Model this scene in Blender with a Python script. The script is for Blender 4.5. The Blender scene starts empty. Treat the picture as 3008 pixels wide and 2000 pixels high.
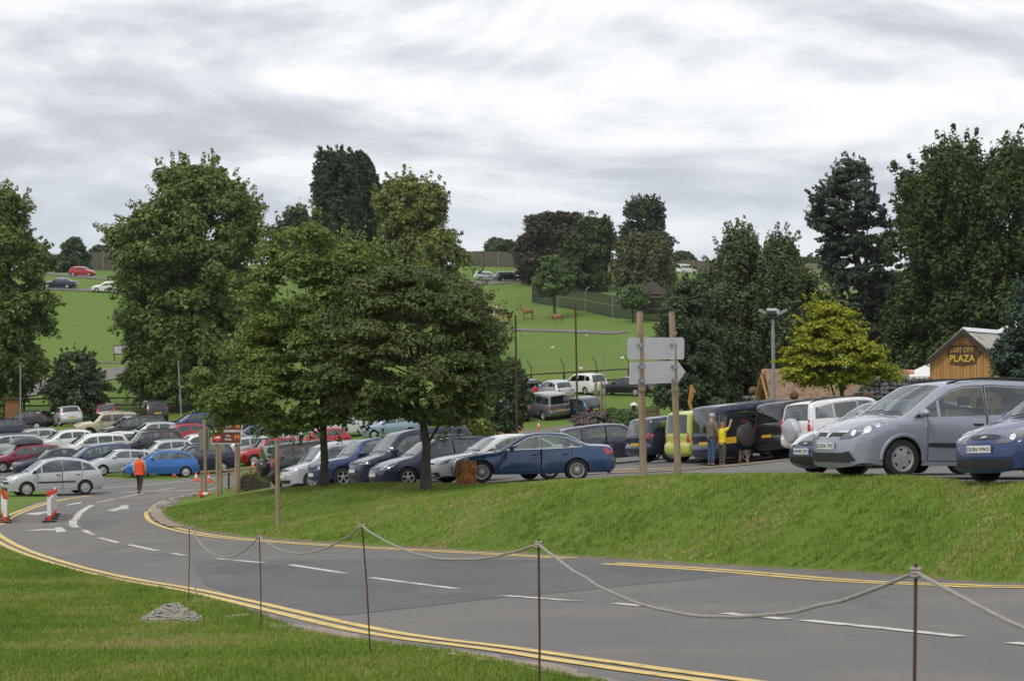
import bpy, bmesh, math, random
import numpy as np
from mathutils import Vector, Matrix, Euler
from mathutils.geometry import delaunay_2d_cdt
from mathutils.bvhtree import BVHTree
R = math.radians
random.seed(7); rng = np.random.default_rng(7)
scene = bpy.context.scene
COL = scene.collection

# ------------------------------------------------------------------ camera, sky, sun, exposure
CZ = 5.0            # camera height above the lowest ground; about 1.45 m above the lawn it stands on
FPX = 6000.0        # focal length in photograph pixels
U0, V0 = 1504.0, 1150.0
cam_d = bpy.data.cameras.new('camera'); cam = bpy.data.objects.new('camera', cam_d); COL.objects.link(cam)
cam.location = (0, 0, CZ); cam.rotation_euler = (R(90), 0, 0)
cam_d.sensor_width = 36.0; cam_d.lens = 36.0 * FPX / 3008.0
cam_d.shift_y = 150.0 / 3008.0
cam_d.clip_start = 0.1; cam_d.clip_end = 9000
cam_d.dof.use_dof = True; cam_d.dof.focus_distance = 26.0; cam_d.dof.aperture_fstop = (cam_d.lens/1000.0)/0.0085
scene.camera = cam
scene.cycles.use_denoising = True
scene.cycles.max_bounces = 6; scene.cycles.transparent_max_bounces = 24
scene.cycles.caustics_reflective = False; scene.cycles.caustics_refractive = False
scene.view_settings.view_transform = 'Standard'; scene.view_settings.look = 'None'
scene.view_settings.exposure = 0.14; scene.view_settings.gamma = 1.0
SUN_EL, SUN_AZ = R(52), R(215)     # azimuth clockwise from +Y
world = bpy.data.worlds.new('World'); scene.world = world; world.use_nodes = True
def build_world():
    nt = world.node_tree; N = nt.nodes; L = nt.links; N.clear()
    def n(t, **k):
        x = N.new(t)
        for a, b in k.items(): setattr(x, a, b)
        return x
    def m(op, a, b=None):
        x = n('ShaderNodeMath', operation=op)
        for i, q in enumerate((a, b)):
            if q is None: continue
            if isinstance(q, (int, float)): x.inputs[i].default_value = q
            else: L.new(q, x.inputs[i])
        return x.outputs[0]
    tc = n('ShaderNodeTexCoord'); sx = n('ShaderNodeSeparateXYZ'); L.new(tc.outputs['Generated'], sx.inputs[0])
    zz = m('MAXIMUM', sx.outputs[2], 0.0)
    # a cloud deck: banks flattened vertically, the same all round the sky
    def noise(sc, vz, detail, rough, off, dist=0.0):
        cx = n('ShaderNodeCombineXYZ'); L.new(sx.outputs[0], cx.inputs[0]); L.new(sx.outputs[1], cx.inputs[1]); L.new(m('MULTIPLY', sx.outputs[2], vz), cx.inputs[2])
        mp = n('ShaderNodeMapping'); mp.inputs['Location'].default_value = off; L.new(cx.outputs[0], mp.inputs[0])
        t = n('ShaderNodeTexNoise'); t.inputs['Scale'].default_value = sc; t.inputs['Detail'].default_value = detail
        t.inputs['Roughness'].default_value = rough; t.inputs['Distortion'].default_value = dist
        L.new(mp.outputs[0], t.inputs['Vector']); return t.outputs['Fac']
    O1 = (0.35, 0.10, 0.62); a = noise(3.3, 3.6, 8, 0.55, O1, 0.3); up = noise(3.3, 3.6, 8, 0.55, (O1[0], O1[1], O1[2]+0.055), 0.3)
    c = noise(2.1, 4.2, 3, 0.5, (1.7, 0.4, 0.15)); d = noise(13.0, 2.6, 6, 0.6, (0.2, 0.9, 0.3))
    f = m('ADD', m('ADD', m('MULTIPLY', a, 0.42), m('MULTIPLY', c, 0.55)), m('ADD', m('MULTIPLY', m('SUBTRACT', a, up), 0.75), m('MULTIPLY', d, 0.10)))
    ramp = n('ShaderNodeValToRGB'); L.new(f, ramp.inputs[0])
    e = ramp.color_ramp.elements
    e[0].position = 0.375; e[0].color = (0.48, 0.50, 0.555, 1)
    e[1].position = 0.625; e[1].color = (1.0, 1.0, 1.0, 1)
    x = e.new(0.45); x.color = (0.56, 0.585, 0.635, 1)
    x = e.new(0.515); x.color = (0.73, 0.755, 0.80, 1)
    x = e.new(0.57); x.color = (0.92, 0.93, 0.945, 1)
    # distant layers near the horizon lose contrast and turn a little bluer
    hz = n('ShaderNodeMapRange'); L.new(zz, hz.inputs[0]); hz.inputs[1].default_value = 0.06; hz.inputs[2].default_value = 0.12
    hz.inputs[3].default_value = 0.40; hz.inputs[4].default_value = 0.0
    mx = n('ShaderNodeMixRGB'); L.new(hz.outputs[0], mx.inputs[0]); L.new(ramp.outputs[0], mx.inputs[1]); mx.inputs[2].default_value = (0.64, 0.72, 0.81, 1)
    sky = n('ShaderNodeTexSky'); sky.sky_type = 'NISHITA'; sky.sun_disc = False
    sky.sun_elevation = SUN_EL; sky.sun_rotation = SUN_AZ
    bg1 = n('ShaderNodeBackground'); L.new(sky.outputs[0], bg1.inputs[0]); bg1.inputs[1].default_value = 0.05
    bg2 = n('ShaderNodeBackground'); L.new(mx.outputs[0], bg2.inputs[0]); bg2.inputs[1].default_value = 1.06
    ms = n('ShaderNodeMixShader'); ms.inputs[0].default_value = 0.93
    L.new(bg1.outputs[0], ms.inputs[1]); L.new(bg2.outputs[0], ms.inputs[2])
    o = n('ShaderNodeOutputWorld'); L.new(ms.outputs[0], o.inputs[0])
build_world()
sun_d = bpy.data.lights.new('sun', 'SUN'); sun_d.energy = 1.3; sun_d.angle = R(14); sun_d.color = (1, 0.96, 0.9)
sun = bpy.data.objects.new('sun', sun_d); COL.objects.link(sun); sun.location = (-30, -20, 80)
sd = Vector((math.sin(SUN_AZ)*math.cos(SUN_EL), math.cos(SUN_AZ)*math.cos(SUN_EL), math.sin(SUN_EL)))
sun.rotation_euler = sd.to_track_quat('Z', 'Y').to_euler()

# ------------------------------------------------------------------ materials
MATS = {}
def nodes_mat(name):
    m = bpy.data.materials.new(name); m.use_nodes = True
    nt = m.node_tree; p = nt.nodes['Principled BSDF']
    return m, nt, p
def mat(name, col, rough=0.6, metal=0.0, var=0.0, scale=8.0, spec=0.5, coat=0.0, bump=0.0, col2=None, detail=4, stretch=(1, 1, 1), trans=0.0):
    """Principled with noise-driven colour variation in object space."""
    if name in MATS: return MATS[name]
    m, nt, p = nodes_mat(name); N, L = nt.nodes, nt.links
    p.inputs['Roughness'].default_value = rough; p.inputs['Metallic'].default_value = metal
    p.inputs['Specular IOR Level'].default_value = spec
    if coat: p.inputs['Coat Weight'].default_value = coat; p.inputs['Coat Roughness'].default_value = 0.04
    if var or col2 or bump:
        tc = N.new('ShaderNodeTexCoord'); mp = N.new('ShaderNodeMapping'); mp.inputs['Scale'].default_value = stretch
        L.new(tc.outputs['Object'], mp.inputs[0])
        t = N.new('ShaderNodeTexNoise'); t.inputs['Scale'].default_value = scale; t.inputs['Detail'].default_value = detail
        t.inputs['Roughness'].default_value = 0.62
        L.new(mp.outputs[0], t.inputs['Vector'])
        rp = N.new('ShaderNodeValToRGB'); L.new(t.outputs['Fac'], rp.inputs[0])
        c2 = col2 if col2 else tuple(min(1, c*(1+var)) for c in col)
        c1 = col if col2 else tuple(c*(1-var) for c in col)
        rp.color_ramp.elements[0].position = 0.32; rp.color_ramp.elements[0].color = (*c1, 1)
        rp.color_ramp.elements[1].position = 0.68; rp.color_ramp.elements[1].color = (*c2, 1)
        L.new(rp.outputs[0], p.inputs['Base Color'])
        if bump:
            b = N.new('ShaderNodeBump'); b.inputs['Strength'].default_value = bump; b.inputs['Distance'].default_value = 0.02
            L.new(t.outputs['Fac'], b.inputs['Height']); L.new(b.outputs[0], p.inputs['Normal'])
    else:
        p.inputs['Base Color'].default_value = (*col, 1)
    MATS[name] = m
    return m
def layered_mat(name, layers, rough=0.9, bump=0.3, bump_scale=60, space='Object', spec=0.3):
    """base colour then list of (colour, noise scale, lo, hi, stretch) mixed over it."""
    m, nt, p = nodes_mat(name); N, L = nt.nodes, nt.links
    p.inputs['Roughness'].default_value = rough; p.inputs['Specular IOR Level'].default_value = spec
    tc = N.new('ShaderNodeTexCoord'); prev = None
    for i, ly in enumerate(layers):
        if i == 0:
            rgb = N.new('ShaderNodeRGB'); rgb.outputs[0].default_value = (*ly, 1); prev = rgb.outputs[0]; continue
        col, sc, lo, hi, st = ly
        mp = N.new('ShaderNodeMapping'); mp.inputs['Scale'].default_value = st; mp.inputs['Location'].default_value = (i*3.7, i*1.9, 0)
        L.new(tc.outputs[space], mp.inputs[0])
        t = N.new('ShaderNodeTexNoise'); t.inputs['Scale'].default_value = sc; t.inputs['Detail'].default_value = 6; t.inputs['Roughness'].default_value = 0.65
        L.new(mp.outputs[0], t.inputs['Vector'])
        mr = N.new('ShaderNodeMapRange'); L.new(t.outputs['Fac'], mr.inputs[0]); mr.inputs[1].default_value = lo; mr.inputs[2].default_value = hi
        mx = N.new('ShaderNodeMixRGB'); L.new(mr.outputs[0], mx.inputs[0]); L.new(prev, mx.inputs[1]); mx.inputs[2].default_value = (*col, 1)
        prev = mx.outputs[0]
    L.new(prev, p.inputs['Base Color'])
    if bump:
        t = N.new('ShaderNodeTexNoise'); t.inputs['Scale'].default_value = bump_scale; t.inputs['Detail'].default_value = 4
        L.new(tc.outputs[space], t.inputs['Vector'])
        b = N.new('ShaderNodeBump'); b.inputs['Strength'].default_value = bump; b.inputs['Distance'].default_value = 0.03
        L.new(t.outputs['Fac'], b.inputs['Height']); L.new(b.outputs[0], p.inputs['Normal'])
    MATS[name] = m
    return m
M_grass = layered_mat('grass', [(0.104, 0.176, 0.019),
    ((0.145, 0.212, 0.026), 0.22, 0.40, 0.66, (1, 1, 1)),
    ((0.066, 0.140, 0.015), 0.7, 0.52, 0.74, (1, 0.35, 1)),
    ((0.165, 0.200, 0.040), 0.045, 0.48, 0.70, (1, 0.6, 1)),
    ((0.070, 0.142, 0.016), 0.11, 0.55, 0.72, (1, 0.45, 1)),
    ((0.175, 0.180, 0.055), 0.45, 0.60, 0.80, (1, 0.8, 1)),
    ((0.118, 0.188, 0.022), 5.0, 0.35, 0.65, (1, 1, 1)),
    ((0.060, 0.112, 0.016), 26.0, 0.50, 0.75, (1, 1, 1))], rough=0.95, bump=0.6, bump_scale=30)
M_asphalt = layered_mat('asphalt', [(0.190, 0.178, 0.165),
    ((0.150, 0.143, 0.136), 0.16, 0.40, 0.60, (1, 0.5, 1)),
    ((0.225, 0.205, 0.182), 0.35, 0.50, 0.68, (0.6, 1, 1)),
    ((0.105, 0.102, 0.100), 0.55, 0.56, 0.74, (1, 0.22, 1)),
    ((0.090, 0.087, 0.085), 1.7, 0.62, 0.78, (1, 0.5, 1)),
    ((0.150, 0.140, 0.130), 9.0, 0.42, 0.68, (1, 1, 1)),
    ((0.250, 0.235, 0.215), 38.0, 0.56, 0.72, (1, 1, 1)),
    ((0.060, 0.058, 0.057), 55.0, 0.60, 0.76, (1, 1, 1))], rough=0.85, bump=0.35, bump_scale=70)
M_patch = layered_mat('asphalt_repair', [(0.138, 0.136, 0.137),
    ((0.100, 0.100, 0.102), 0.5, 0.44, 0.64, (1, 0.5, 1)),
    ((0.172, 0.165, 0.157), 1.2, 0.52, 0.72, (1, 0.4, 1)),
    ((0.078, 0.076, 0.076), 1.6, 0.60, 0.76, (1, 0.3, 1)),
    ((0.120, 0.118, 0.117), 12.0, 0.42, 0.68, (1, 1, 1)),
    ((0.200, 0.192, 0.182), 45.0, 0.58, 0.74, (1, 1, 1))], rough=0.85, bump=0.35, bump_scale=70)
M_soil = layered_mat('soil_verge', [(0.17, 0.125, 0.085), ((0.24, 0.19, 0.13), 3.0, 0.45, 0.65, (1, 1, 1)), ((0.05, 0.07, 0.02), 6.0, 0.55, 0.7, (1, 1, 1))], bump=0.6, bump_scale=40)
M_kerbgravel = layered_mat('gravel_edge', [(0.34, 0.27, 0.22), ((0.22, 0.17, 0.13), 5.0, 0.45, 0.68, (1, 1, 1)), ((0.42, 0.36, 0.30), 18.0, 0.5, 0.7, (1, 1, 1))], bump=0.5, bump_scale=50)
def worn_paint(name, col, wear_lo, wear_hi, scale=4.0):
    m = layered_mat(name, [col, (tuple(c*0.80 for c in col), 2.0, 0.45, 0.7, (1, 1, 1)), ((0.16, 0.145, 0.13), scale, wear_lo, wear_hi, (1, 1, 1))], rough=0.7, bump=0.1)
    return m
M_white = worn_paint('white_road_paint', (0.60, 0.57, 0.52), 0.54, 0.62, 2.6)
M_yellow = worn_paint('yellow_road_paint', (0.70, 0.51, 0.18), 0.60, 0.68, 3.5)
M_tan = worn_paint('faded_lot_line', (0.42, 0.31, 0.19), 0.47, 0.58, 2.5)

# ------------------------------------------------------------------ object helpers
def link(o, parent=None):
    COL.objects.link(o)
    if parent is not None: o.parent = parent
    return o
def tag(o, label=None, cat=None, group=None, kind=None):
    if label: o['label'] = label
    if cat: o['category'] = cat
    if group: o['group'] = group
    if kind: o['kind'] = kind
    return o
def empty(name, loc=(0, 0, 0), rz=0.0, label=None, cat=None, group=None):
    o = bpy.data.objects.new(name, None); o.empty_display_size = 0.3
    o.location = loc; o.rotation_euler = (0, 0, rz); link(o)
    return tag(o, label, cat, group)
def set_smooth(me, angle=None):
    me.polygons.foreach_set('use_smooth', np.ones(len(me.polygons), dtype=bool))
    if angle is not None:
        me.set_sharp_from_angle(angle=R(angle))
def mesh_np(name, V, F, mats, smooth=False):
    """V (n,3) floats, F (m,k) ints with constant k."""
    me = bpy.data.meshes.new(name); V = np.asarray(V, dtype=np.float32); F = np.asarray(F, dtype=np.int32)
    n, k = F.shape
    me.vertices.add(len(V)); me.vertices.foreach_set('co', V.ravel())
    me.loops.add(n*k); me.loops.foreach_set('vertex_index', F.ravel())
    me.polygons.add(n); me.polygons.foreach_set('loop_start', np.arange(0, n*k, k, dtype=np.int32))
    me.polygons.foreach_set('loop_total', np.full(n, k, dtype=np.int32))
    me.update(calc_edges=True)
    for m in (mats if isinstance(mats, (list, tuple)) else [mats]): me.materials.append(m)
    if smooth: set_smooth(me)
    return me
def mobj(name, me, parent=None, loc=None, rot=None):
    o = bpy.data.objects.new(name, me); link(o, parent)
    if loc is not None: o.location = loc
    if rot is not None: o.rotation_euler = rot
    return o
def pyobj(name, V, F, m, parent=None, smooth=False, angle=None):
    me = bpy.data.meshes.new(name); me.from_pydata([tuple(v) for v in V], [], F); me.update()
    me.materials.append(m)
    if smooth: set_smooth(me, angle)
    return mobj(name, me, parent)
class MB:
    """collects simple solids, then becomes ONE mesh object"""
    def __init__(s): s.V = []; s.F = []
    def add(s, V, F):
        b = len(s.V); s.V += [tuple(v) for v in V]; s.F += [tuple(i+b for i in f) for f in F]; return s
    def box(s, c, d, M=None, bev=0.0):
        x, y, z = d[0]/2, d[1]/2, d[2]/2
        P = [(-x, -y, -z), (x, -y, -z), (x, y, -z), (-x, y, -z), (-x, -y, z), (x, -y, z), (x, y, z), (-x, y, z)]
        P = [Vector(p) for p in P]
        if M is not None: P = [M @ p for p in P]
        c = Vector(c); P = [p+c for p in P]
        return s.add(P, [(0, 3, 2, 1), (4, 5, 6, 7), (0, 1, 5, 4), (1, 2, 6, 5), (2, 3, 7, 6), (3, 0, 4, 7)])
    def tube(s, pts, rad, seg=8, cap=True, squash=None):
        pts = [Vector(p) for p in pts]; n = len(pts)
        if not hasattr(rad, '__len__'): rad = [rad]*n
        V = []; F = []
        prev = None
        for i, p in enumerate(pts):
            t = (pts[min(i+1, n-1)]-pts[max(i-1, 0)]).normalized()
            if prev is None:
                a = Vector((1, 0, 0)) if abs(t.x) < 0.8 else Vector((0, 1, 0))
            else: a = prev
            a = (a - t*a.dot(t)).normalized(); b = t.cross(a); prev = a
            for k in range(seg):
                th = 2*math.pi*k/seg
                V.append(p + (a*math.cos(th) + b*math.sin(th))*rad[i])
        for i in range(n-1):
            for k in range(seg):
                F.append((i*seg+k, i*seg+(k+1) % seg, (i+1)*seg+(k+1) % seg, (i+1)*seg+k))
        if cap: F.append(tuple(range(seg-1, -1, -1))); F.append(tuple((n-1)*seg+k for k in range(seg)))
        return s.add(V, F)
    def lathe(s, prof, seg=16, c=(0, 0, 0), axis='Z', a0=0, a1=2*math.pi):
        full = abs(a1-a0-2*math.pi) < 1e-6
        V = []; F = []; n = len(prof); kk = seg if full else seg+1
        for k in range(kk):
            th = a0+(a1-a0)*k/seg
            for r, z in prof:
                if axis == 'Z': q = (r*math.cos(th), r*math.sin(th), z)
                elif axis == 'Y': q = (r*math.cos(th), z, r*math.sin(th))
                else: q = (z, r*math.cos(th), r*math.sin(th))
                V.append((q[0]+c[0], q[1]+c[1], q[2]+c[2]))
        for k in range(seg):
            k2 = (k+1) % kk
            for i in range(n-1):
                F.append((k*n+i, k2*n+i, k2*n+i+1, k*n+i+1))
        return s.add(V, F)
    def prism(s, poly, y0, y1, plane='XZ'):
        n = len(poly)
        def q(p, y): return (p[0], y, p[1]) if plane == 'XZ' else ((p[0], p[1], y) if plane == 'XY' else (y, p[0], p[1]))
        V = [q(p, y0) for p in poly]+[q(p, y1) for p in poly]
        F = [tuple(range(n)), tuple(range(2*n-1, n-1, -1))]+[(i, i+n, (i+1) % n+n, (i+1) % n) for i in range(n)]
        return s.add(V, F)
    def ellipsoid(s, c, r, seg=12, rings=8, jit=0.0):
        V = []; F = []
        for i in range(rings+1):
            ph = math.pi*i/rings
            for k in range(seg):
                th = 2*math.pi*k/seg; j = 1+random.uniform(-jit, jit)
                V.append((c[0]+r[0]*math.sin(ph)*math.cos(th)*j, c[1]+r[1]*math.sin(ph)*math.sin(th)*j, c[2]+r[2]*math.cos(ph)*j))
        for i in range(rings):
            for k in range(seg):
                F.append((i*seg+k, (i+1)*seg+k, (i+1)*seg+(k+1) % seg, i*seg+(k+1) % seg))
        return s.add(V, F)
    def build(s, name, m, parent=None, smooth=False, angle=40):
        me = bpy.data.meshes.new(name); me.from_pydata(s.V, [], s.F); me.update()
        bm = bmesh.new(); bm.from_mesh(me); bmesh.ops.remove_doubles(bm, verts=bm.verts, dist=1e-5)
        bmesh.ops.recalc_face_normals(bm, faces=bm.faces); bm.to_mesh(me); bm.free()
        me.materials.append(m)
        if smooth: set_smooth(me, angle)
        return mobj(name, me, parent)

# ------------------------------------------------------------------ the lie of the land
def P(u, v, Y): return ((u-U0)/FPX*Y, Y, CZ-(v-V0)/FPX*Y)
def X(u, Y): return (u-U0)/FPX*Y
far_pts = [P(*q) for q in [
    (60, 1268, 152), (200, 1252, 150), (450, 1240, 155), (500, 1215, 168), (300, 1120, 190), (370, 1085, 200), (365, 1065, 212), (250, 960, 245),
    (170, 848, 285), (240, 812, 310), (330, 795, 345), (-300, 1010, 220), (-400, 820, 310), (-300, 1270, 150), (-700, 1290, 150),
    (1630, 1172, 156), (1600, 1235, 146), (1800, 1170, 158), (1600, 1125, 178), (1600, 1060, 205), (1600, 972, 250), (1545, 944, 272), (1639, 948, 264), (1462, 955, 267), (1500, 862, 320), (1450, 827, 350), (1450, 785, 385),
    (1600, 893, 297), (1720, 915, 279), (1850, 942, 258), (1930, 950, 250), (900, 1100, 190), (900, 960, 245), (900, 830, 320), (900, 775, 390),
    (2430, 884, 330), (2430, 851, 350), (2430, 815, 420), (2430, 792, 480), (3300, 900, 330), (3300, 800, 480), (2000, 830, 350), (2000, 795, 450)]]
far_pts += [(-150, 600, CZ+26), (0, 620, CZ+28), (150, 600, CZ+33), (-400, 900, CZ+22), (0, 950, CZ+24), (400, 900, CZ+28), (-900, 2200, CZ+20), (0, 2400, CZ+20), (900, 2300, CZ+25), (-300, 300, CZ+12), (300, 300, CZ+12)]
low_pts = [(0, -15, CZ-1.25), (-20, -10, CZ-1.4), (20, -10, CZ-1.3), (-25, 20, CZ-2.5), (-30, 60, CZ-4.0), (14, 12, CZ-1.75)]
low_pts += [P(*q) for q in [(2672, 2990, 5.4), (1582, 2172, 10.8), (1080, 1939, 15.6), (762, 1862, 21.0), (553, 1786, 25.8)]]
low_pts += [(x, y, CZ-z) for x, y, z in [(3.5, 14, 1.93), (0.3, 19, 2.28), (7.6, 25, 2.36), (5.6, 30, 2.76), (2, 36, 3.02), (-3, 42, 3.28), (-9, 52, 3.6), (-14, 50, 3.6), (-6, 32, 3.0), (-12, 35, 3.2)]]
low_pts += [P(*q) for q in [(130, 1535, 65), (-200, 1540, 64), (480, 1500, 64), (600, 1445, 88), (105, 1455, 91), (-300, 1450, 92), (410, 1450, 90), (330, 1399, 112), (460, 1402, 112), (100, 1398, 117), (-200, 1396, 117), (560, 1398, 114),
    (760, 1425, 90), (790, 1362, 118), (1000, 1345, 118), (430, 1340, 126), (190, 1338, 128), (310, 1290, 140), (560, 1296, 138), (0, 1310, 136), (1000, 1290, 138), (1150, 1292, 134), (1400, 1290, 122), (1500, 1276, 127), (1680, 1250, 133)]]
up_pts = [(x, y, CZ-z) for x, y, z in [(8.6, 33, 1.50), (7.2, 36.8, 1.56), (7.0, 40.5, 1.66), (12, 33, 1.45), (14, 42, 1.6), (7.5, 31.0, 1.40), (6.5, 34, 1.48), (5.15, 39, 1.63), (2.9, 46, 1.96), (.86, 54, 2.43), (9.5, 28, 1.32), (13, 25, 1.15)]]
up_pts += [P(*q) for q in [(1250, 1437, 58), (955, 1433, 60), (1430, 1420, 60.5), (1710, 1412, 61), (1180, 1432, 66), (880, 1441, 74), (800, 1436, 84), (2090, 1365, 68), (1950, 1367, 69), (2330, 1347, 64), (1775, 1366, 76),
    (815, 1527, 50), (633, 1461, 80), (693, 1450, 84), (700, 1545, 54), (1100, 1500, 52)]]
up_pts += [(X(1600, 100), 100, CZ-2.75), (X(2000, 90), 90, CZ-2.3), (X(2300, 88), 88, CZ-1.9), (X(2800, 90), 90, CZ-1.2), (X(3300, 90), 90, CZ-0.8), (X(2000, 125), 125, CZ-1.7), (X(2600, 140), 140, CZ-0.6), (X(1900, 140), 140, CZ-1.9),
    (X(3400, 60), 60, CZ-1.2), (X(1500, 127), 127, CZ-2.66), (X(1680, 133), 133, CZ-2.2), (X(1300, 110), 110, CZ-3.4), (X(1000, 100), 100, CZ-3.9)]
class Surf:
    def __init__(s, pts, c=1.5):
        p = np.array(pts); s.p = p[:, :2]/10; s.c = c/10; n = len(p)
        A = s.phi(s.p, s.p) + np.eye(n)*-0.02
        T = np.c_[np.ones(n), s.p]
        K = np.block([[A, T], [T.T, np.zeros((3, 3))]])
        w = np.linalg.solve(K, np.r_[p[:, 2], 0, 0, 0]); s.w = w[:n]; s.a = w[n:]
    def phi(s, a, b): return -np.sqrt(((a[:, None]-b[None])**2).sum(-1)+s.c**2)
    def __call__(s, x, y):
        x = np.asarray(x, float); y = np.asarray(y, float); sh = x.shape
        q = np.c_[x.ravel(), y.ravel()]/10; out = np.empty(len(q))
        for i in range(0, len(q), 20000):
            b = q[i:i+20000]; out[i:i+20000] = s.phi(b, s.p)@s.w + s.a[0] + b@s.a[1:]
        return out.reshape(sh)
S_low = Surf(low_pts+far_pts); S_up = Surf(up_pts+far_pts)
YS = np.geomspace(4, 600, 2600)
def on_low(u, v, surf=None):
    """photo pixel -> point of the low ground (road and lawn) it looks at"""
    xs = (u-U0)/FPX*YS; zr = CZ-(v-V0)/FPX*YS
    g = (surf or S_low)(xs, YS) - zr
    k = np.argmax(g > 0)
    if k == 0: k = 1
    t = g[k-1]/(g[k-1]-g[k]); Y = YS[k-1]+t*(YS[k]-YS[k-1])
    return ((u-U0)/FPX*Y, Y)
DD = 3008/2358.0
def dpts(l): return [on_low(a*DD, b*DD) for a, b in l]
def seg_dist(x, y, poly, closed=False):
    d = np.full(x.shape, 1e9); n = len(poly)
    for i in range(n if closed else n-1):
        ax, ay = poly[i]; bx, by = poly[(i+1) % n]
        vx, vy = bx-ax, by-ay; L2 = vx*vx+vy*vy+1e-12
        t = np.clip(((x-ax)*vx+(y-ay)*vy)/L2, 0, 1)
        d = np.minimum(d, (x-ax-t*vx)**2+(y-ay-t*vy)**2)
    return np.sqrt(d)
def inside(x, y, poly):
    c = np.zeros(x.shape, bool); n = len(poly)
    for i in range(n):
        ax, ay = poly[i]; bx, by = poly[(i+1) % n]
        if ay == by: continue
        k = ((ay > y) != (by > y)) & (x < (bx-ax)*(y-ay)/(by-ay)+ax)
        c ^= k
    return c
def chaikin(p, it=2):
    for _ in range(it):
        q = [p[0]]
        for a, b in zip(p[:-1], p[1:]):
            q.append((a[0]*.75+b[0]*.25, a[1]*.75+b[1]*.25)); q.append((a[0]*.25+b[0]*.75, a[1]*.25+b[1]*.75))
        q.append(p[-1]); p = q
    return p
# foot of the grass bank, from the right round the island's tip and along the road behind the parked row
bank_px = [(2358, 1343), (2095, 1319), (1700, 1302), (1400, 1283), (1240, 1273), (1000, 1262), (830, 1253), (620, 1240), (500, 1226), (430, 1211), (392, 1194), (377, 1178), (381, 1165), (402, 1152), (436, 1144), (480, 1134)]
bank_line = [(22, 6), (13.5, 17.0)] + chaikin(dpts(bank_px), 2)
back_line = [(X(640, 89), 89), (X(800, 92), 92), (X(1000, 99), 99), (X(1250, 109), 109), (X(1440, 118), 118), (X(1560, 124), 124), (X(1680, 129.5), 129.5), (X(1800, 136), 136), (X(2000, 150), 150)]
ISLAND = bank_line + back_line + [(60, 165), (140, 165), (140, -5), (40, -5)]
edge_line = bank_line + back_line
def H(x, y):
    x = np.atleast_1d(np.asarray(x, float)); y = np.atleast_1d(np.asarray(y, float))
    lo = S_low(x, y); up = S_up(x, y)
    ins = inside(x, y, ISLAND); d = np.where(ins, seg_dist(x, y, edge_line), 0)
    t = np.clip(d/(3.1-1.0*np.clip((x-1)/5, 0, 1)), 0, 1); s = 1-(1-t)**1.7
    s = s*s*(3-2*s)*0.35+s*0.65
    return lo + np.maximum(up-lo, 0.0*lo-2)*s
def h(x, y): return float(H(x, y)[0])
def G(u, Y): x = X(u, Y); return (x, Y, h(x, Y))
# ------------------------------------------------------------------ ground, roads, markings
road_near = [(2700, 1830), (1900, 1690), (1500, 1612), (1300, 1569), (1130, 1532), (1000, 1510), (857, 1492), (720, 1467), (645, 1444), (600, 1424), (560, 1409), (430, 1372), (300, 1349), (200, 1326), (100, 1299), (40, 1279), (0, 1262), (-60, 1250), (-300, 1262)]
road_left = [(-300, 1222), (-60, 1205), (0, 1189), (35, 1175), (75, 1157), (110, 1146), (140, 1139), (118, 1133), (60, 1126), (0, 1117), (-300, 1118)]
road_back = [(-300, 1085), (0, 1083), (120, 1086), (227, 1098), (304, 1103), (395, 1105), (443, 1099), (481, 1093), (507, 1088), (597, 1080), (680, 1068)]
rb2 = [(X(1000, 108), 108), (X(1250, 116), 116)] + [on_low(*q) for q in [(1380, 1290), (1473, 1273), (1600, 1258), (1675, 1248)]] + [(X(1790, 140), 140)]
ROAD = dpts(road_near) + dpts(road_left) + dpts(road_back) + rb2 + list(reversed([(p[0], p[1]) for p in back_line[:-1]])) + [(a, b) for a, b in reversed(bank_line)]
LOT = [(X(u, Y), Y) for u, Y in [(820, 71), (1000, 63.2), (1250, 60.8), (1500, 58.3), (1700, 53.3), (1890, 48), (2100, 43.6), (2300, 40.2), (2500, 37.2), (2650, 35.2), (2830, 33.0), (3008, 31.4), (3600, 27.5),
    (3700, 50), (2900, 66), (2500, 72), (2100, 78), (1800, 84), (1500, 88), (1100, 90), (800, 88.5), (770, 80)]]
def terrain():
    rows = np.concatenate([np.linspace(-8, 6, 12, endpoint=False), np.geomspace(6, 150, 470), np.geomspace(150.8, 460, 170)[0:], np.geomspace(465, 3200, 40)])
    cols = np.concatenate([np.linspace(-0.62, -0.27, 30, endpoint=False), np.linspace(-0.27, 0.27, 300), np.linspace(0.27, 0.62, 31)[1:]])
    YY, TT = np.meshgrid(rows, cols, indexing='ij'); XX = TT*(YY+12)
    Z = H(XX.ravel(), YY.ravel()).reshape(XX.shape)
    x, y = XX.ravel(), YY.ravel()
    m = inside(x, y, ROAD) & (y < 150); m2 = inside(x, y, LOT)
    dr = np.where(m, seg_dist(x, y, ROAD, True), np.where(m2, seg_dist(x, y, LOT, True), 0))
    drop = 0.16*np.clip((dr-0.10)/0.30, 0, 1)
    # tufty unevenness of the turf
    bump = 0.018*np.sin(x*2.1+y*1.3)*np.sin(y*1.7-x*0.6) + rng.normal(0, 0.006, x.shape)*(y < 70)
    Zf = Z.ravel()+0.02-drop+np.where(m | m2, 0, bump)
    nr, nc = XX.shape
    V = np.c_[x, y, Zf]
    i = np.arange(nr*nc).reshape(nr, nc)
    F = np.stack([i[:-1, :-1], i[:-1, 1:], i[1:, 1:], i[1:, :-1]], -1).reshape(-1, 4)
    o = mobj('ground', mesh_np('ground', V, F, M_grass, True)); o['kind'] = 'structure'
terrain()
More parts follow.
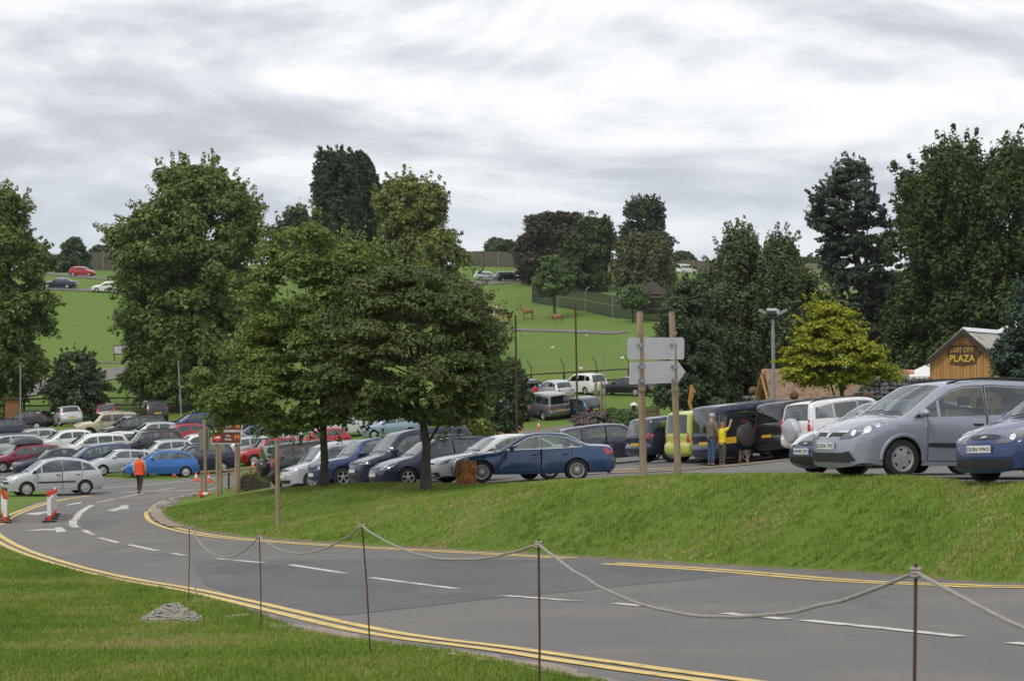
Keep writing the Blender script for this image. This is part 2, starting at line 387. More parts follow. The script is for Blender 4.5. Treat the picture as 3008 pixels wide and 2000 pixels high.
def draped(name, poly, m, lift, step=0.8, surf=None, parent=None, jitter=0.0):
    poly = [tuple(p) for p in poly]
    # densify outline
    out = []
    for i, a in enumerate(poly):
        b = poly[(i+1) % len(poly)]; L = math.dist(a, b); n = max(1, int(L/max(step, 0.004*(a[1]+b[1]))))
        for k in range(n): out.append((a[0]+(b[0]-a[0])*k/n, a[1]+(b[1]-a[1])*k/n))
    if jitter: out = [(p[0]+random.uniform(-jitter, jitter), p[1]+random.uniform(-jitter, jitter)) for p in out]
    xs = np.array([p[0] for p in out]); ys = np.array([p[1] for p in out])
    pts = []
    y = ys.min()
    while y < ys.max():
        st = max(step, 0.012*y)
        g = np.arange(xs.min(), xs.max(), st); pts += [(a, y) for a in g]; y += st
    pts = np.array(pts) if pts else np.zeros((0, 2))
    if len(pts):
        k = inside(pts[:, 0], pts[:, 1], out); pts = pts[k]
        if len(pts):
            d = seg_dist(pts[:, 0], pts[:, 1], out, True); pts = pts[d > step*0.4]
    n = len(out); allp = [Vector(p) for p in out]+[Vector(p) for p in pts]
    r = delaunay_2d_cdt(allp, [(i, (i+1) % n) for i in range(n)], [], 1, 1e-5)
    vx = np.array([(p.x, p.y) for p in r[0]])
    z = (surf or H)(vx[:, 0], vx[:, 1])+lift
    me = bpy.data.meshes.new(name); me.from_pydata([(a, b, c) for (a, b), c in zip(vx, z)], [], [tuple(f) for f in r[2]]); me.update()
    me.materials.append(m); set_smooth(me)
    return mobj(name, me, parent)
road_o = draped('road', ROAD, M_asphalt, 0.0, 0.7, S_low); road_o['kind'] = 'structure'
lot_o = draped('car_park_road', LOT, M_asphalt, 0.012, 0.8); lot_o['kind'] = 'structure'
pt = draped('road_repair_patch', dpts([(440, 1290), (1000, 1286), (1300, 1290), (1560, 1306), (1700, 1322), (1500, 1342), (1300, 1363), (1130, 1378), (960, 1398), (800, 1416), (700, 1410), (560, 1377), (470, 1345)]), M_patch, 0.004, 0.6, S_low); pt['kind'] = 'structure'
def ribbon(pts, width, lift=0.008, surf=S_low, step=0.35, wob=0.0, tilt=0.0):
    """draped strip along world xy points -> V,F"""
    q = [Vector(p) for p in pts]; out = []
    for a, b in zip(q[:-1], q[1:]):
        n = max(1, int((b-a).length/step)); out += [a+(b-a)*k/n for k in range(n)]
    out.append(q[-1]); V = []
    for i, p in enumerate(out):
        t = (out[min(i+1, len(out)-1)]-out[max(i-1, 0)]).normalized(); nn = Vector((-t.y, t.x))
        w1 = width/2+random.uniform(-wob, wob); w2 = width/2+random.uniform(-wob, wob)
        V += [p-nn*w1, p+nn*w2]
    xs = np.array([p.x for p in V]); ys = np.array([p.y for p in V]); z = surf(xs, ys)+lift+np.where(np.arange(len(V)) % 2 == 1, tilt, -tilt)
    return [(p.x, p.y, c) for p, c in zip(V, z)], [(2*i, 2*i+1, 2*i+3, 2*i+2) for i in range(len(out)-1)]
def marking(name, pts, width, m, parent, surf=S_low, lift=0.008, wob=0.008):
    V, F = ribbon(pts, width, lift, surf, wob=wob); return pyobj(name, V, F, m, parent)
def offset_line(pts, d):
    q = [Vector(p) for p in pts]; out = []
    for i, p in enumerate(q):
        t = (q[min(i+1, len(q)-1)]-q[max(i-1, 0)]).normalized(); out.append((p.x-t.y*d, p.y+t.x*d))
    return out
near_l = chaikin(dpts([(1760, 1580), (1620, 1561), (1450, 1538), (1240, 1508), (1000, 1475), (857, 1452), (700, 1418), (560, 1385), (440, 1358), (310, 1338), (210, 1316), (130, 1294), (60, 1272), (0, 1243), (-25, 1222)]), 2)
far_l1 = chaikin(dpts([(460, 1134), (405, 1145), (362, 1161), (345, 1180), (352, 1198), (385, 1213), (440, 1226), (500, 1236), (620, 1247), (830, 1260), (1000, 1268), (1240, 1281), (1318, 1285)]), 2)
far_l2 = chaikin(dpts([(1404, 1297), (1550, 1306), (1700, 1316), (2095, 1342), (2358, 1358)])+[(12.8, 20.4)], 2)
left_l = chaikin(dpts([(-60, 1216), (15, 1192), (60, 1173), (110, 1157), (160, 1147), (208, 1141)]), 1)
back_l = chaikin(dpts([(0, 1086), (120, 1089), (227, 1101), (304, 1106), (395, 1107), (443, 1101), (507, 1090), (597, 1082)]), 1)
for nm, ln in (('near', near_l), ('bank', far_l1), ('bank', far_l2), ('left', left_l)):
    for s in (-1, 1): marking('yellow_line', offset_line(ln, s*(0.155 if ln is far_l2 else 0.128)), 0.19 if ln is far_l2 else 0.145, M_yellow, road_o)
marking('edge_line', back_l, 0.12, M_tan, road_o)
marking('edge_line', [on_low(*q) for q in [(1380, 1292), (1473, 1275), (1600, 1260), (1672, 1250)]], 0.3, M_tan, road_o)
dash = [((297, 1254), (362, 1268)), ((385, 1272), (425, 1279)), ((500, 1286), (610, 1296)), ((668, 1300), (795, 1320)), ((855, 1330), (1050, 1355)), ((1160, 1371), (1330, 1384)), ((1415, 1389), (1485, 1396)), ((1670, 1412), (1810, 1426)), ((1850, 1428), (2210, 1466)),
        ((230, 1238), (273, 1250)), ((192, 1220), (213, 1231)), ((222, 1157), (262, 1149)), ((275, 1146), (330, 1134)), ((355, 1131), (405, 1122)), ((118, 1160), (215, 1157)), ((55, 1184), (140, 1178)), ((10, 1212), (165, 1207)), ((2330, 1480), (2600, 1512))]
for a, b in dash: marking('lane_dash', dpts([a, b]), 0.155, M_white, road_o)
marking('lane_curve', chaikin(dpts([(212, 1163), (190, 1175), (174, 1192), (166, 1206), (172, 1213), (181, 1215)]), 2), 0.22, M_white, road_o)
for q in ([(212, 1136), (330, 1131), (450, 1128), (560, 1120)], [(215, 1125), (330, 1117), (420, 1108), (520, 1099)], [(0, 1098), (95, 1100)]):
    marking('junction_line', chaikin(dpts(q), 1), 0.24, M_white, road_o)
def flat_poly(name, px, m, parent):
    o = draped(name, dpts(px), m, 0.008, 0.5, S_low, parent); return o
flat_poly('turn_arrow', [(50, 1223), (95, 1218), (127, 1217), (127, 1214), (142, 1214), (155, 1224), (130, 1226), (129, 1221), (96, 1221)], M_white, road_o)
flat_poly('turn_arrow', [(245, 1175), (275, 1168), (280, 1163), (298, 1163), (293, 1167), (299, 1171), (278, 1173), (262, 1177)], M_white, road_o)
flat_poly('turn_arrow', [(60, 1182), (82, 1180), (112, 1177), (116, 1175), (116, 1179), (98, 1183), (84, 1186), (66, 1184)], M_white, road_o)
flat_poly('turn_arrow', [(150, 1163), (172, 1158), (190, 1155), (184, 1160), (168, 1161), (160, 1163)], M_white, road_o)
# gravel and soil along the edges
gl = chaikin(dpts([(2300, 1760), (1900, 1690), (1500, 1612), (1300, 1569), (1130, 1532), (1000, 1510), (857, 1492), (720, 1467), (640, 1443)]), 2)
V, F = ribbon(offset_line(gl, -0.17), 0.62, 0.028, S_low, wob=0.12, tilt=.034); o = pyobj('gravel_edge', V, F, M_kerbgravel); o['kind'] = 'structure'
bl = [p for p in bank_line if p[1] < 75]
V, F = ribbon(offset_line(bl, 0.05), 0.44, 0.016, S_low, wob=0.12, tilt=-.026); o = pyobj('soil_verge', V, F, M_soil); o['kind'] = 'structure'
tip = chaikin(dpts([(420, 1213), (392, 1203), (372, 1190), (367, 1178), (374, 1165), (400, 1151), (440, 1142)]), 2)
V, F = ribbon(tip, 0.7, 0.014, S_low, wob=0.1, tilt=0.02); o = pyobj('gravel_tip', V, F, M_kerbgravel); o['kind'] = 'structure'
for yo, us in ((1.2, [(1650, 54.8), (1890, 48), (2100, 43.6), (2300, 40.2)]), (None, [(1690, 68.5), (1950, 66.3), (2330, 61.5)])):
    pl = [(X(u, Y), Y+(0.9 if yo else 0)) for u, Y in us]
    for k in (0, 1): marking('lot_line', offset_line(pl, (-0.75 if yo else -1.3)*k), 0.5 if yo else 0.8, M_tan, lot_o, H, 0.03+.004*k, 0.08)
# ------------------------------------------------------------------ cars
def paint(name, col, metal=0.35, rough=0.32):
    k = 'paint_'+name
    if k in MATS: return MATS[k]
    m, nt, p = nodes_mat(k); N, L = nt.nodes, nt.links
    p.inputs['Metallic'].default_value = metal; p.inputs['Roughness'].default_value = rough
    p.inputs['Coat Weight'].default_value = 0.8; p.inputs['Coat Roughness'].default_value = 0.05
    tc = N.new('ShaderNodeTexCoord'); t = N.new('ShaderNodeTexNoise'); t.inputs['Scale'].default_value = 2.5; t.inputs['Detail'].default_value = 5
    L.new(tc.outputs['Object'], t.inputs['Vector'])
    mr = N.new('ShaderNodeMapRange'); L.new(t.outputs['Fac'], mr.inputs[0]); mr.inputs[1].default_value = 0.5; mr.inputs[2].default_value = 0.8; mr.inputs[4].default_value = 0.22
    mx = N.new('ShaderNodeMixRGB'); L.new(mr.outputs[0], mx.inputs[0]); mx.inputs[1].default_value = (*col, 1); mx.inputs[2].default_value = tuple(c*0.75+d_ for c, d_ in zip(col, (0.030, 0.026, 0.021)))+(1,)   # road dust
    L.new(mx.outputs[0], p.inputs['Base Color'])
    MATS[k] = m; return m
PC = dict(silver=(0.52, 0.53, 0.56), white=(0.74, 0.74, 0.73), lilac=(0.30, 0.325, 0.385), navy=(0.013, 0.018, 0.050), blue=(0.020, 0.040, 0.13), bmw=(0.016, 0.050, 0.125), bright=(0.02, 0.13, 0.42), red=(0.42, 0.015, 0.025),
          maroon=(0.20, 0.015, 0.035), black=(0.008, 0.008, 0.010), dgrey=(0.020, 0.021, 0.024), grey=(0.17, 0.175, 0.18), green=(0.014, 0.024, 0.022), beige=(0.50, 0.43, 0.29), lime=(0.48, 0.52, 0.10), teal=(0.02, 0.05, 0.075),
          ice=(0.28, 0.38, 0.48), cream=(0.52, 0.42, 0.18), plum=(0.035, 0.03, 0.06))
def glass_mat():
    m = bpy.data.materials.new('car_glass'); m.use_nodes = True; nt = m.node_tree; N, L = nt.nodes, nt.links; N.clear()
    tr = N.new('ShaderNodeBsdfTransparent'); tr.inputs[0].default_value = (0.50, 0.60, 0.57, 1)
    gl = N.new('ShaderNodeBsdfGlossy'); gl.inputs['Roughness'].default_value = 0.02; gl.inputs[0].default_value = (0.95, 1, 1, 1)
    fr = N.new('ShaderNodeFresnel'); fr.inputs[0].default_value = 1.62
    ad = N.new('ShaderNodeMath'); ad.operation = 'MULTIPLY_ADD'; L.new(fr.outputs[0], ad.inputs[0]); ad.inputs[1].default_value = 1.0; ad.inputs[2].default_value = 0.06
    mx = N.new('ShaderNodeMixShader'); L.new(ad.outputs[0], mx.inputs[0]); L.new(tr.outputs[0], mx.inputs[1]); L.new(gl.outputs[0], mx.inputs[2])
    o = N.new('ShaderNodeOutputMaterial'); L.new(mx.outputs[0], o.inputs[0]); return m
M_glass = glass_mat()
M_tyre = mat('tyre_rubber', (0.018, 0.018, 0.019), 0.85, var=0.3, scale=6)
M_rim = mat('alloy_rim', (0.52, 0.52, 0.52), 0.35, 0.6, var=0.15, scale=5)
M_rimdark = mat('dark_alloy', (0.16, 0.16, 0.17), 0.4, 0.6)
M_blk = mat('black_trim', (0.018, 0.018, 0.020), 0.55, var=0.2, scale=5)
M_under = mat('underbody', (0.010, 0.010, 0.011), 0.9, var=0.2)
M_seat = mat('seat_fabric', (0.045, 0.047, 0.052), 0.9, var=0.3, scale=9)
M_lamp = mat('headlamp_lens', (0.50, 0.52, 0.54), 0.12, 0.55, var=0.35, scale=14, coat=1)
M_lampdark = mat('smoked_lamp', (0.10, 0.10, 0.105), 0.15, 0.3, coat=1, var=0.3, scale=12)
M_refl = mat('lamp_reflector', (0.85, 0.86, 0.88), 0.12, 0.7, coat=1)
M_orange = mat('indicator_lens', (0.75, 0.20, 0.03), 0.2, coat=1)
M_red = mat('tail_lens', (0.50, 0.012, 0.015), 0.18, coat=1, var=0.25, scale=16)
M_pw = mat('plate_white', (0.66, 0.67, 0.64), 0.45, var=0.08)
M_py = mat('plate_yellow', (0.72, 0.42, 0.03), 0.45, var=0.08)
M_ptext = mat('plate_text', (0.02, 0.02, 0.02), 0.5)
M_chrome = mat('chrome', (0.75, 0.76, 0.78), 0.12, 1.0)
TY = {}
TY['hatch'] = dict(L=3.95, W=1.70, H=1.45, wb=(.185, .81), wr=.30, front=[(.016, .125), (.006, .17), (0, .30), (.010, .41), (.035, .465)], bonnet=[(.10, .545), (.18, .61), (.245, .652)],
    roof=[(.40, .925), (.47, .975), (.58, 1.0), (.70, .99), (.80, .965), (.875, .92)], rwin=(.955, .66), tail=[(.978, .60), (.988, .48), (1, .40), (1, .25), (.975, .15)],
    dlo=[(.315, .66), (.60, .685), (.89, .735), (.845, .875), (.74, .92), (.58, .938), (.47, .915), (.42, .87)], pil=[.585, .79])
TY['hatch3'] = dict(TY['hatch'], pil=[.615])
TY['ka'] = dict(TY['hatch'], L=3.62, W=1.64, H=1.38, wr=.28, front=[(.03, .125), (.010, .17), (0, .27), (.018, .37), (.055, .45)], bonnet=[(.11, .535), (.19, .61), (.27, .67)],
    roof=[(.43, .93), (.50, .985), (.60, 1.0), (.72, .985), (.84, .91)], rwin=(.94, .68), tail=[(.968, .60), (.985, .48), (1, .38), (.995, .25), (.97, .15)],
    dlo=[(.34, .68), (.60, .69), (.87, .73), (.82, .87), (.72, .92), (.60, .935), (.50, .92), (.45, .87)], pil=[.63])
TY['mini'] = dict(TY['hatch'], L=3.65, W=1.69, H=1.41, wr=.31, front=[(.04, .14), (.012, .2), (0, .34), (.010, .46), (.03, .54)], bonnet=[(.09, .60), (.19, .64), (.29, .665)],
    roof=[(.40, .94), (.455, .985), (.60, 1.0), (.80, .985), (.90, .95)], rwin=(.955, .69), tail=[(.975, .62), (.985, .48), (1, .40), (1, .25), (.97, .15)],
    dlo=[(.33, .672), (.60, .68), (.925, .70), (.895, .875), (.75, .915), (.60, .93), (.48, .925), (.43, .89)], pil=[.65])
TY['sedan'] = dict(L=4.78, W=1.80, H=1.44, wb=(.175, .765), wr=.325, front=[(.03, .15), (.006, .2), (0, .33), (.008, .43), (.025, .49)], bonnet=[(.10, .56), (.20, .605), (.285, .64)],
    roof=[(.425, .93), (.495, .985), (.57, 1.0), (.65, .985), (.715, .945)], rwin=(.83, .735), tail=[(.90, .715), (.962, .695), (.985, .64), (.99, .5), (1, .42), (1, .27), (.965, .17)],
    dlo=[(.335, .66), (.60, .678), (.795, .705), (.785, .76), (.70, .885), (.58, .935), (.505, .92), (.455, .875)], pil=[.545, .715])
TY['estate'] = dict(TY['hatch'], L=4.55, W=1.75, H=1.49, wb=(.18, .775), wr=.315, bonnet=[(.09, .545), (.17, .605), (.24, .645)],
    roof=[(.39, .925), (.46, .975), (.57, 1.0), (.72, .99), (.86, .96), (.915, .92)], rwin=(.967, .66),
    dlo=[(.305, .65), (.60, .67), (.92, .70), (.885, .875), (.76, .92), (.58, .938), (.46, .915), (.41, .87)], pil=[.555, .755])
TY['mpv'] = dict(L=4.47, W=1.80, H=1.64, wb=(.19, .795), wr=.315, front=[(.014, .115), (.005, .16), (0, .29), (.008, .40), (.03, .46)], bonnet=[(.085, .53), (.15, .58), (.205, .61)],
    roof=[(.385, .925), (.45, .965), (.56, .995), (.68, 1.0), (.82, .985), (.905, .95)], rwin=(.965, .62), tail=[(.982, .56), (.99, .45), (1, .37), (1, .22), (.975, .14)],
    dlo=[(.235, .605), (.60, .645), (.92, .69), (.89, .87), (.78, .92), (.60, .935), (.47, .915), (.405, .87)], pil=[.345, .555, .775])
TY['picasso'] = dict(TY['mpv'], L=4.28, W=1.75, H=1.64, roof=[(.365, .90), (.44, .965), (.53, 1.0), (.63, .995), (.75, .955), (.86, .87)], rwin=(.955, .66), tail=[(.978, .60), (.985, .46), (1, .38), (1, .22), (.97, .14)],
    dlo=[(.235, .60), (.60, .635), (.915, .66), (.84, .825), (.74, .895), (.62, .93), (.53, .935), (.44, .905), (.385, .85)], pil=[.345, .56, .765])
TY['suv'] = dict(L=4.35, W=1.80, H=1.72, wb=(.19, .785), wr=.36, front=[(.03, .19), (.005, .24), (0, .36), (.005, .47), (.015, .53)], bonnet=[(.08, .58), (.18, .61), (.265, .635)],
    roof=[(.385, .93), (.44, .975), (.55, 1.0), (.75, .995), (.90, .975), (.945, .94)], rwin=(.975, .65), tail=[(.985, .60), (.985, .42), (1, .38), (1, .25), (.975, .20)],
    dlo=[(.325, .64), (.60, .655), (.935, .67), (.92, .87), (.80, .915), (.60, .93), (.47, .925), (.42, .89)], pil=[.555, .77])
TY['jeep'] = dict(TY['suv'], L=4.70, W=1.90, H=1.85, wr=.37, roof=[(.36, .94), (.40, .98), (.55, 1.0), (.78, 1.0), (.93, .985), (.955, .955)], rwin=(.975, .64),
    dlo=[(.315, .635), (.60, .645), (.945, .655), (.935, .885), (.80, .915), (.60, .925), (.44, .925), (.395, .89)])
TY['smallvan'] = dict(TY['mpv'], L=4.05, W=1.72, H=1.80, wb=(.19, .81), wr=.305, bonnet=[(.07, .50), (.14, .545), (.20, .575)], roof=[(.335, .90), (.39, .96), (.50, .995), (.75, 1.0), (.93, .98), (.957, .945)], rwin=(.982, .58), tail=[(.985, .52), (.985, .40), (1, .35), (1, .2), (.975, .15)],
    dlo=[(.255, .585), (.60, .60), (.94, .61), (.93, .85), (.78, .875), (.60, .885), (.43, .875), (.375, .835)], pil=[.52, .75])
TY['van'] = dict(TY['mpv'], L=4.89, W=1.90, H=1.97, wb=(.19, .80), wr=.33, front=[(.03, .13), (.005, .18), (0, .30), (.01, .40), (.02, .44)], bonnet=[(.06, .49), (.11, .53), (.15, .555)],
    roof=[(.275, .90), (.33, .96), (.45, .995), (.70, 1.0), (.94, .985), (.968, .955)], rwin=(.985, .55), tail=[(.988, .5), (.99, .35), (1, .3), (1, .18), (.98, .14)],
    dlo=[(.195, .565), (.60, .57), (.945, .575), (.945, .84), (.78, .865), (.60, .87), (.36, .86), (.30, .82)], pil=[.39, .66])
WHEEL = {}
def wheel_meshes(style, lod):
    k = (style, lod)
    if k in WHEEL: return WHEEL[k]
    sg = 28 if lod <= 1 else 14
    b = MB(); b.lathe([(0.62, -0.34), (0.72, -0.40), (0.93, -0.40), (1.0, -0.28), (1.0, 0.28), (0.93, 0.40), (0.72, 0.42), (0.66, 0.36), (0.63, 0.20)], sg, axis='Y')
    o = b.build('wheel', M_tyre, None, True, 50); tm = o.data; bpy.data.objects.remove(o)
    b = MB()
    b.lathe([(0.63, 0.20), (0.66, 0.37), (0.60, 0.36), (0.56, 0.22)], sg, axis='Y')
    n = {'five': 5, 'six': 6, 'multi': 18, 'ten': 10}[style]
    if lod >= 2:
        b.lathe([(0.001, 0.33), (0.14, 0.33), (0.30, 0.27), (0.58, 0.25)], sg, axis='Y')
    elif style == 'six':     # pressed wheel cover with six openings
        b.lathe([(0.001, 0.36), (0.16, 0.36), (0.34, 0.33)], 36, axis='Y')
        for i in range(6):
            for k2 in range(6):
                a0 = 2*math.pi*(i*6+k2)/36; a1 = 2*math.pi*(i*6+k2+1)/36
                rr = [(.34, .33), (.42, .32), (.52, .30), (.60, .28)]
                for j in range(3):
                    if j == 1 and k2 in (1, 2): continue
                    q = [(rr[j], a0), (rr[j], a1), (rr[j+1], a1), (rr[j+1], a0)]
                    b.add([(r_[0]*math.cos(a), r_[1], r_[0]*math.sin(a)) for r_, a in q], [(0, 1, 2, 3)])
    else:
        w = {5: 0.20, 10: 0.10, 18: 0.045}[n]
        b.lathe([(0.001, 0.34), (0.12, 0.34), (0.17, 0.28)], sg, axis='Y')
        for i in range(n):
            a = 2*math.pi*i/n; Mx = Matrix.Rotation(a, 3, 'Y')
            pr = [(-w/2*0.8, 0.10), (w/2*0.8, 0.10), (w/2, 0.61), (-w/2, 0.61)]
            V = [Mx @ Vector((p[0], 0.31 if p[1] < .3 else 0.27, p[1])) for p in pr]+[Mx @ Vector((p[0], 0.16, p[1])) for p in pr]
            b.add(V, [(0, 1, 2, 3), (7, 6, 5, 4), (0, 4, 5, 1), (1, 5, 6, 2), (2, 6, 7, 3), (3, 7, 4, 0)])
    o = b.build('rim', M_rim, None, True, 40); rm = o.data; bpy.data.objects.remove(o)
    b = MB(); b.lathe([(0.001, 0.13), (0.60, 0.13)], sg, axis='Y'); o = b.build('brake_disc', M_under); bm_ = o.data; bpy.data.objects.remove(o)
    WHEEL[k] = (tm, rm, bm_); return WHEEL[k]
def catmull(P_, n):
    out = []; idx = []
    for i in range(len(P_)-1):
        p0 = P_[max(i-1, 0)]; p1 = P_[i]; p2 = P_[i+1]; p3 = P_[min(i+2, len(P_)-1)]
        for k in range(n):
            t = k/n; q = []
            for c in (0, 1):
                m1 = (p2[c]-p0[c])*0.42; m2 = (p3[c]-p1[c])*0.42
                L_ = math.dist(p1, p2)
                l0 = math.dist(p0, p2)+1e-9; l1 = math.dist(p1, p3)+1e-9
                m1 = (p2[c]-p0[c])/l0*L_*0.9; m2 = (p3[c]-p1[c])/l1*L_*0.9
                q.append((2*t**3-3*t**2+1)*p1[c]+(t**3-2*t**2+t)*m1+(-2*t**3+3*t**2)*p2[c]+(t**3-t**2)*m2)
            out.append(tuple(q)); idx.append(i)
    out.append(P_[-1]); idx.append(len(P_)-2)
    return out, idx
def clip_x(poly, lo, hi):
    def half(p, xc, keep_gt):
        o = []
        for i, a in enumerate(p):
            b = p[(i+1) % len(p)]
            ia = (a[0] >= xc) if keep_gt else (a[0] <= xc); ib = (b[0] >= xc) if keep_gt else (b[0] <= xc)
            if ia: o.append(a)
            if ia != ib:
                t = (xc-a[0])/(b[0]-a[0]); o.append((xc, a[1]+t*(b[1]-a[1])))
        return o
    return half(half(poly, lo, True), hi, False)
def inset(poly, d):
    c = [Vector(p) for p in poly]; n = len(c)
    ar = sum(c[i].x*c[(i+1) % n].y-c[(i+1) % n].x*c[i].y for i in range(n)); s = 1 if ar > 0 else -1
    o = []
    for i in range(n):
        a = (c[i]-c[i-1]).normalized(); b = (c[(i+1) % n]-c[i]).normalized()
        na = Vector((-a.y, a.x))*s; nb = Vector((-b.y, b.x))*s; m = (na+nb)
        if m.length < 1e-6: m = na
        m = m/max(0.35, m.dot(na)); o.append(tuple(c[i]+m*d))
    return o
def interp(x, xs, ys): return np.interp(x, xs, ys)
def ground_matrix(x, y, ang, wbase=2.6, tr=1.5, hf=H, flat=0):
    f = Vector((math.cos(ang), math.sin(ang))); l = Vector((-f.y, f.x))
    q = [(x+f.x*wbase/2, y+f.y*wbase/2), (x-f.x*wbase/2, y-f.y*wbase/2), (x+l.x*tr/2, y+l.y*tr/2), (x-l.x*tr/2, y-l.y*tr/2)]
    z = hf([a for a, b in q], [b for a, b in q])
    zm = z.mean(); z = zm+(z-zm)*(1-flat)
    fv = Vector((f.x*wbase, f.y*wbase, z[0]-z[1])).normalized(); lv = Vector((l.x*tr, l.y*tr, z[2]-z[3]))
    up = fv.cross(lv).normalized(); lv = up.cross(fv)
    M = Matrix((fv, lv, up)).transposed().to_4x4(); M.translation = Vector((x, y, float(np.mean(z))))
    return M
def car(kind, u, Y, head, col, label, lod=1, group=None, name='parked_car', wheels='five', lift=0.03, xy=None, plate=None, steer=0, **o):
    t = TY[kind]; L, W, Hh = o.get('L', t['L']), o.get('W', t['W']), o.get('H', t['H']); wr = o.get('wr', t['wr'])
    x, y = xy if xy else (X(u, Y), Y)
    root = empty(name, (0, 0, 0), 0, label, o.get('cat', 'car'), group)
    Mw = ground_matrix(x, y, R(head), L*0.6, flat=o.get('flat', 0)); Mw.translation.z += lift; root.matrix_world = Mw
    pm = paint(col, PC[col], *( (0.0, 0.35) if col in ('white', 'beige', 'lime', 'cream') else (0.35, 0.30)))
    sub = 4 if lod == 0 else (3 if lod == 1 else 2)
    ctrl = t['front']+t['bonnet']+t['roof']+[t['rwin']]+t['tail']
    i_w = len(t['front'])+len(t['bonnet'])-1; i_r = len(t['front'])+len(t['bonnet'])+len(t['roof'])-1
    sil, idx = catmull(ctrl, sub)
    sil = [(a*L, b*Hh) for a, b in sil]                    # x measured from the nose backwards, z up
    zb = sil[0][1]*0.5+sil[-1][1]*0.5
    nf, nb = len(t['front']), len(t['bonnet'])
    def wx(a): return L/2-a
    # outline with wheel arches
    out = list(sil); ra = wr*1.14
    def arch(cx, n):
        zc = wr; a1 = math.asin(max(-1, min(1, (zb-zc)/ra))); r_ = []
        for k in range(n+1):
            a = a1+(math.pi-2*a1)*k/n; r_.append((cx+ra*math.cos(a), zc+ra*math.sin(a)))
        return r_
    na = 14 if lod <= 1 else 8
    bot = arch(t['wb'][1]*L, na)+arch(t['wb'][0]*L, na)
    out += bot; n_out = len(out)
    DLO = [(a*L, b*Hh) for a, b in t['dlo']]
    xs0 = min(p[0] for p in DLO); xs1 = max(p[0] for p in DLO)
    cuts = [xs0-1]+[p*L for p in t['pil']]+[xs1+1]; pw = 0.028 if lod <= 1 else 0.035
    if 'pw' in o: pw = o['pw']
    wins = []
    for a, b in zip(cuts[:-1], cuts[1:]):
        w_ = clip_x(DLO, a+pw, b-pw)
        if len(w_) >= 3: wins.append(w_)
    doors = []
    if lod <= 1:
        pp = [p*L for p in t['pil']]; B_ = pp[-2] if len(pp) >= 2 else pp[-1]
        if kind in ('sedan',): B_ = pp[0]
        zl = zb+0.07; xa = t['wb'][0]*L+ra+0.10; top = inset(DLO, -0.03)
        d1 = clip_x(top, xa, B_); 
        def belt_cut(xa, xb, rear):
            tp = clip_x(top, xa, xb); up = [p for p in tp if p[1] > Hh*0.60]
            up = sorted(up, key=lambda p: p[0])
            return up
        def mk(xa, xb, rear):
            tp = clip_x(top, xa, xb)
            if len(tp) < 3: return None
            zt = lambda q: max([p[1] for p in tp if abs(p[0]-q) < 0.25] or [Hh*.6])
            hi = [p for p in tp]
            # lower outline then the window frame's outline over the top
            low = [(xa, zl)]
            if rear:
                xr = t['wb'][1]*L-ra*0.95
                low += [(min(xb, xr-0.05), zl), (min(xb, xr+0.02), wr+0.20), (xb, wr+ra*0.9)] if xb > xr else [(xb, zl)]
            else: low += [(xb, zl)]
            ups = sorted([p for p in hi if p[1] > 0.5*Hh], key=lambda p: -p[0])
            # upper chain: keep the highest point per x
            chain = []
            for p in ups:
                q = [r_ for r_ in ups if abs(r_[0]-p[0]) < 0.012]
                m_ = max(q, key=lambda r_: r_[1])
                if not chain or abs(chain[-1][0]-m_[0]) > 0.012: chain.append(m_)
            bl = np.interp([xa, xb], [DLO[0][0], DLO[2][0]], [DLO[0][1], DLO[2][1]])
            chain = [p for p in chain if p[1] > bl.min()-0.02 and not (p[1] < Hh*0.78 and xa+0.1 < p[0] < xb-0.1 and p[0] > DLO[0][0]+0.4)]
            return low+chain
        dr = [mk(xa, B_, False)]
        if len(pp) >= 2: dr.append(mk(B_, pp[-1] if kind != 'sedan' else pp[1]+0.10, True))
        doors = [d for d in dr if d and len(d) >= 4]
    # constrained triangulation of the side view
    pts = [Vector(p) for p in out]; edges = [(i, (i+1) % n_out) for i in range(n_out)]
    def addpoly(p):
        b = len(pts); pts.extend(Vector(q) for q in p); edges.extend((b+i, b+(i+1) % len(p)) for i in range(len(p)))
    for w_ in wins: addpoly(w_)
    din = []
    for d in doors: addpoly(d); q = inset(d, 0.013); din.append(q); addpoly(q)
    st = 0.11 if lod == 0 else (0.16 if lod == 1 else 0.26)
    gx, gz = np.meshgrid(np.arange(0.05, L, st), np.arange(zb+0.04, Hh, st)); gx, gz = gx.ravel(), gz.ravel()
    k = inside(gx, gz, out); gx, gz = gx[k], gz[k]
    k = seg_dist(gx, gz, out, True) > st*0.3; gx, gz = gx[k], gz[k]
    pts += [Vector((a, b)) for a, b in zip(gx, gz)]
    rr = 0.085 if kind not in ('jeep', 'van', 'smallvan') else 0.07
    # extra ring just inside the silhouette so that shoulders round off
    ring = inset(out, rr*0.30); ring2 = inset(out, rr*0.75)
    for rg, dm in ((ring, rr*0.2), (ring2, rr*0.5)):
        ax = np.array(rg[:len(sil)]); k = inside(ax[:, 0], ax[:, 1], out) & (seg_dist(ax[:, 0], ax[:, 1], sil) > dm)
        pts += [Vector((a, b)) for a, b in ax[k]]
    r_ = delaunay_2d_cdt(pts, edges, [], 1, 1e-4)
    vv = np.array([(p.x, p.y) for p in r_[0]]); tris = [tuple(f) for f in r_[2]]
    zf = np.array([.0, .10, .20, .34, .46, .56, .64, .70, 1.0])
    tum = {'van': .90, 'smallvan': .86, 'jeep': .84, 'suv': .82}.get(kind, .775)
    wf = np.array([.945, .96, .98, 1.0, 1.0, .985, .955, .925, tum])
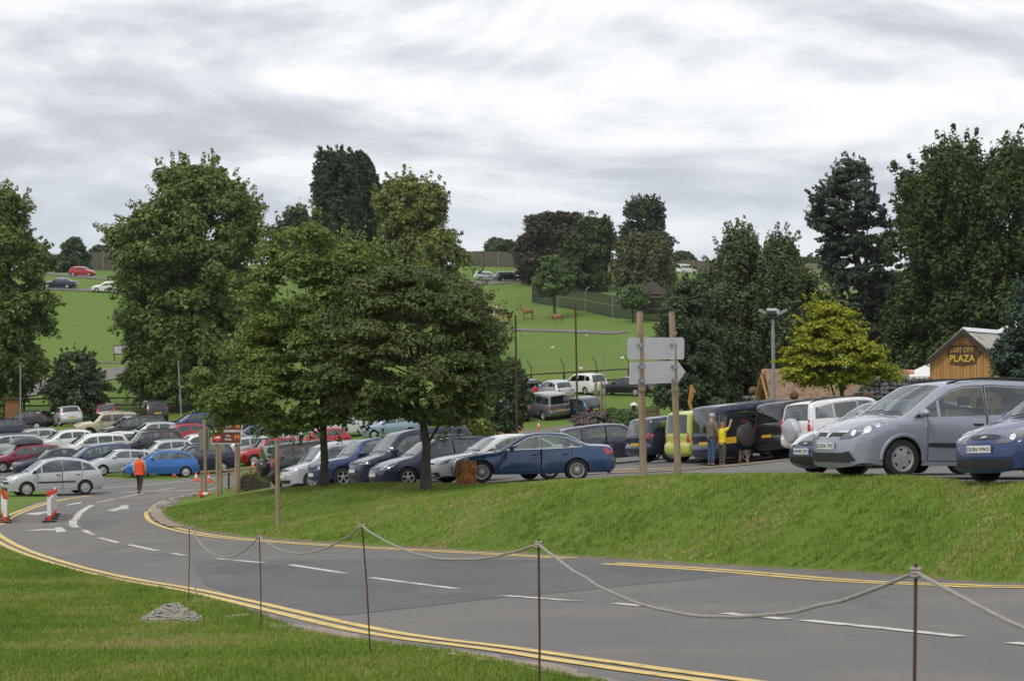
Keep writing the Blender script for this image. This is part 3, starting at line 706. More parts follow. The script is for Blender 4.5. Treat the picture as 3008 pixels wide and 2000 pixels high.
    def halfw(a, b):
        w = W/2*interp(b/Hh, zf, wf)
        w = w*interp(a/L, [0, .025, .06, .12, .20, .30, .75, .90, .97, 1.0], [.70, .82, .90, .955, .985, 1, 1, .975, .93, .88])
        d = np.minimum(seg_dist(a, b, sil), rr); q = 1-d/rr
        return w-rr*(1-np.sqrt(np.clip(1-q*q, 0, 1)))*0.9
    yy = halfw(vv[:, 0], vv[:, 1])
    cen = np.array([[vv[i] for i in f] for f in tris]).mean(1)
    cls = np.zeros(len(tris), int)
    for j, d in enumerate(doors):
        cls[inside(cen[:, 0], cen[:, 1], d)] = -1
    for j, d in enumerate(din): cls[inside(cen[:, 0], cen[:, 1], d)] = 200+j
    for j, w_ in enumerate(wins): cls[inside(cen[:, 0], cen[:, 1], w_)] = 100+j
    V3 = [(wx(a), y_, b) for (a, b), y_ in zip(vv, yy)]
    V3 += [(p[0], -p[1], p[2]) for p in V3]; nv = len(vv)
    # wrap-over strip: bumper, bonnet, windscreen, roof, tailgate
    yf = [-1, -.965, -.91, -.6, -.3, 0, .3, .6, .91, .965, 1] if lod <= 1 else [-1, -.9, -.45, 0, .45, .9, 1]
    sx = np.array([p[0] for p in sil]); sz = np.array([p[1] for p in sil]); hw = halfw(sx, sz)
    crown = {}
    def cr(i):
        if i < nf-1: return 0.075
        if i < i_w: return 0.035
        if i == i_w: return 0.06
        if i < i_r: return 0.03
        if i == i_r: return 0.05
        return 0.06
    cv = np.array([cr(i) for i in idx]); cv = np.convolve(np.pad(cv, 3, 'edge'), np.ones(7)/7, 'valid')
    tx = np.gradient(sx); tz = np.gradient(sz); ln = np.hypot(tx, tz)+1e-9; nx, nz = -tz/ln, tx/ln     # outward (nose: -x)
    base = len(V3); WR = []
    for i in range(len(sil)):
        for f in yf:
            c = cv[i]*(1-abs(f)**2.2)
            WR.append((wx(sx[i]+nx[i]*c), hw[i]*f, sz[i]+nz[i]*c))
    m_ = len(yf); strips = []
    for i in range(len(sil)-1):
        for j in range(m_-1):
            q = (i*m_+j, i*m_+j+1, (i+1)*m_+j+1, (i+1)*m_+j)
            k = 0; mid = (yf[j]+yf[j+1])/2
            if idx[i] == i_w and abs(mid) < .92: k = 1
            if idx[i] == i_r and abs(mid) < .92: k = 2
            if o.get('roof') and i_w < idx[i] < i_r: k = 3
            strips.append((q, k))
    def emit(nm, faces, m, parent=root):
        if not faces: return None
        used = sorted({i for f in faces for i in f}); mp = {a: b for b, a in enumerate(used)}
        src = V3+WR
        ob = pyobj(nm, [src[i] for i in used], [tuple(mp[i] for i in f) for f in faces], m, parent)
        me = ob.data; bm = bmesh.new(); bm.from_mesh(me); bmesh.ops.remove_doubles(bm, verts=bm.verts, dist=2e-4); bmesh.ops.recalc_face_normals(bm, faces=bm.faces); bm.to_mesh(me); bm.free()
        set_smooth(me, 38)
        return ob
    def flip(f): return tuple(i+nv for i in reversed(f))
    bf = [f for f, c in zip(tris, cls) if c == 0]; body = bf+[flip(f) for f in bf]+[tuple(i+base for i in q) for q, k in strips if k == 0]
    allf = [tuple(f) for f in tris]+[flip(f) for f in tris]+[tuple(i+base for i in q) for q, k in strips]
    emit('body', body, pm)
    ws = emit('windscreen', [tuple(i+base for i in q) for q, k in strips if k == 1], M_glass)
    emit('rear_window', [tuple(i+base for i in q) for q, k in strips if k == 2], M_glass if not o.get('tint') else MATS.get('tinted') or mat('tinted', (0.01, 0.011, 0.012), 0.05, coat=1))
    emit('roof', [tuple(i+base for i in q) for q, k in strips if k == 3], paint('black', PC['black']))
    for s in (0, 1):
        for j in range(len(wins)):
            f = [f for f, c in zip(tris, cls) if c == 100+j]; emit('side_window', f if s == 0 else [flip(q) for q in f], M_glass)
        for j in range(len(doors)):
            f = [f for f, c in zip(tris, cls) if c == 200+j]
            dob = emit('door', f if s == 0 else [flip(q) for q in f], pm)
            if dob is None: continue
            xh = max(p[0] for p in doors[j] if p[1] < Hh*.62)-0.20; zh = Hh*(.545 if kind != 'sedan' else .555); sg = 1 if s == 0 else -1
            yh = float(halfw(np.array([xh]), np.array([zh]))[0])
            MB().box((wx(xh), sg*(yh+0.012), zh), (0.19, 0.03, 0.035)).build('handle', M_blk if o.get('dark_handles', True) else pm, dob)
    bvh = BVHTree.FromPolygons([Vector(p) for p in V3+WR], allf)
    # underbody and wheel housings
    b = MB(); xf, xr = wx(t['wb'][0]*L), wx(t['wb'][1]*L)
    b.box((0, 0, zb+0.06), (L*0.93, W*0.80, 0.10))
    for cx in (xf, xr):
        pr = [(ra*math.cos(a), ra*math.sin(a)) for a in np.linspace(-0.1, math.pi+0.1, 12)]
        for sg in (-1, 1):
            Vq = [(cx+p[0], sg*W*0.47, wr+p[1]) for p in pr]+[(cx+p[0], sg*W*0.30, wr+p[1]) for p in pr]; n = len(pr)
            b.add(Vq, [(i, i+1, i+1+n, i+n) for i in range(n-1)]+[tuple(range(n, 2*n))])
    b.build('underbody', M_under, root)
    # cabin: floor tub, dashboard, seats
    if lod <= 2:
        b = MB(); bz = DLO[0][1]
        b.box((wx(.60*L), 0, bz*0.55), (L*.62, W*0.80, bz*0.55)); b.box((wx(.30*L), 0, bz*0.80), (L*.10, W*0.80, bz*.34))
        for xs in ((.50, .70) if lod <= 1 else (.5, .7)):
            for sg in (-1, 1):
                b.box((wx(xs*L), sg*W*0.21, bz*0.98), (0.13, W*0.26, bz*0.42), Matrix.Rotation(R(-14), 3, 'Y'))
                b.box((wx(xs*L)-0.10, sg*W*0.21, bz*1.30), (0.09, 0.24, 0.16))
        b.build('interior', M_seat, root)
    # wheels
    tm, rm, bd = wheel_meshes(wheels, lod); tw = 0.225 if lod <= 2 else 0.2
    for cx, fr in ((xf, 1), (xr, 0)):
        for sg in (1, -1):
            wl = mobj('wheel', tm, root, (cx, sg*(W/2*0.965-tw*0.42), wr)); wl.scale = (wr, tw*1.05, wr)
            wl.rotation_euler = (0, 0, (0 if sg > 0 else math.pi)+(R(steer) if fr else 0))
            rim = mobj('rim', rm, wl)
            if o.get('dark_rims'): rim.data = rm.copy() if False else rm
            if lod <= 1: mobj('brake_disc', bd, wl)
    def cast(p, d):
        hit = bvh.ray_cast(Vector(p), Vector(d).normalized()); return hit[0], hit[1]
    def decal(nm, poly, org, ux, uz, d, m, parent=root, liftd=0.008, stp=0.07, ext=0.0):
        ux, uz, d, org = Vector(ux), Vector(uz), Vector(d).normalized(), Vector(org); dn = []
        for i_, p_ in enumerate(poly):
            q_ = poly[(i_+1) % len(poly)]; k_ = max(1, int(math.dist(p_, q_)/stp)); dn += [(p_[0]+(q_[0]-p_[0])*j_/k_, p_[1]+(q_[1]-p_[1])*j_/k_) for j_ in range(k_)]
        poly = dn
        n = len(poly); a = [Vector(p) for p in poly]; px = np.array(poly)
        gx, gz = np.meshgrid(np.arange(px[:, 0].min(), px[:, 0].max(), stp), np.arange(px[:, 1].min(), px[:, 1].max(), stp)); gx, gz = gx.ravel(), gz.ravel()
        if len(gx):
            k = inside(gx, gz, poly) & (seg_dist(gx, gz, poly, True) > stp*.3); a += [Vector(p) for p in zip(gx[k], gz[k])]
        q = delaunay_2d_cdt(a, [(i, (i+1) % n) for i in range(n)], [], 1, 1e-5)
        V, ok = [], []
        for p in q[0]:
            hp, hn = cast(org+ux*p.x+uz*p.y, d)
            ok.append(hp is not None); V.append((hp-d*liftd) if hp is not None else Vector((0, 0, 0)))
        F = [tuple(f) for f in q[2] if all(ok[i] for i in f)]
        if not F: return None
        used = sorted({i for f in F for i in f}); mp = {b_: c_ for c_, b_ in enumerate(used)}
        return pyobj(nm, [V[i] for i in used], [tuple(mp[i] for i in f) for f in F], m, parent, True)
    stp = 0.06 if lod == 0 else (0.09 if lod == 1 else 0.16)
    zl = o.get('lz', .475)*Hh
    # headlamps
    shape = o.get('lamp', 'swept')
    polys = {'swept': [(-.25, -.07), (.0, -.09), (.20, -.03), (.30, .10), (.12, .085), (-.10, .03)], 'round': [(.13*math.cos(a), .115*math.sin(a)) for a in np.linspace(0, 2*math.pi, 14, endpoint=False)],
             'oval': [(.20*math.cos(a), .12*math.sin(a)+.06*math.cos(a)) for a in np.linspace(0, 2*math.pi, 14, endpoint=False)], 'box': [(-.20, -.08), (.20, -.07), (.22, .08), (-.20, .075)], 'leaf': [(-.30, -.12), (-.12, -.11), (.10, -.03), (.30, .13), (.26, .17), (.05, .11), (-.16, .01)], 'slim': [(-.28, -.035), (.0, -.07), (.26, -.035), (.30, .06), (.0, .06), (-.26, .04)]}
    A = R(38); lsc = o.get('lscale', 1.12); polys[shape] = [(a*lsc, b*lsc) for a, b in polys[shape]]
    for sg in (1, -1):
        d = (-math.cos(A), -sg*math.sin(A), 0); ux = (-math.sin(A), sg*math.cos(A), 0)
        org = Vector((L/2*0.93, sg*W/2*o.get('lx', .74), zl))-Vector(d)*1.2
        hl = decal('headlight', polys[shape], org, ux, (0, 0, 1), d, o.get('lampmat', M_lamp), stp=stp)
        if lod == 0 and hl is not None:
            for cx_, cz_, r0 in [(q1*lsc, q2*lsc, q3*lsc) for q1, q2, q3 in o.get('bulbs', [(-.08, -.035, .04), (.10, .01, .05), (.21, .06, .028)])]:
                decal('reflector', [(cx_+r0*math.cos(a), cz_+r0*math.sin(a)) for a in np.linspace(0, 2*math.pi, 10, endpoint=False)], org, ux, (0, 0, 1), d, M_refl, hl, 0.014, 0.03)
            if o.get('amber'): decal('indicator', [(-.17, -.115), (.17, -.085), (.14, -.14), (-.10, -.16)], org, ux, (0, 0, 1), d, M_orange, hl, 0.014, 0.03)
    # front plate, grille, lower intake
    F0 = (L/2+1.0, 0, 0); dx = (-1, 0, 0); uy, uz = (0, 1, 0), (0, 0, 1)
    def fp(nm, poly, m, lf=0.008): return decal(nm, [(a, b*Hh) for a, b in poly], F0, uy, uz, dx, m, liftd=lf, stp=stp)
    gz = o.get('gz', .455)
    gt = o.get('grille', 'wide')
    if gt == 'wide': fp('grille', [(-.42, gz-.025), (.42, gz-.025), (.46, gz+.02), (-.46, gz+.02)], M_blk)
    elif gt == 'oval': fp('grille', [(.34*math.cos(a), gz+.032*math.sin(a)) for a in np.linspace(0, 2*math.pi, 14, endpoint=False)], M_blk)
    elif gt == 'bar': fp('grille', [(-.40, gz-.035), (.40, gz-.035), (.48, gz+.025), (-.48, gz+.025)], M_blk); fp('chrome_bar', [(-.46, gz+.004), (.46, gz+.004), (.48, gz+.026), (-.48, gz+.026)], M_chrome, .014)
    elif gt == 'kidney':
        for sg in (-1, 1): fp('grille', [(sg*.02, gz-.03), (sg*.17, gz-.025), (sg*.19, gz+.03), (sg*.03, gz+.035)], M_chrome)
    if gt == 'bar':
        fp('grille_badge', [(-.10, gz+.026), (-.045, gz+.026), (0, gz-.008), (.045, gz+.026), (.10, gz+.026), (.03, gz-.045), (-.03, gz-.045)], M_chrome, .02)
        for sg in (-1, 1): fp('side_intake', [(sg*.34, .15), (sg*.72, .17), (sg*.60, .265), (sg*.40, .24)], M_blk, .012)
    if gt == 'oval' and lod == 0: fp('grille_badge', [(.07*math.cos(a), gz+.012*math.sin(a)) for a in np.linspace(0, 2*math.pi, 10, endpoint=False)], M_chrome, .016)
    fp('lower_intake', [(-.52, .155), (.52, .155), (.56, .235), (-.56, .235)] if lod else [(-.60, .15), (.60, .15), (.62, .245), (-.62, .245)], M_blk)
    if o.get('black_bumper'):
        fp('bumper_strip', [(-.66, .33), (0, .33), (.66, .33), (.66, .40), (0, .40), (-.66, .40)], M_blk, .012)
    def plate_at(front):
        zz = (o.get('pz', .315) if front else o.get('rpz', .42))*Hh
        hp, hn = cast((L/2+1 if front else -L/2-1, 0, zz), (-1 if front else 1, 0, 0))
        if hp is None: return
        s = 1 if front else -1
        pl = MB().box((0, 0, 0), (0.018, 0.52, 0.112)).build('number_plate', M_pw if front else M_py, root)
        pl.location = hp+Vector((s*0.016, o.get('rpy', 0) if not front else 0, 0)); 
        txt = plate if front else None
        if lod == 0 and front and txt: lettering('plate_letters', txt, 0.088, M_ptext, pl, (0.0105, 0, -0.031), (R(90), 0, R(90)), 0.002, 0.49)
    if lod <= 2:
        plate_at(True); plate_at(False)
    # tail lamps
    tz, tsh = o.get('tz', .60)*Hh, o.get('tail', 'tall'); A2 = R(40)
    tp = {'tall': [(-.09, -.17), (.09, -.16), (.11, .17), (-.05, .20)], 'wide': [(-.22, -.06), (.18, -.08), (.20, .10), (-.18, .08)], 'diamond': [(-.16, -.02), (.05, -.12), (.22, .02), (.0, .10)], 'high': [(-.06, -.02), (.07, -.02), (.07, .50), (-.05, .50)]}[tsh]
    for sg in (1, -1):
        d = (math.cos(A2), -sg*math.sin(A2), 0); ux = (math.sin(A2), sg*math.cos(A2), 0)
        decal('tail_light', tp, Vector((-L/2*0.95, sg*W/2*.80, tz))-Vector(d)*1.2, ux, (0, 0, 1), d, M_red, stp=stp)
    # door mirrors
    mxp = DLO[0][0]+0.16+o.get('mir', 0); mzp = DLO[0][1]+0.06
    mm = pm if o.get('body_mirrors', True) else M_blk
    for sg in (1, -1):
        yb = float(halfw(np.array([mxp]), np.array([mzp]))[0])
        b = MB(); b.ellipsoid((wx(mxp)+0.02, sg*(yb+0.13), mzp+0.02), (0.085, 0.115, 0.075), 10, 6); b.box((wx(mxp), sg*(yb+0.03), mzp-0.03), (0.06, 0.10, 0.03))
        b.build('wing_mirror', mm, root, True)
    # optional trim
    if o.get('rails'):
        for sg in (1, -1):
            pr = []
            for xx in np.linspace(wx(t['roof'][0][0]*L)-0.15, wx(t['roof'][-1][0]*L)+0.05, 10):
                hp, _ = cast((xx, sg*W*0.33, Hh+1), (0, 0, -1))
                if hp is not None: pr.append((hp.x, hp.y, hp.z+0.035))
            pr[0] = (pr[0][0], pr[0][1], pr[0][2]-0.03); pr[-1] = (pr[-1][0], pr[-1][1], pr[-1][2]-0.03)
            MB().tube(pr, 0.022, 6).build('roof_rail', M_blk, root, True)
    if o.get('strip'):
        z0 = o['strip']*Hh
        for sg in (1, -1):
            a0, a1 = wx(t['wb'][0]*L+ra+0.14), wx(t['wb'][1]*L-ra-0.08)
            decal('rub_strip', [(a1, -.035), (a0, -.035), (a0+.04, 0), (a0, .035), (a1, .035)], (0, sg*2, z0), (1, 0, 0), (0, 0, 1), (0, -sg, 0), M_blk, liftd=0.014, stp=0.15)
    if o.get('chrome_dlo'):
        for sg in (1, -1):
            ring_ = inset(DLO, -0.012)
            pr = [(wx(a), sg*(float(halfw(np.array([a]), np.array([b_]))[0])+0.004), b_) for a, b_ in ring_]
            MB().tube(pr+[pr[0]], 0.013, 5, False).build('window_trim', M_chrome, root)
    if o.get('sills'):
        for sg in (1, -1):
            a0, a1 = wx(t['wb'][0]*L+ra), wx(t['wb'][1]*L-ra)
            decal('sill_cladding', [(a1, -.02), (a0, -.02), (a0, .10), (a1, .10)], (0, sg*2, zb+0.03), (1, 0, 0), (0, 0, 1), (0, -sg, 0), M_blk, liftd=0.012, stp=0.2)
    if o.get('arches'):
        for cx in (t['wb'][0]*L, t['wb'][1]*L):
            for sg in (1, -1):
                pr = []
                for a in np.linspace(-0.05, math.pi+0.05, 14):
                    ax_, az_ = cx+ra*1.05*math.cos(a), wr+ra*1.05*math.sin(a)
                    pr.append((wx(ax_), sg*(float(halfw(np.array([ax_]), np.array([az_]))[0])+0.0), az_))
                MB().tube(pr, 0.035, 6).build('arch_trim', pm if o['arches'] == 'body' else M_blk, root, True)
    if o.get('spare'):
        sc_ = o['spare']; hp, _ = cast((-L/2-1, o.get('spy', 0), Hh*.50), (1, 0, 0))
        b = MB(); b.lathe([(0.001, -.13), (.26, -.13), (.33, -.11), (.36, -.06), (.365, .10)], 28, axis='X'); sp = b.build('spare_wheel', paint(sc_, PC[sc_]) if sc_ in PC else M_blk, root, True)
        sp.location = (hp.x-0.10, o.get('spy', 0), Hh*.50)
    if lod <= 1 and ws is not None:
        for yy0 in (-.45, .12):
            i0 = wx(t['bonnet'][-1][0]*L)
            pr = []
            for q_ in np.linspace(0, 1, 5):
                hp, hn = cast((i0-0.03-0.05*q_, yy0+0.5*q_, Hh+1), (0, 0, -1))
                if hp is not None: pr.append(hp+Vector((0.01, 0, 0.02)))
            if len(pr) > 2: MB().tube(pr, 0.008, 4).build('wiper', M_blk, root)
    if o.get('open_boot'):
        tx_, tz_ = wx(t['roof'][-1][0]*L), t['roof'][-1][1]*Hh
        b = MB(); b.box((-0.45, 0, 0), (0.9, W*0.70, 0.06), None); bo = b.build('boot_lid', M_blk if lod > 1 else pm, root); bo.location = (tx_, 0, tz_); bo.rotation_euler = (0, R(-12), 0)
    return root
def lettering(nm, txt, size, m, parent, loc, rot, ext=0.004, width=None, align='CENTER', shear=0):
    cu = bpy.data.curves.new(nm, 'FONT'); cu.body = txt; cu.size = size; cu.align_x = align; cu.extrude = ext; cu.offset = size*0.012
    cu.resolution_u = 2
    tmp = bpy.data.objects.new(nm, cu); COL.objects.link(tmp)
    dg = bpy.context.evaluated_depsgraph_get(); me = bpy.data.meshes.new_from_object(tmp.evaluated_get(dg)); bpy.data.objects.remove(tmp)
    me.materials.clear(); me.materials.append(m)
    ob = mobj(nm, me, parent, loc, rot)
    if width:
        w = max(v.co.x for v in me.vertices)-min(v.co.x for v in me.vertices)
        if w > 1e-6: ob.scale = (width/w, 1, 1)
    return ob
# ------------------------------------------------------------------ all the vehicles
GF = 'cars on the grass crest'; GB = 'cars nose-out behind the young maples'; GR = 'cars with their backs to the upper lane'
car('mpv', 0, 0, 202, 'lilac', 'blue-grey silver people carrier with black roof rails and dark rubbing strip, parked on the bank', 0, wheels='six', xy=(7.72, 36.4), L=4.72, W=1.87, H=1.725, wr=.338, lamp='leaf', plate='DS56 TPZ', rails=True, strip=.335, grille='bar', lampmat=M_lampdark, lscale=1.35, arches='body', lz=.475, tz=.6, group=GF, gz=.445)
car('hatch', 0, 0, 210, 'blue', 'dark blue hatchback with oval grille parked in front of the blue-grey people carrier', 0, wheels='five', xy=(9.1, 32.8), L=4.1, W=1.76, H=1.52, wr=.32, lamp='leaf', plate='DU06 VWO', grille='oval', gz=.47, lampmat=M_lampdark, lscale=1.3, lz=.50, pz=.345, group=GF)
car('ka', 0, 0, 203, 'blue', 'small rounded blue car with clear oval headlight and amber indicator', 0, xy=(7.4, 40.2), L=3.8, W=1.72, H=1.45, plate='W408 ZFS', lamp='oval', lscale=1.15, amber=True, lz=.49, grille='oval', gz=.42, bulbs=[(0, 0, .07)], group=GF)
car('hatch', 2655, 47.5, 205, 'white', 'white small car mostly hidden behind the small rounded blue car', 1, group=GF)
car('sedan', 1568, 61.2, 181, 'bmw', 'metallic blue saloon with chrome window surround and many-spoked wheels', 1, wheels='multi', chrome_dlo=True, grille='kidney', lamp='slim', tail='wide', tz=.60, group=GB)
car('sedan', 1475, 63.8, 203, 'white', 'pale silver-white saloon between the blue saloon and a dark blue estate', 1, lamp='slim', grille='bar', group=GB, tail='wide')
car('estate', 1292, 67.2, 206, 'navy', 'dark navy estate car with roof rails and five-spoke alloys beside the second maple', 1, rails=True, lamp='swept', group=GB)
car('smallvan', 1212, 71.4, 206, 'navy', 'tall dark blue van-like car with dark side windows', 1, lamp='box', group=GB, H=1.86, L=4.3, body_mirrors=False)
car('suv', 1090, 74.0, 205, 'blue', 'blue upright off-road car with square black grille', 1, lamp='box', grille='wide', group=GB, wheels='five', H=1.66)
car('smallvan', 988, 77.5, 206, 'silver', 'silver-white tall hatchback with white wheel trims', 1, lamp='oval', group=GB, H=1.66, wheels='six')
car('jeep', 930, 83.0, 28, 'green', 'dark green off-road car seen from behind with a black spare wheel cover', 1, spare='black', group=GB, tint=True, H=1.75, L=4.4, W=1.8, rpy=.45)
# lane of cars beyond the upper car park road
car('estate', 1800, 76.5, 4, 'plum', 'dark plum estate car side-on behind the metallic blue saloon', 1, group=GR)
car('suv', 0, 0, 28, 'navy', 'navy crossover with bright rear light and many-spoked alloys', 1, xy=(6.3, 72.6), wheels='ten', group=GR, H=1.6, tail='diamond', tz=.60, sills=True, tint=True)
car('smallvan', 0, 0, 29, 'lime', 'lime yellow small van-like car with black lower bumpers', 1, xy=(7.36, 70.7), group=GR, H=1.74, L=3.97, tail='tall', tz=.5, tint=True)
car('van', 0, 0, 28, 'navy', 'dark navy passenger van with tall tinted rear doors', 1, xy=(8.6, 68.95), name='parked_van', cat='van', group=GR, tail='tall', tz=.45, tint=True, rpz=.38)
shogun = car('jeep', 0, 0, 28, 'dgrey', 'charcoal off-road car with its side-hinged rear door swung open', 1, xy=(10.4, 67.1), group=GR, H=1.85, tint=True, arches='dark')
car('suv', 0, 0, 27, 'white', 'white off-road car with silver spare wheel cover and red rear light', 1, xy=(10.5, 63.0), spare='silver', group=GR, tail='tall', tz=.56, rails=True, L=4.2, H=1.70)
def rear_door():
    # swung-open tailgate of the charcoal off-roader
    M = shogun.matrix_world
    d = empty('rear_door'); d.parent = shogun; d.location = (-2.28, 0.84, 0.42); d.rotation_euler = (0, 0, 0)
    for k in ('label', 'category'):
        if k in d: del d[k]
    b = MB(); b.prism([(0, 0), (0, .62), (.06, 1.22), (1.30, 1.22), (1.40, .62), (1.40, 0)], -0.05, 0.05, 'XZ')
    mp = paint('dgrey', PC['dgrey'])
    o = b.build('door_panel', mp, d); o.rotation_euler = (0, 0, R(182))
    b = MB(); b.prism([(.10, .66), (.15, 1.14), (1.22, 1.14), (1.30, .66)], -0.062, 0.062, 'XZ'); b.build('door_glass', mat('tinted', (0.01, 0.011, 0.012), 0.05, coat=1), o)
    b = MB(); b.box((1.02, 0.06, .36), (.50, .02, .20)); q = b.build('number_plate', M_py, o)
    b = MB(); b.lathe([(0.001, .10), (.28, .10), (.34, .08), (.37, .03), (.375, -.10)], 28, c=(.40, 0.10, .46), axis='Y'); b.build('spare_wheel', mat('grey_cover', (0.06, 0.062, 0.06), 0.5, var=.2), o, True)
    b = MB(); b.box((.40, 0.06, .93), (.16, .03, .045)); b.build('brake_light', M_red, o)
rear_door()
# car in the lane
car('picasso', 155, 91.0, 206, 'silver', 'silver rounded people carrier driving out past the barriers, black side strips', 1, name='moving_car', wheels='six', strip=.36, black_bumper=True, body_mirrors=False, sills=False, lz=.455)
# lower car park, row by row
G1 = 'front row of the lower car park'; G2 = 'second row of the lower car park'; G3 = 'third row of the lower car park'; G4 = 'cars by the post-and-rail fence'
car('hatch3', 472, 111.0, 199, 'bright', 'bright blue three-door hatchback beside the man in orange', 2, G1, wheels='ten')
car('hatch', 352, 113.0, 210, 'silver', 'silver hatchback with a wide dark front intake behind the man in orange', 2, G1, wheels='five')
car('mpv', 280, 117.0, 208, 'blue', 'dark blue people carrier between the silver hatchback and a navy saloon', 2, G1)
car('sedan', 160, 118.5, 208, 'navy', 'navy saloon parked between a maroon car and a dark blue people carrier', 2, G1)
red_box = car('estate', 72, 120.5, 207, 'maroon', 'maroon estate car carrying a grey roof box', 2, G1)
car('mpv', 578, 115.5, 200, 'navy', 'dark navy people carrier behind the wooden sign posts, next to the bright blue hatchback', 2, G1)
car('hatch', 480, 121.0, 205, 'silver', 'silver car whose roof shows just behind the bright blue hatchback', 2, G2)
car('estate', 15, 127.0, 206, 'silver', 'pale silver estate behind the maroon car with the roof box', 2, G2, rails=True)
car('hatch', 92, 131.5, 206, 'silver', 'silver small car behind the grey roof box', 2, G2)
car('hatch', 190, 129.5, 207, 'white', 'white five-door hatchback behind the navy saloon', 2, G2)
car('estate', 270, 125.5, 205, 'white', 'white estate car behind the dark blue people carrier', 2, G2)
car('hatch', 340, 127.0, 204, 'white', 'white car between the white estate and the dark grey off-roader', 2, G2)
car('suv', 432, 124.5, 204, 'dgrey', 'dark grey tall car behind the silver hatchback and the man in orange', 2, G2, tint=True)
car('hatch', 575, 124.0, 203, 'white', 'white car with a rising bonnet behind the wooden sign posts', 2, G2)
car('suv', 312, 141.5, 205, 'beige', 'beige off-road car with roof rails and dark sills', 2, G3, rails=True, arches='dark', sills=True, spare=None, tint=True)
car('mpv', 392, 138.5, 204, 'dgrey', 'dark charcoal people carrier in front of the beige off-roader', 2, G3, L=4.7, H=1.7)
car('hatch', 445, 136.0, 204, 'silver', 'silver-white hatchback between charcoal people carrier and red hatchback', 2, G3)
car('hatch3', 532, 134.0, 203, 'red', 'bright red hatchback behind the tall notice post in the lower car park', 2, G3)
car('estate', 575, 143.0, 200, 'blue', 'blue car behind the bright red hatchback', 2, G3)
car('hatch', 78, 152.0, 168, 'black', 'black rounded hatchback with a yellow rear plate under the lime tree', 2, G4, tail='tall', tz=.58)
car('hatch', 200, 151.0, 112, 'silver', 'silver hatchback seen from behind in front of the dark bush', 2, G4, tint=True)
car('hatch', 315, 158.5, 100, 'maroon', 'dark red hatchback seen from behind beside the dark bush', 2, G4)
car('mpv', 452, 156.0, 108, 'black', 'black people carrier seen from behind near the big lime trunk', 2, G4, tint=True)
car('hatch', 0, 140.0, 200, 'navy', 'dark car half out of view beside the leaning rope post', 2, G3)
G5 = 'cars seen under the young maples'
car('mini', 792, 118.5, 204, 'red', 'small red car with black roof and round headlights', 2, G5, lamp='round', lz=.56, roof=True)
car('hatch', 712, 120.5, 204, 'silver', 'silver-white car next to the small red car with black roof', 2, G5)
car('sedan', 665, 124.0, 203, 'grey', 'grey saloon behind the brown no entry sign', 2, G5)
car('hatch3', 935, 123.0, 204, 'red', 'low red hatchback between the two young maples', 2, G5)
car('hatch', 878, 130.0, 203, 'silver', 'pale silver hatchback behind the low red hatchback', 2, G5)
car('estate', 830, 134.0, 203, 'grey', 'grey estate behind the small red car with black roof', 2, G5)
car('estate', 752, 131.0, 203, 'teal', 'dark teal estate under the overhanging maple leaves', 2, G5)
car('suv', 1020, 140.0, 200, 'white', 'white tall car just seen below the maple leaves', 2, G5)
car('hatch', 1150, 137.0, 190, 'ice', 'pale ice-blue car to the left of the second maple trunk', 2, G5)
car('mpv', 735, 143.0, 200, 'ice', 'pale blue people carrier half hidden by maple leaves', 2, G5)
G6 = 'cars on grass below the field fence'
car('hatch', 1630, 156.0, 115, 'silver', 'silver hatchback with yellow plate below the field fence', 2, G6, tail='wide', tz=.55)
car('mpv', 1716, 163.0, 124, 'white', 'white people carrier with tall red rear lights below the field fence', 2, G6, tail='tall', tz=.66)
car('sedan', 1838, 161.0, 150, 'black', 'black coupe-like saloon partly behind the blank signboards', 2, G6, tail='wide')
car('estate', 1535, 159.0, 112, 'blue', 'blue estate with its black boot lid raised', 2, G6, open_boot=True)
car('jeep', 1602, 147.5, 118, 'grey', 'grey boxy off-road car with dark glass and yellow plate', 2, G6, tint=True, tail='wide', tz=.5)
car('hatch', 1706, 146.5, 122, 'teal', 'dark teal hatchback beside the grey boxy off-road car', 2, G6, tail='wide', tz=.5)
car('hatch', 1500, 147.0, 118, 'dgrey', 'dark car half hidden behind the roadside bush', 2, G6)
G7 = 'cars driving through the hill field'
car('hatch', 242, 311.0, 352, 'red', 'red hatchback driving along the top of the hill field', 3, G7, name='moving_car')
car('sedan', 176, 286.0, 176, 'navy', 'dark blue saloon on the hill road below the red hatchback', 3, G7, name='moving_car')
car('estate', 318, 283.0, 180, 'white', 'white car on the hill road disappearing behind the big lime', 3, G7, name='moving_car')
car('estate', 1431, 352.0, 8, 'silver', 'silver estate on the far field road before the timber fence', 3, G7, name='moving_car')
car('suv', 1495, 350.0, 12, 'black', 'black tall car following the silver estate on the far field road', 3, G7, name='moving_car')
car('sedan', 1535, 358.0, 5, 'green', 'dark green car beside the copper beech', 3, G7, name='moving_car')
car('smallvan', 2016, 400.0, 30, 'white', 'small white van far off between the birch and the willow', 3, G7, name='moving_car', cat='van')
car('van', 1462, 268.0, 60, 'cream', 'cream safari van in the field beside the antelopes', 3, G7, name='safari_van', cat='van', tint=True, H=2.3, flat=.8)
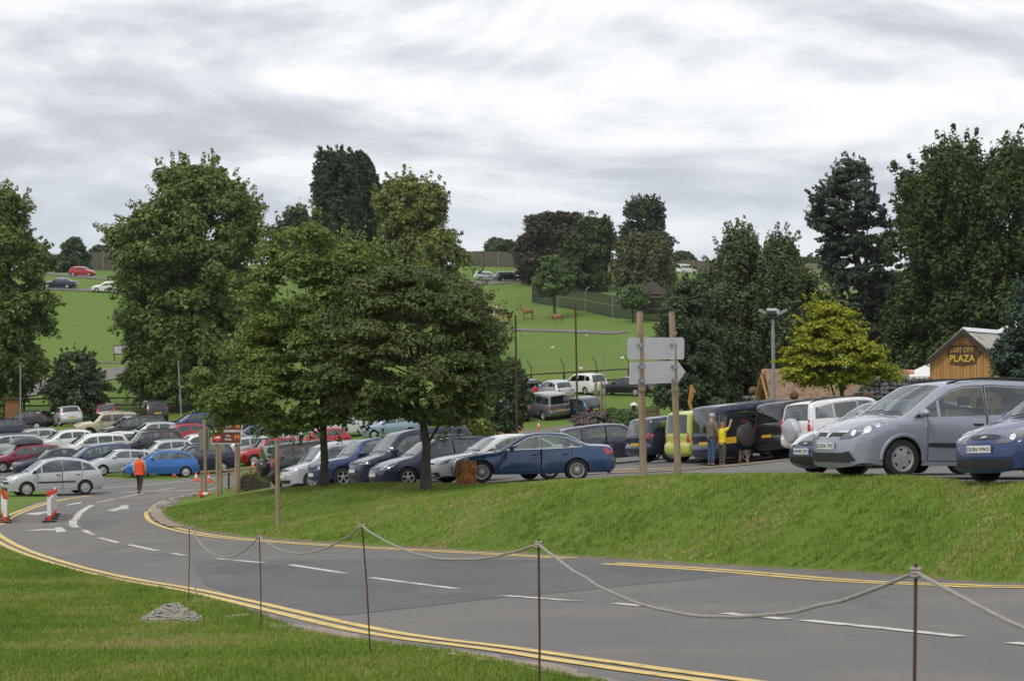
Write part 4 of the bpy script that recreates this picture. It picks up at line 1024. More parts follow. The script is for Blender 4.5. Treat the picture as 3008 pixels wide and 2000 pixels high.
# roof boxes rest on their cars
def roof_box(base, h0, label, L_=1.9, W_=.8, m=None, col=(0.10, 0.105, 0.115)):
    b = MB()
    pr = [(-.5, 0), (-.47, .15), (-.3, .30), (.1, .36), (.38, .26), (.5, .06), (.5, 0)]
    for i, wf in enumerate((1, )):
        n = len(pr); V = []
        for yf, zs in ((-1, .75), (-.85, 1), (0, 1.06), (.85, 1), (1, .75)):
            V += [(p[0]*L_, yf*W_/2, p[1]*zs*1.05) for p in pr]
        F = [(r*n+i, r*n+i+1, (r+1)*n+i+1, (r+1)*n+i) for r in range(4) for i in range(n-1)]+[tuple(range(n)), tuple(4*n+i for i in range(n))]
        b.add(V, F)
    o = b.build('roof_box', mat('roof_box_grey', col, .4, coat=.3, var=.15), None, True, 40)
    o.matrix_world = base.matrix_world @ Matrix.Translation((-0.15, 0.0, h0))
    for sx_ in (-.5, .5):
        MB().box((sx_, 0, -.03), (.05, W_*1.2, .06)).build('roof_bar', M_blk, o)
    tag(o, label, 'roof box'); return o
roof_box(red_box, TY['estate']['H']+0.06, 'grey wedge-shaped roof box on the maroon estate')
# ------------------------------------------------------------------ trees and bushes
def leaf_mat(name, dark, light, accent=None, acc=0.0, transl=0.22):
    dark = tuple(c*1.6 for c in dark); light = tuple(c*1.85 for c in light)
    m, nt, p = nodes_mat(name); N, L = nt.nodes, nt.links
    at = N.new('ShaderNodeAttribute'); at.attribute_name = 'rnd'
    tc = N.new('ShaderNodeTexCoord'); t = N.new('ShaderNodeTexNoise'); t.inputs['Scale'].default_value = 0.45; t.inputs['Detail'].default_value = 3
    L.new(tc.outputs['Object'], t.inputs['Vector'])
    ad = N.new('ShaderNodeMath'); ad.operation = 'MULTIPLY_ADD'; L.new(t.outputs['Fac'], ad.inputs[0]); ad.inputs[1].default_value = 0.8; L.new(at.outputs['Fac'], ad.inputs[2])
    mr = N.new('ShaderNodeMapRange'); L.new(ad.outputs[0], mr.inputs[0]); mr.inputs[1].default_value = 0.25; mr.inputs[2].default_value = 1.25
    rp = N.new('ShaderNodeValToRGB'); L.new(mr.outputs[0], rp.inputs[0]); e = rp.color_ramp.elements
    e[0].position = 0.1; e[0].color = (*dark, 1); e[1].position = 0.85; e[1].color = (*light, 1)
    if accent: x = e.new(1.0 - acc); x.color = (*light, 1); e[-1].position = 1.0; e[-1].color = (*accent, 1)
    L.new(rp.outputs[0], p.inputs['Base Color']); p.inputs['Roughness'].default_value = 0.6; p.inputs['Specular IOR Level'].default_value = 0.35
    tr = N.new('ShaderNodeBsdfTranslucent'); L.new(rp.outputs[0], tr.inputs[0])
    mx = N.new('ShaderNodeMixShader'); mx.inputs[0].default_value = transl; L.new(p.outputs[0], mx.inputs[1]); L.new(tr.outputs[0], mx.inputs[2])
    out = [n for n in N if n.type == 'OUTPUT_MATERIAL'][0]; L.new(mx.outputs[0], out.inputs[0])
    MATS[name] = m; return m
LM = dict(
    lime=leaf_mat('lime_leaves', (0.030, 0.055, 0.010), (0.110, 0.150, 0.032)),
    maple=leaf_mat('maple_leaves', (0.030, 0.054, 0.010), (0.118, 0.160, 0.030), (0.17, 0.115, 0.035), .12, .28),
    maple2=leaf_mat('maple_leaves_bronzed', (0.026, 0.040, 0.011), (0.078, 0.102, 0.026), (0.14, 0.085, 0.025), .16, .25),
    gold=leaf_mat('golden_maple_leaves', (0.048, 0.068, 0.006), (0.235, 0.235, 0.014), (0.34, 0.30, 0.02), .1, .30),
    conifer=leaf_mat('conifer_needles', (0.009, 0.018, 0.006), (0.030, 0.048, 0.016), transl=.08),
    pine=leaf_mat('pine_needles', (0.012, 0.022, 0.014), (0.042, 0.062, 0.036), transl=.08),
    limep=leaf_mat('pale_lime_leaves', (0.042, 0.062, 0.012), (0.135, 0.155, 0.034)),
    copper=leaf_mat('copper_beech_leaves', (0.016, 0.014, 0.008), (0.048, 0.041, 0.022), transl=.12),
    beech=leaf_mat('beech_leaves', (0.014, 0.026, 0.007), (0.052, 0.074, 0.017), transl=.2),
    birch=leaf_mat('birch_leaves', (0.024, 0.038, 0.015), (0.080, 0.098, 0.038), transl=.2),
    willow=leaf_mat('willow_leaves', (0.030, 0.042, 0.016), (0.095, 0.105, 0.042), transl=.2),
    dark=leaf_mat('dark_bush_leaves', (0.012, 0.024, 0.010), (0.050, 0.076, 0.030), transl=.15),
    mid=leaf_mat('green_bush_leaves', (0.025, 0.050, 0.014), (0.080, 0.120, 0.034), transl=.2),
    bright=leaf_mat('bright_bush_leaves', (0.050, 0.090, 0.014), (0.190, 0.210, 0.040), transl=.25),
    spruce=leaf_mat('spruce_needles', (0.012, 0.026, 0.016), (0.040, 0.066, 0.040), transl=.08),
    lavender=leaf_mat('lavender', (0.05, 0.055, 0.035), (0.16, 0.11, 0.12), transl=.1))
M_bark = mat('bark', (0.045, 0.036, 0.026), 0.9, col2=(0.095, 0.080, 0.060), scale=9, bump=.6, stretch=(1, 1, .3))
M_barkred = mat('pine_bark', (0.06, 0.035, 0.022), 0.9, col2=(0.15, 0.075, 0.045), scale=7, bump=.6, stretch=(1, 1, .3))
def rand_dirs(n, upbias=0.0):
    v = rng.normal(size=(n, 3)); v[:, 2] += upbias; return v/np.linalg.norm(v, axis=1, keepdims=True)
def leaf_mesh(name, pos, nrm, size, m, droop=0.0, aspect=0.62, tri=False):
    n = len(pos)
    t = np.cross(nrm, rng.normal(size=(n, 3))); t /= np.linalg.norm(t, axis=1, keepdims=True)+1e-9
    t[:, 2] -= droop; t /= np.linalg.norm(t, axis=1, keepdims=True)+1e-9
    b = np.cross(nrm, t); b /= np.linalg.norm(b, axis=1, keepdims=True)+1e-9
    s = (size*rng.uniform(.65, 1.35, n))[:, None]
    bend = nrm*s*0.18
    if tri:
        V = np.stack([pos-t*s*.55, pos+b*s*.5*aspect+t*s*.25-bend*.3, pos-b*s*.5*aspect+t*s*.45-bend*.3], 1).reshape(-1, 3); F = np.arange(n*3).reshape(n, 3)
    else:
        V = np.stack([pos-t*s*.5, pos+b*s*.5*aspect-bend*.3, pos+t*s*.5-bend, pos-b*s*.5*aspect-bend*.3], 1).reshape(-1, 3); F = np.arange(n*4).reshape(n, 4)
    me = mesh_np(name, V, F, m)
    a = me.attributes.new('rnd', 'FLOAT', 'FACE'); a.data.foreach_set('value', rng.uniform(0, .75, n).astype(np.float32))
    return me
def tree(name, label, Y, rows, leaf, trunk=None, style='broad', lpx=4.0, dens=1.0, clump=.16, nc=None, cat='tree', group=None, droop=0.0, shell=.55, tr=.3, squash=.7, depth=1.0, base=None, bark=None, gap=0.0, limbs=10, tufts=0):
    """rows: (v, u_left, u_right) of the crown outline in photo pixels, top to bottom, at distance Y"""
    if style == 'tier' and group: rows = [(v, (a+b)/2-(b-a)*.56, (a+b)/2+(b-a)*.56) for v, a, b in rows]
    zs = np.array([CZ-(v-V0)/FPX*Y for v, a, b in rows]); cx = np.array([X((a+b)/2, Y) for v, a, b in rows]); rd = np.array([(b-a)/2/FPX*Y for v, a, b in rows])
    o_ = np.argsort(zs); zs, cx, rd = zs[o_], cx[o_], rd[o_]
    u_t = trunk[0] if trunk else (rows[-1][1]+rows[-1][2])/2
    bx = X(u_t, Y); by = Y; bz = h(bx, by) if base is None else base
    root = empty(name, (bx, by, bz), 0, label, cat, group)
    Wm = rd.max(); rc0 = clump*2*Wm
    hgt = zs.max()-zs.min()
    if nc is None: nc = int(2.6*(hgt*np.pi*np.mean(rd))/(rc0**2*1.6)*dens)+8
    # clump centres
    zz = np.linspace(zs.min(), zs.max(), 200); rr = np.interp(zz, zs, rd); pw = rr**1.2+0.02; pw /= pw.sum()
    C = []; RC = []; ph1, ph2 = rng.uniform(0, 6, 2)
    for i in range(nc):
        z = rng.choice(zz, p=pw)+rng.uniform(-.5, .5)*hgt/200; r = np.interp(z, zs, rd); c = np.interp(z, zs, cx)
        rc = rc0*rng.uniform(.6, 1.15); rc = min(rc, max(.35*rc0, r*.9))
        a = rng.uniform(0, 2*np.pi); r *= 1+.09*math.sin(a*2+ph1+z*1.1*6/Wm)+.08*math.sin(a*3+ph2-z*9/Wm)
        rho = max(0, r-rc*.55)*(shell+(1-shell)*math.sqrt(rng.uniform()))
        if rng.uniform() < .15: rho *= .5
        C.append((c+rho*math.cos(a), Y+rho*depth*math.sin(a), min(z, zs.max()-rc*squash*.8))); RC.append(rc)
    C = np.array(C); RC = np.array(RC)
    ls = lpx*(.80 if Y > 100 else .92)*Y/2043.0
    K = np.maximum(12, (dens*(5.0 if Y > 100 else 3.6)*RC**2*4/(ls**2)).astype(int)); K = np.minimum(K, 2400)
    tot = K.sum(); cap = 100000 if Y < 100 else (165000 if Y < 250 else 50000)
    if tot > cap: ls *= math.sqrt(tot/cap); K = np.maximum(8, (K*cap/tot).astype(int))
    pos, nrm = [], []
    for c, rc, k in zip(C, RC, K):
        d = rand_dirs(k, .35); rad = rc*np.where(rng.uniform(size=k) < .72, rng.uniform(.72, 1.05, k), rng.uniform(.1, .8, k))
        # lumpy clump
        lump = 1+.25*np.sin(d[:, 0]*5+c[0]*3)*np.sin(d[:, 2]*6+c[1])
        p = d*(rad*lump)[:, None]; p[:, 2] *= squash
        if style == 'weep':
            p[:, :2] *= .75; p[:, 2] = p[:, 2]*1.5-rng.uniform(0, 1.2, k)*rc*.8
        if style == 'tier':
            p[:, 2] *= .6; p[:, 2] -= .25*np.hypot(p[:, 0], p[:, 1])
        pos.append(c+p)
        q = d*.85+np.array([0, 0, .5])+rng.normal(size=(k, 3))*.38; nrm.append(q/np.linalg.norm(q, axis=1, keepdims=True))
    pos = np.concatenate(pos); nrm = np.concatenate(nrm)
    if tufts:
        # loose sprays sticking out of the outline
        k = int(len(pos)*tufts); i = rng.integers(0, len(C), k); d = rand_dirs(k, .2); out = C[i]-np.array([bx, Y, zs.mean()]); out /= np.linalg.norm(out, axis=1, keepdims=True)+1e-6
        e = C[i]+out*(RC[i]*rng.uniform(.9, 1.5, k))[:, None]+d*(RC[i]*.18)[:, None]; pos = np.r_[pos, e]; nrm = np.r_[nrm, d]
    me = leaf_mesh('crown', pos-np.array([bx, by, bz]), nrm, ls, LM[leaf], droop, tri=Y > 100, aspect=.9 if Y > 100 else .66); mobj('crown', me, root)
    # trunk and limbs
    b = MB(); ztop = zs.min()+hgt*.55; H_ = ztop-bz
    n = 7; lean = np.interp(ztop, zs, cx)-bx
    pts = [(lean*(i/n)**2+rng.normal()*.012*H_*(0 < i < n), rng.normal()*.008*H_*(0 < i < n), H_*i/n-(0.15 if i == 0 else 0)) for i in range(n+1)]
    b.tube(pts, [tr*(1.35 if i == 0 else 1-.75*i/n) for i in range(n+1)], 9)
    for i in rng.choice(len(C), min(limbs, len(C)), replace=False):
        e = C[i]-np.array([bx, by, bz]); f = rng.uniform(.35, .85); k = int(f*n); s = Vector(pts[k])
        if e[2] < s.z*.9: s = Vector(pts[max(2, min(n-1, int(e[2]/max(H_, .1)*n*.7)))])
        mid = s.lerp(Vector(e), .5)+Vector((0, 0, .06*H_)); r0 = tr*(1-.75*f)*.45
        b.tube([s, s.lerp(mid, .5), mid, Vector(e)], [r0, r0*.8, r0*.55, r0*.2], 5)
    b.build('trunk', bark or M_bark, root, True, 60)
    return root
T = tree
GL = 'big lime trees by the lower car park'; GM = 'young maples on the bank'
T('lime_tree', 'tall lime tree hanging over the black hatchback and the leaning rope post', 163, [(535, -60, 10), (600, -120, 90), (680, -150, 80), (720, -160, 125), (800, -170, 150), (900, -170, 160), (1000, -160, 140), (1090, -150, 125), (1180, -120, 60)], 'lime', (-30, 0), dens=1.25, clump=.11, tr=.5, group=GL, tufts=.05)
T('lime_tree', 'broad tall lime tree with a dark hollow under its crown behind the lower car park', 171, [(492, 590, 650), (515, 470, 690), (560, 430, 735), (620, 400, 745), (700, 330, 770), (800, 335, 775), (900, 340, 765), (1000, 350, 740), (1080, 365, 720), (1160, 400, 690)], 'lime', (590, 0), dens=1.35, clump=.105, tr=.62, group=GL, tufts=.05)
T('maple_tree', 'green young maple whose tiered crown spreads over the no entry sign', 60, [(648, 870, 960), (690, 800, 1060), (740, 770, 1115), (800, 765, 1120), (880, 740, 1120), (960, 705, 1110), (1040, 660, 1090), (1100, 610, 1060), (1160, 605, 1060), (1215, 625, 1040), (1250, 700, 980)], 'maple', (950, 0), style='tier', lpx=4.0, dens=1.3, clump=.115, tr=.135, group=GM, squash=.62, shell=.72, limbs=14, tufts=.03)
T('maple_tree', 'darker bronze-tinged young maple with the rusty drum at its foot', 57.5, [(770, 1180, 1300), (800, 1080, 1390), (850, 1000, 1385), (920, 960, 1425), (990, 935, 1455), (1060, 935, 1465), (1120, 960, 1455), (1180, 990, 1425), (1225, 1060, 1380)], 'maple2', (1252, 0), style='tier', lpx=4.0, dens=1.3, clump=.115, tr=.155, group=GM, squash=.62, shell=.72, limbs=14, tufts=.03)
T('maple_tree', 'small golden-leaved maple in front of the thatched kiosk', 79, [(878, 2370, 2450), (910, 2375, 2510), (950, 2360, 2520), (990, 2330, 2570), (1020, 2300, 2610), (1060, 2280, 2640), (1095, 2290, 2630), (1112, 2320, 2600), (1125, 2390, 2530)], 'gold', (2468, 0), style='tier', lpx=4.2, dens=1.5, clump=.10, tr=.12, squash=.6, shell=.55, limbs=12, tufts=.03)
T('ivy_clad_tree', 'dark flat-topped ivy-clad tree, the broader of two side by side on the hill', 300, [(446, 940, 1010), (470, 930, 1045), (540, 925, 1055), (640, 922, 1060), (720, 925, 1060), (790, 930, 1060)], 'conifer', None, lpx=3.6, dens=1.5, clump=.15, tr=.5, depth=.8, shell=.75, group='ivy-clad trees on the hill', tufts=.08)
T('ivy_clad_tree', 'dark pointed ivy-clad tree with a feathery edge, the slimmer of two side by side', 304, [(452, 1030, 1070), (480, 1025, 1095), (540, 1030, 1115), (620, 1035, 1122), (720, 1035, 1118), (790, 1030, 1110)], 'conifer', None, lpx=3.6, dens=1.5, clump=.10, tr=.5, depth=.8, shell=.7, group='ivy-clad trees on the hill', tufts=.12)
T('field_tree', 'dark rounded tree peeping over the green maple', 325, [(612, 850, 900), (650, 815, 915), (700, 790, 925), (760, 800, 930)], 'dark', None, lpx=3.4, dens=1.3, clump=.13, tr=.4, tufts=.04)
T('lime_tree', 'yellow-green lime with open top rising behind the bronze-tinged maple', 205, [(520, 1150, 1190), (545, 1110, 1290), (600, 1100, 1320), (660, 1105, 1325), (720, 1095, 1360), (790, 1085, 1390), (870, 1090, 1380), (950, 1120, 1350)], 'limep', (1230, 0), dens=1.05, clump=.105, tr=.45, tufts=.06)
T('field_bush', 'dark bush beside the shed at the top of the hill field', 332, [(698, 200, 230), (720, 185, 255), (760, 175, 265), (800, 160, 265)], 'dark', None, lpx=3.2, dens=1.3, clump=.16, tr=.2, cat='bush')
T('beech_tree', 'wide dark copper beech on the hill', 342, [(626, 1590, 1690), (650, 1545, 1735), (700, 1515, 1755), (760, 1510, 1750), (820, 1525, 1730)], 'copper', None, lpx=3.4, dens=1.4, clump=.11, tr=.5)
T('field_tree', 'green tree growing right of the copper beech', 330, [(640, 1700, 1790), (670, 1690, 1800), (730, 1640, 1810), (800, 1640, 1810), (845, 1660, 1800)], 'beech', None, lpx=3.4, dens=1.3, clump=.12, tr=.4, tufts=.03)
T('ivy_clad_tree', 'tall dark round-headed tree behind the drooping willow', 352, [(588, 1860, 1930), (620, 1838, 1955), (680, 1825, 1960), (740, 1815, 1985), (800, 1815, 1990)], 'conifer', None, lpx=3.4, dens=1.4, clump=.11, tr=.5, tufts=.05)
T('willow_tree', 'grey-green drooping willow beside the wire enclosure', 292, [(686, 1860, 1930), (710, 1810, 1970), (760, 1795, 1990), (820, 1790, 1995), (860, 1800, 1990)], 'willow', None, style='weep', lpx=3.4, dens=1.4, clump=.12, tr=.4)
T('field_tree', 'rounded blue-green small tree at the corner of the wire enclosure', 272, [(750, 1605, 1640), (775, 1580, 1665), (820, 1568, 1682), (865, 1575, 1680)], 'mid', None, lpx=3.2, dens=1.4, clump=.14, tr=.2)
T('field_tree', 'little leafy tree standing inside the wire enclosure', 254, [(838, 1840, 1880), (860, 1815, 1905), (890, 1805, 1912), (905, 1830, 1890)], 'mid', None, lpx=3.2, dens=1.3, clump=.15, tr=.12)
T('yew_tree', 'dark shadowy yew behind the tall sign posts', 127, [(820, 2000, 2060), (870, 1960, 2090), (950, 1930, 2110), (1030, 1935, 2130), (1110, 1930, 2140), (1190, 1910, 2150)], 'dark', None, lpx=3.6, dens=1.3, clump=.12, tr=.3, tufts=.04)
T('birch_tree', 'large grey-green weeping birch behind the floodlight', 134, [(678, 2160, 2290), (700, 2110, 2340), (760, 2080, 2365), (830, 2040, 2420), (910, 2010, 2450), (1000, 2000, 2440), (1090, 2010, 2420), (1180, 2030, 2400)], 'birch', None, style='weep', lpx=3.4, dens=1.35, clump=.085, tr=.35, tufts=.05)
T('pine_tree', 'gaunt Scots pine with two leading shoots beside the big beech', 152, [(466, 2470, 2490), (490, 2450, 2555), (540, 2430, 2570), (580, 2370, 2590), (620, 2370, 2610), (680, 2400, 2620), (760, 2410, 2630), (850, 2420, 2625), (940, 2450, 2620), (1030, 2480, 2600)], 'pine', (2560, 0), lpx=3.4, dens=.95, clump=.10, tr=.42, bark=M_barkred, squash=.45, tufts=.10, limbs=16)
T('beech_tree', 'huge dark weeping beech towering over the timber building', 143, [(414, 2760, 2830), (430, 2720, 3000), (500, 2640, 3080), (580, 2600, 3120), (680, 2610, 3150), (800, 2610, 3160), (920, 2600, 3160), (1030, 2610, 3150), (1110, 2640, 3100)], 'beech', (2840, 0), style='weep', lpx=3.6, dens=1.25, clump=.085, tr=.6, tufts=.07, limbs=16)
T('beech_tree', 'shadowed tree filling in behind the pine and the golden maple', 158, [(800, 2560, 2700), (900, 2540, 2740), (1000, 2530, 2760), (1120, 2520, 2760)], 'beech', None, style='weep', lpx=3.8, dens=1.3, clump=.13, tr=.4)
T('spruce_tree', 'blue-green spruce covering the corner of the timber building', 68, [(820, 2985, 3010), (880, 2960, 3060), (960, 2940, 3090), (1040, 2915, 3110), (1110, 2890, 3130), (1150, 2900, 3120)], 'spruce', (3010, 0), lpx=3.8, dens=1.2, clump=.13, tr=.15, squash=.5, tufts=.06)
T('dark_bush', 'large dark ragged bush behind the silver hatchback and post-and-rail fence', 162, [(1032, 200, 240), (1060, 165, 275), (1110, 145, 310), (1160, 140, 325), (1210, 150, 310)], 'dark', None, lpx=3.4, dens=1.15, clump=.12, tr=.12, cat='bush', tufts=.10)
T('roadside_bush', 'yellow-green leafy bush beside the back road', 119, [(1180, 1290, 1400), (1210, 1265, 1440), (1250, 1260, 1450), (1285, 1270, 1450)], 'bright', None, lpx=3.6, dens=1.0, clump=.12, tr=.06, cat='bush', tufts=.08)
T('roadside_bush', 'dark straggly bush with long shoots beside the thin brown pole', 124, [(1060, 1480, 1530), (1110, 1440, 1545), (1170, 1430, 1560), (1230, 1430, 1545), (1268, 1440, 1530)], 'dark', None, lpx=3.4, dens=.9, clump=.12, tr=.06, cat='bush', tufts=.16)
GT = 'clipped bushes by the brown paling fence'
T('clipped_bush', 'smaller clipped round bush beside the lavender', 118, [(1200, 1785, 1815), (1215, 1768, 1830), (1235, 1768, 1830), (1248, 1775, 1825)], 'mid', None, lpx=2.6, dens=1.6, clump=.2, tr=.05, cat='bush', group=GT, shell=.9)
T('clipped_bush', 'larger clipped round bush left of the bollard lamp', 112, [(1205, 1830, 1850), (1222, 1810, 1875), (1250, 1806, 1885), (1270, 1812, 1880)], 'mid', None, lpx=2.6, dens=1.6, clump=.2, tr=.05, cat='bush', group=GT, shell=.9)
T('lavender_clump', 'mauve lavender clump at the corner of the back road', 117, [(1212, 1700, 1780), (1235, 1685, 1810), (1262, 1690, 1800)], 'lavender', None, lpx=2.8, dens=.9, clump=.13, tr=.04, cat='bush', tufts=.2)
GH = 'small trees on the skyline'
for (lab, Y, rows, lf) in [
    ('small dark tree above the timber fence', 430, [(700, 1440, 1470), (720, 1425, 1490), (742, 1418, 1500)], 'dark'),
    ('brownish bare-topped tree above the timber fence', 436, [(705, 1472, 1500), (725, 1468, 1520), (745, 1465, 1520)], 'copper'),
    ('low hedge tree left of the weeping birch', 470, [(738, 1985, 2015), (755, 1975, 2040), (775, 1970, 2050)], 'beech'),
    ('low hedge tree right of the weeping birch', 480, [(758, 2330, 2390), (775, 2310, 2450), (792, 2300, 2470)], 'beech'),
    ('low tree over the fence beside the hill shed', 380, [(722, 285, 320), (736, 262, 345), (752, 255, 350)], 'beech')]:
    T('skyline_tree', lab, Y, rows, lf, None, lpx=3.0, dens=1.5, clump=.16, tr=.2, group=GH)
# distant wooded ridge
def ridge():
    n, k = 260, 14; V = []; 
    xs = np.linspace(-500, 2600, n)
    for j in range(k):
        t = j/(k-1)
        for i, x in enumerate(xs):
            top = 182*(0.35+0.65/(1+math.exp(-(x-560)/120)))+10*math.sin(x/170)+6*math.sin(x/61)
            V.append((x, 2700+t*700, CZ+18+(top-18)*math.sin(min(1, t*1.15)*math.pi/2)+ (random.uniform(-5, 5) if j else 0)))
    F = [(j*n+i, j*n+i+1, (j+1)*n+i+1, (j+1)*n+i) for j in range(k-1) for i in range(n-1)]
    o = mobj('distant_hill', mesh_np('distant_hill', V, F, layered_mat('far_wood_floor', [(0.03, 0.05, 0.025), ((0.015, 0.03, 0.015), .02, .4, .6, (1, 1, 1))], bump=0), True)); o['kind'] = 'structure'
    # its tree cover: one far mass of conical crowns
    m = 6500; xx = rng.uniform(150, 1500, m); tt = rng.uniform(0.05, 1, m)
    top = 182*(0.35+0.65/(1+np.exp(-(xx-560)/120)))+10*np.sin(xx/170)+6*np.sin(xx/61)
    zz = CZ+18+(top-18)*np.sin(np.minimum(1, tt*1.15)*math.pi/2); yy = 2700+tt*700
    hh = rng.uniform(13, 24, m); ww = hh*rng.uniform(.25, .4, m); V = []; F = []
    ang = np.arange(5)*2*np.pi/5
    ring = np.stack([xx[:, None]+ww[:, None]*np.cos(ang), yy[:, None]+ww[:, None]*np.sin(ang), np.repeat((zz-2)[:, None], 5, 1)+hh[:, None]*.2], -1)
    tip = np.stack([xx, yy, zz+hh], -1)[:, None]
    V = np.concatenate([ring, tip], 1).reshape(-1, 3); b = np.arange(m)[:, None, None]*6
    F = (np.array([[i, (i+1) % 5, 5] for i in range(5)])[None]+b).reshape(-1, 3)
    o = mobj('distant_wood', mesh_np('distant_wood', V, F, LM['conifer'])); o['kind'] = 'stuff'; o['label'] = 'distant conifer wood on the blue ridge'; o['category'] = 'wood'
ridge()
# ------------------------------------------------------------------ fences, signs, small things
M_iron = mat('rusty_iron', (0.05, 0.026, 0.018), 0.85, col2=(0.12, 0.055, 0.03), scale=30, metal=.2)
M_rope = mat('weathered_rope', (0.27, 0.24, 0.20), 0.95, col2=(0.44, 0.41, 0.36), scale=60, bump=.6)
M_wood = mat('weathered_post', (0.22, 0.155, 0.095), 0.85, col2=(0.36, 0.27, 0.18), scale=6, bump=.4, stretch=(1, 1, .15))
M_wooddk = mat('dark_rail', (0.045, 0.035, 0.026), 0.9, col2=(0.09, 0.07, 0.05), scale=6, stretch=(1, 1, .3))
M_pine_t = mat('honey_timber', (0.36, 0.18, 0.055), 0.75, col2=(0.50, 0.27, 0.09), scale=3, stretch=(4, 4, .35), bump=.2)
M_sign = mat('sign_back', (0.54, 0.54, 0.53), 0.45, var=.06, scale=3)
M_galv = mat('galvanised', (0.30, 0.32, 0.34), 0.5, 0.5, var=.15)
M_brown = mat('brown_sign', (0.12, 0.035, 0.012), 0.45)
M_wht = mat('white_sign', (0.72, 0.72, 0.70), 0.45)
M_redp = mat('red_plastic', (0.62, 0.035, 0.015), 0.45, var=.1)
M_whp = mat('white_plastic', (0.70, 0.68, 0.70), 0.5, var=.08)
M_cone = mat('cone_orange', (0.75, 0.10, 0.025), 0.5, var=.1)
def rope_pts(a, b, sag, n=22):
    a, b = Vector(a), Vector(b)
    return [a.lerp(b, i/n)-Vector((0, 0, 4*sag*(i/n)*(1-i/n)))+Vector((random.gauss(0, .0015), 0, random.gauss(0, .002)))*(0 < i < n) for i in range(n+1)]
posts = [(2.62, 2.9, 1.10, 0, 0), (X(2668, 6.9), 6.9, 1.06, .03, .02), (X(1582, 10.8), 10.8, 1.06, 0, .01), (X(1090, 15.6), 15.6, 1.06, -.07, 0), (X(767, 21.0), 21, 1.05, -.02, .01), (X(553, 25.8), 25.8, 1.06, .012, 0)]
labs = [None, 'thin rusty iron post carrying the lowest rope span in the foreground', 'thin rusty iron post between the long rope span and the shorter one', 'leaning thin rusty iron post in front of the road repair patch', 'thin rusty iron post beside the small drain pit', 'thin rusty iron post with a loose rope hanging beside the rope heap']
tops = []
vts = [None, 1682, 1599, 1543, 1575, 1548]
for i, (x, y, hh, lx, ly) in enumerate(posts):
    z = h(x, y); zt = (CZ-(vts[i]-V0)/FPX*y) if vts[i] else z+1.0
    tops.append(Vector((x+lx, y+ly, zt)))
    if labs[i]:
        o = MB().tube([(0, 0, -.1), (lx*.5+.006, ly*.5, (zt-z)*.5), (lx, ly, zt-z+.03)], .006, 6).build('rope_post', M_iron, None, True); o.location = (x, y, z)
        tag(o, labs[i], 'post', 'iron posts of the rope fence')
pts = []
for a, b, s in zip(tops[:-1], tops[1:], (.22, .255, .158, .195, .288)):
    p = rope_pts(a, b, s); pts += p if not pts else p[1:]
e = tops[-1]; gx, gy = e.x+.075, e.y+.02
pts += [e+Vector((.05, 0, .02)), e+Vector((.07, .01, -.05))]+[Vector((gx+.004*math.sin(k), gy, e.z-.05-(e.z-.05-h(gx, gy))*k/8)) for k in range(1, 9)]
o = MB().tube(pts, .0072, 7).build('rope', M_rope, None, True); tag(o, 'off-white rope looped from post to post along the road', 'rope')
for i, t in enumerate(tops[1:]):
    k = MB(); 
    for j in range(3): k.lathe([(.0165+.006*math.cos(a), .006*math.sin(a)) for a in np.linspace(0, 2*math.pi, 6)], 10, (t.x, t.y, t.z-.012+.012*j))
    k.build('rope_knot', M_rope, o, True)
def rope_heap():
    x, y = on_low(500, 1835); z = h(x, y); b = MB()
    for k in range(62):
        f = random.random()**.8; hh = .30*(1-f)**.8; r0 = .08+.30*f; pts = []; ph = random.uniform(0, 6); ex = random.uniform(.55, 1.0); ox, oy = random.gauss(.02, .05), random.gauss(0, .05); tl = random.uniform(-.25, .25)
        for i in range(15):
            a = ph+i/14*random.uniform(4.2, 6.3)
            px = ox+r0*math.cos(a)*(1+.12*math.sin(3*a+k)); py = oy+r0*ex*math.sin(a)
            q = math.hypot(px-.02, py*1.25); pts.append((px, py, .014+.24*max(0, 1-(q/.40)**1.4)*(.55+.45*random.random()**.5)+random.gauss(0, .010)))
        b.tube(pts, .0105, 5)
    for k in range(8): b.tube([(random.uniform(-.1, .1), random.uniform(-.1, .05), .17), (random.uniform(-.28, .28), -.18, .09), (random.uniform(-.45, .42), -.27, .014)], .0105, 5)
    b.ellipsoid((0, 0, .0), (.30, .24, .19), 14, 8, .05)
    o = b.build('rope_heap', M_rope, None, True); o.location = (x, y, z); tag(o, 'untidy heap of coiled off-white rope lying on the lawn', 'rope heap')
rope_heap()
def drain():
    x, y = on_low(735, 1822); z = h(x, y)
    r = empty('drain_pit', (x, y, z+.02), 0, 'small overgrown drain pit in the lawn edge beside the road', 'drain')
    MB().lathe([(.14, .0), (.24, .035), (.30, .03), (.36, -.02)], 20).build('pit_rim', M_kerbgravel, r, True)
    MB().lathe([(.001, .012), (.15, .012)], 14).build('pit_mud', M_soil, r)
drain()
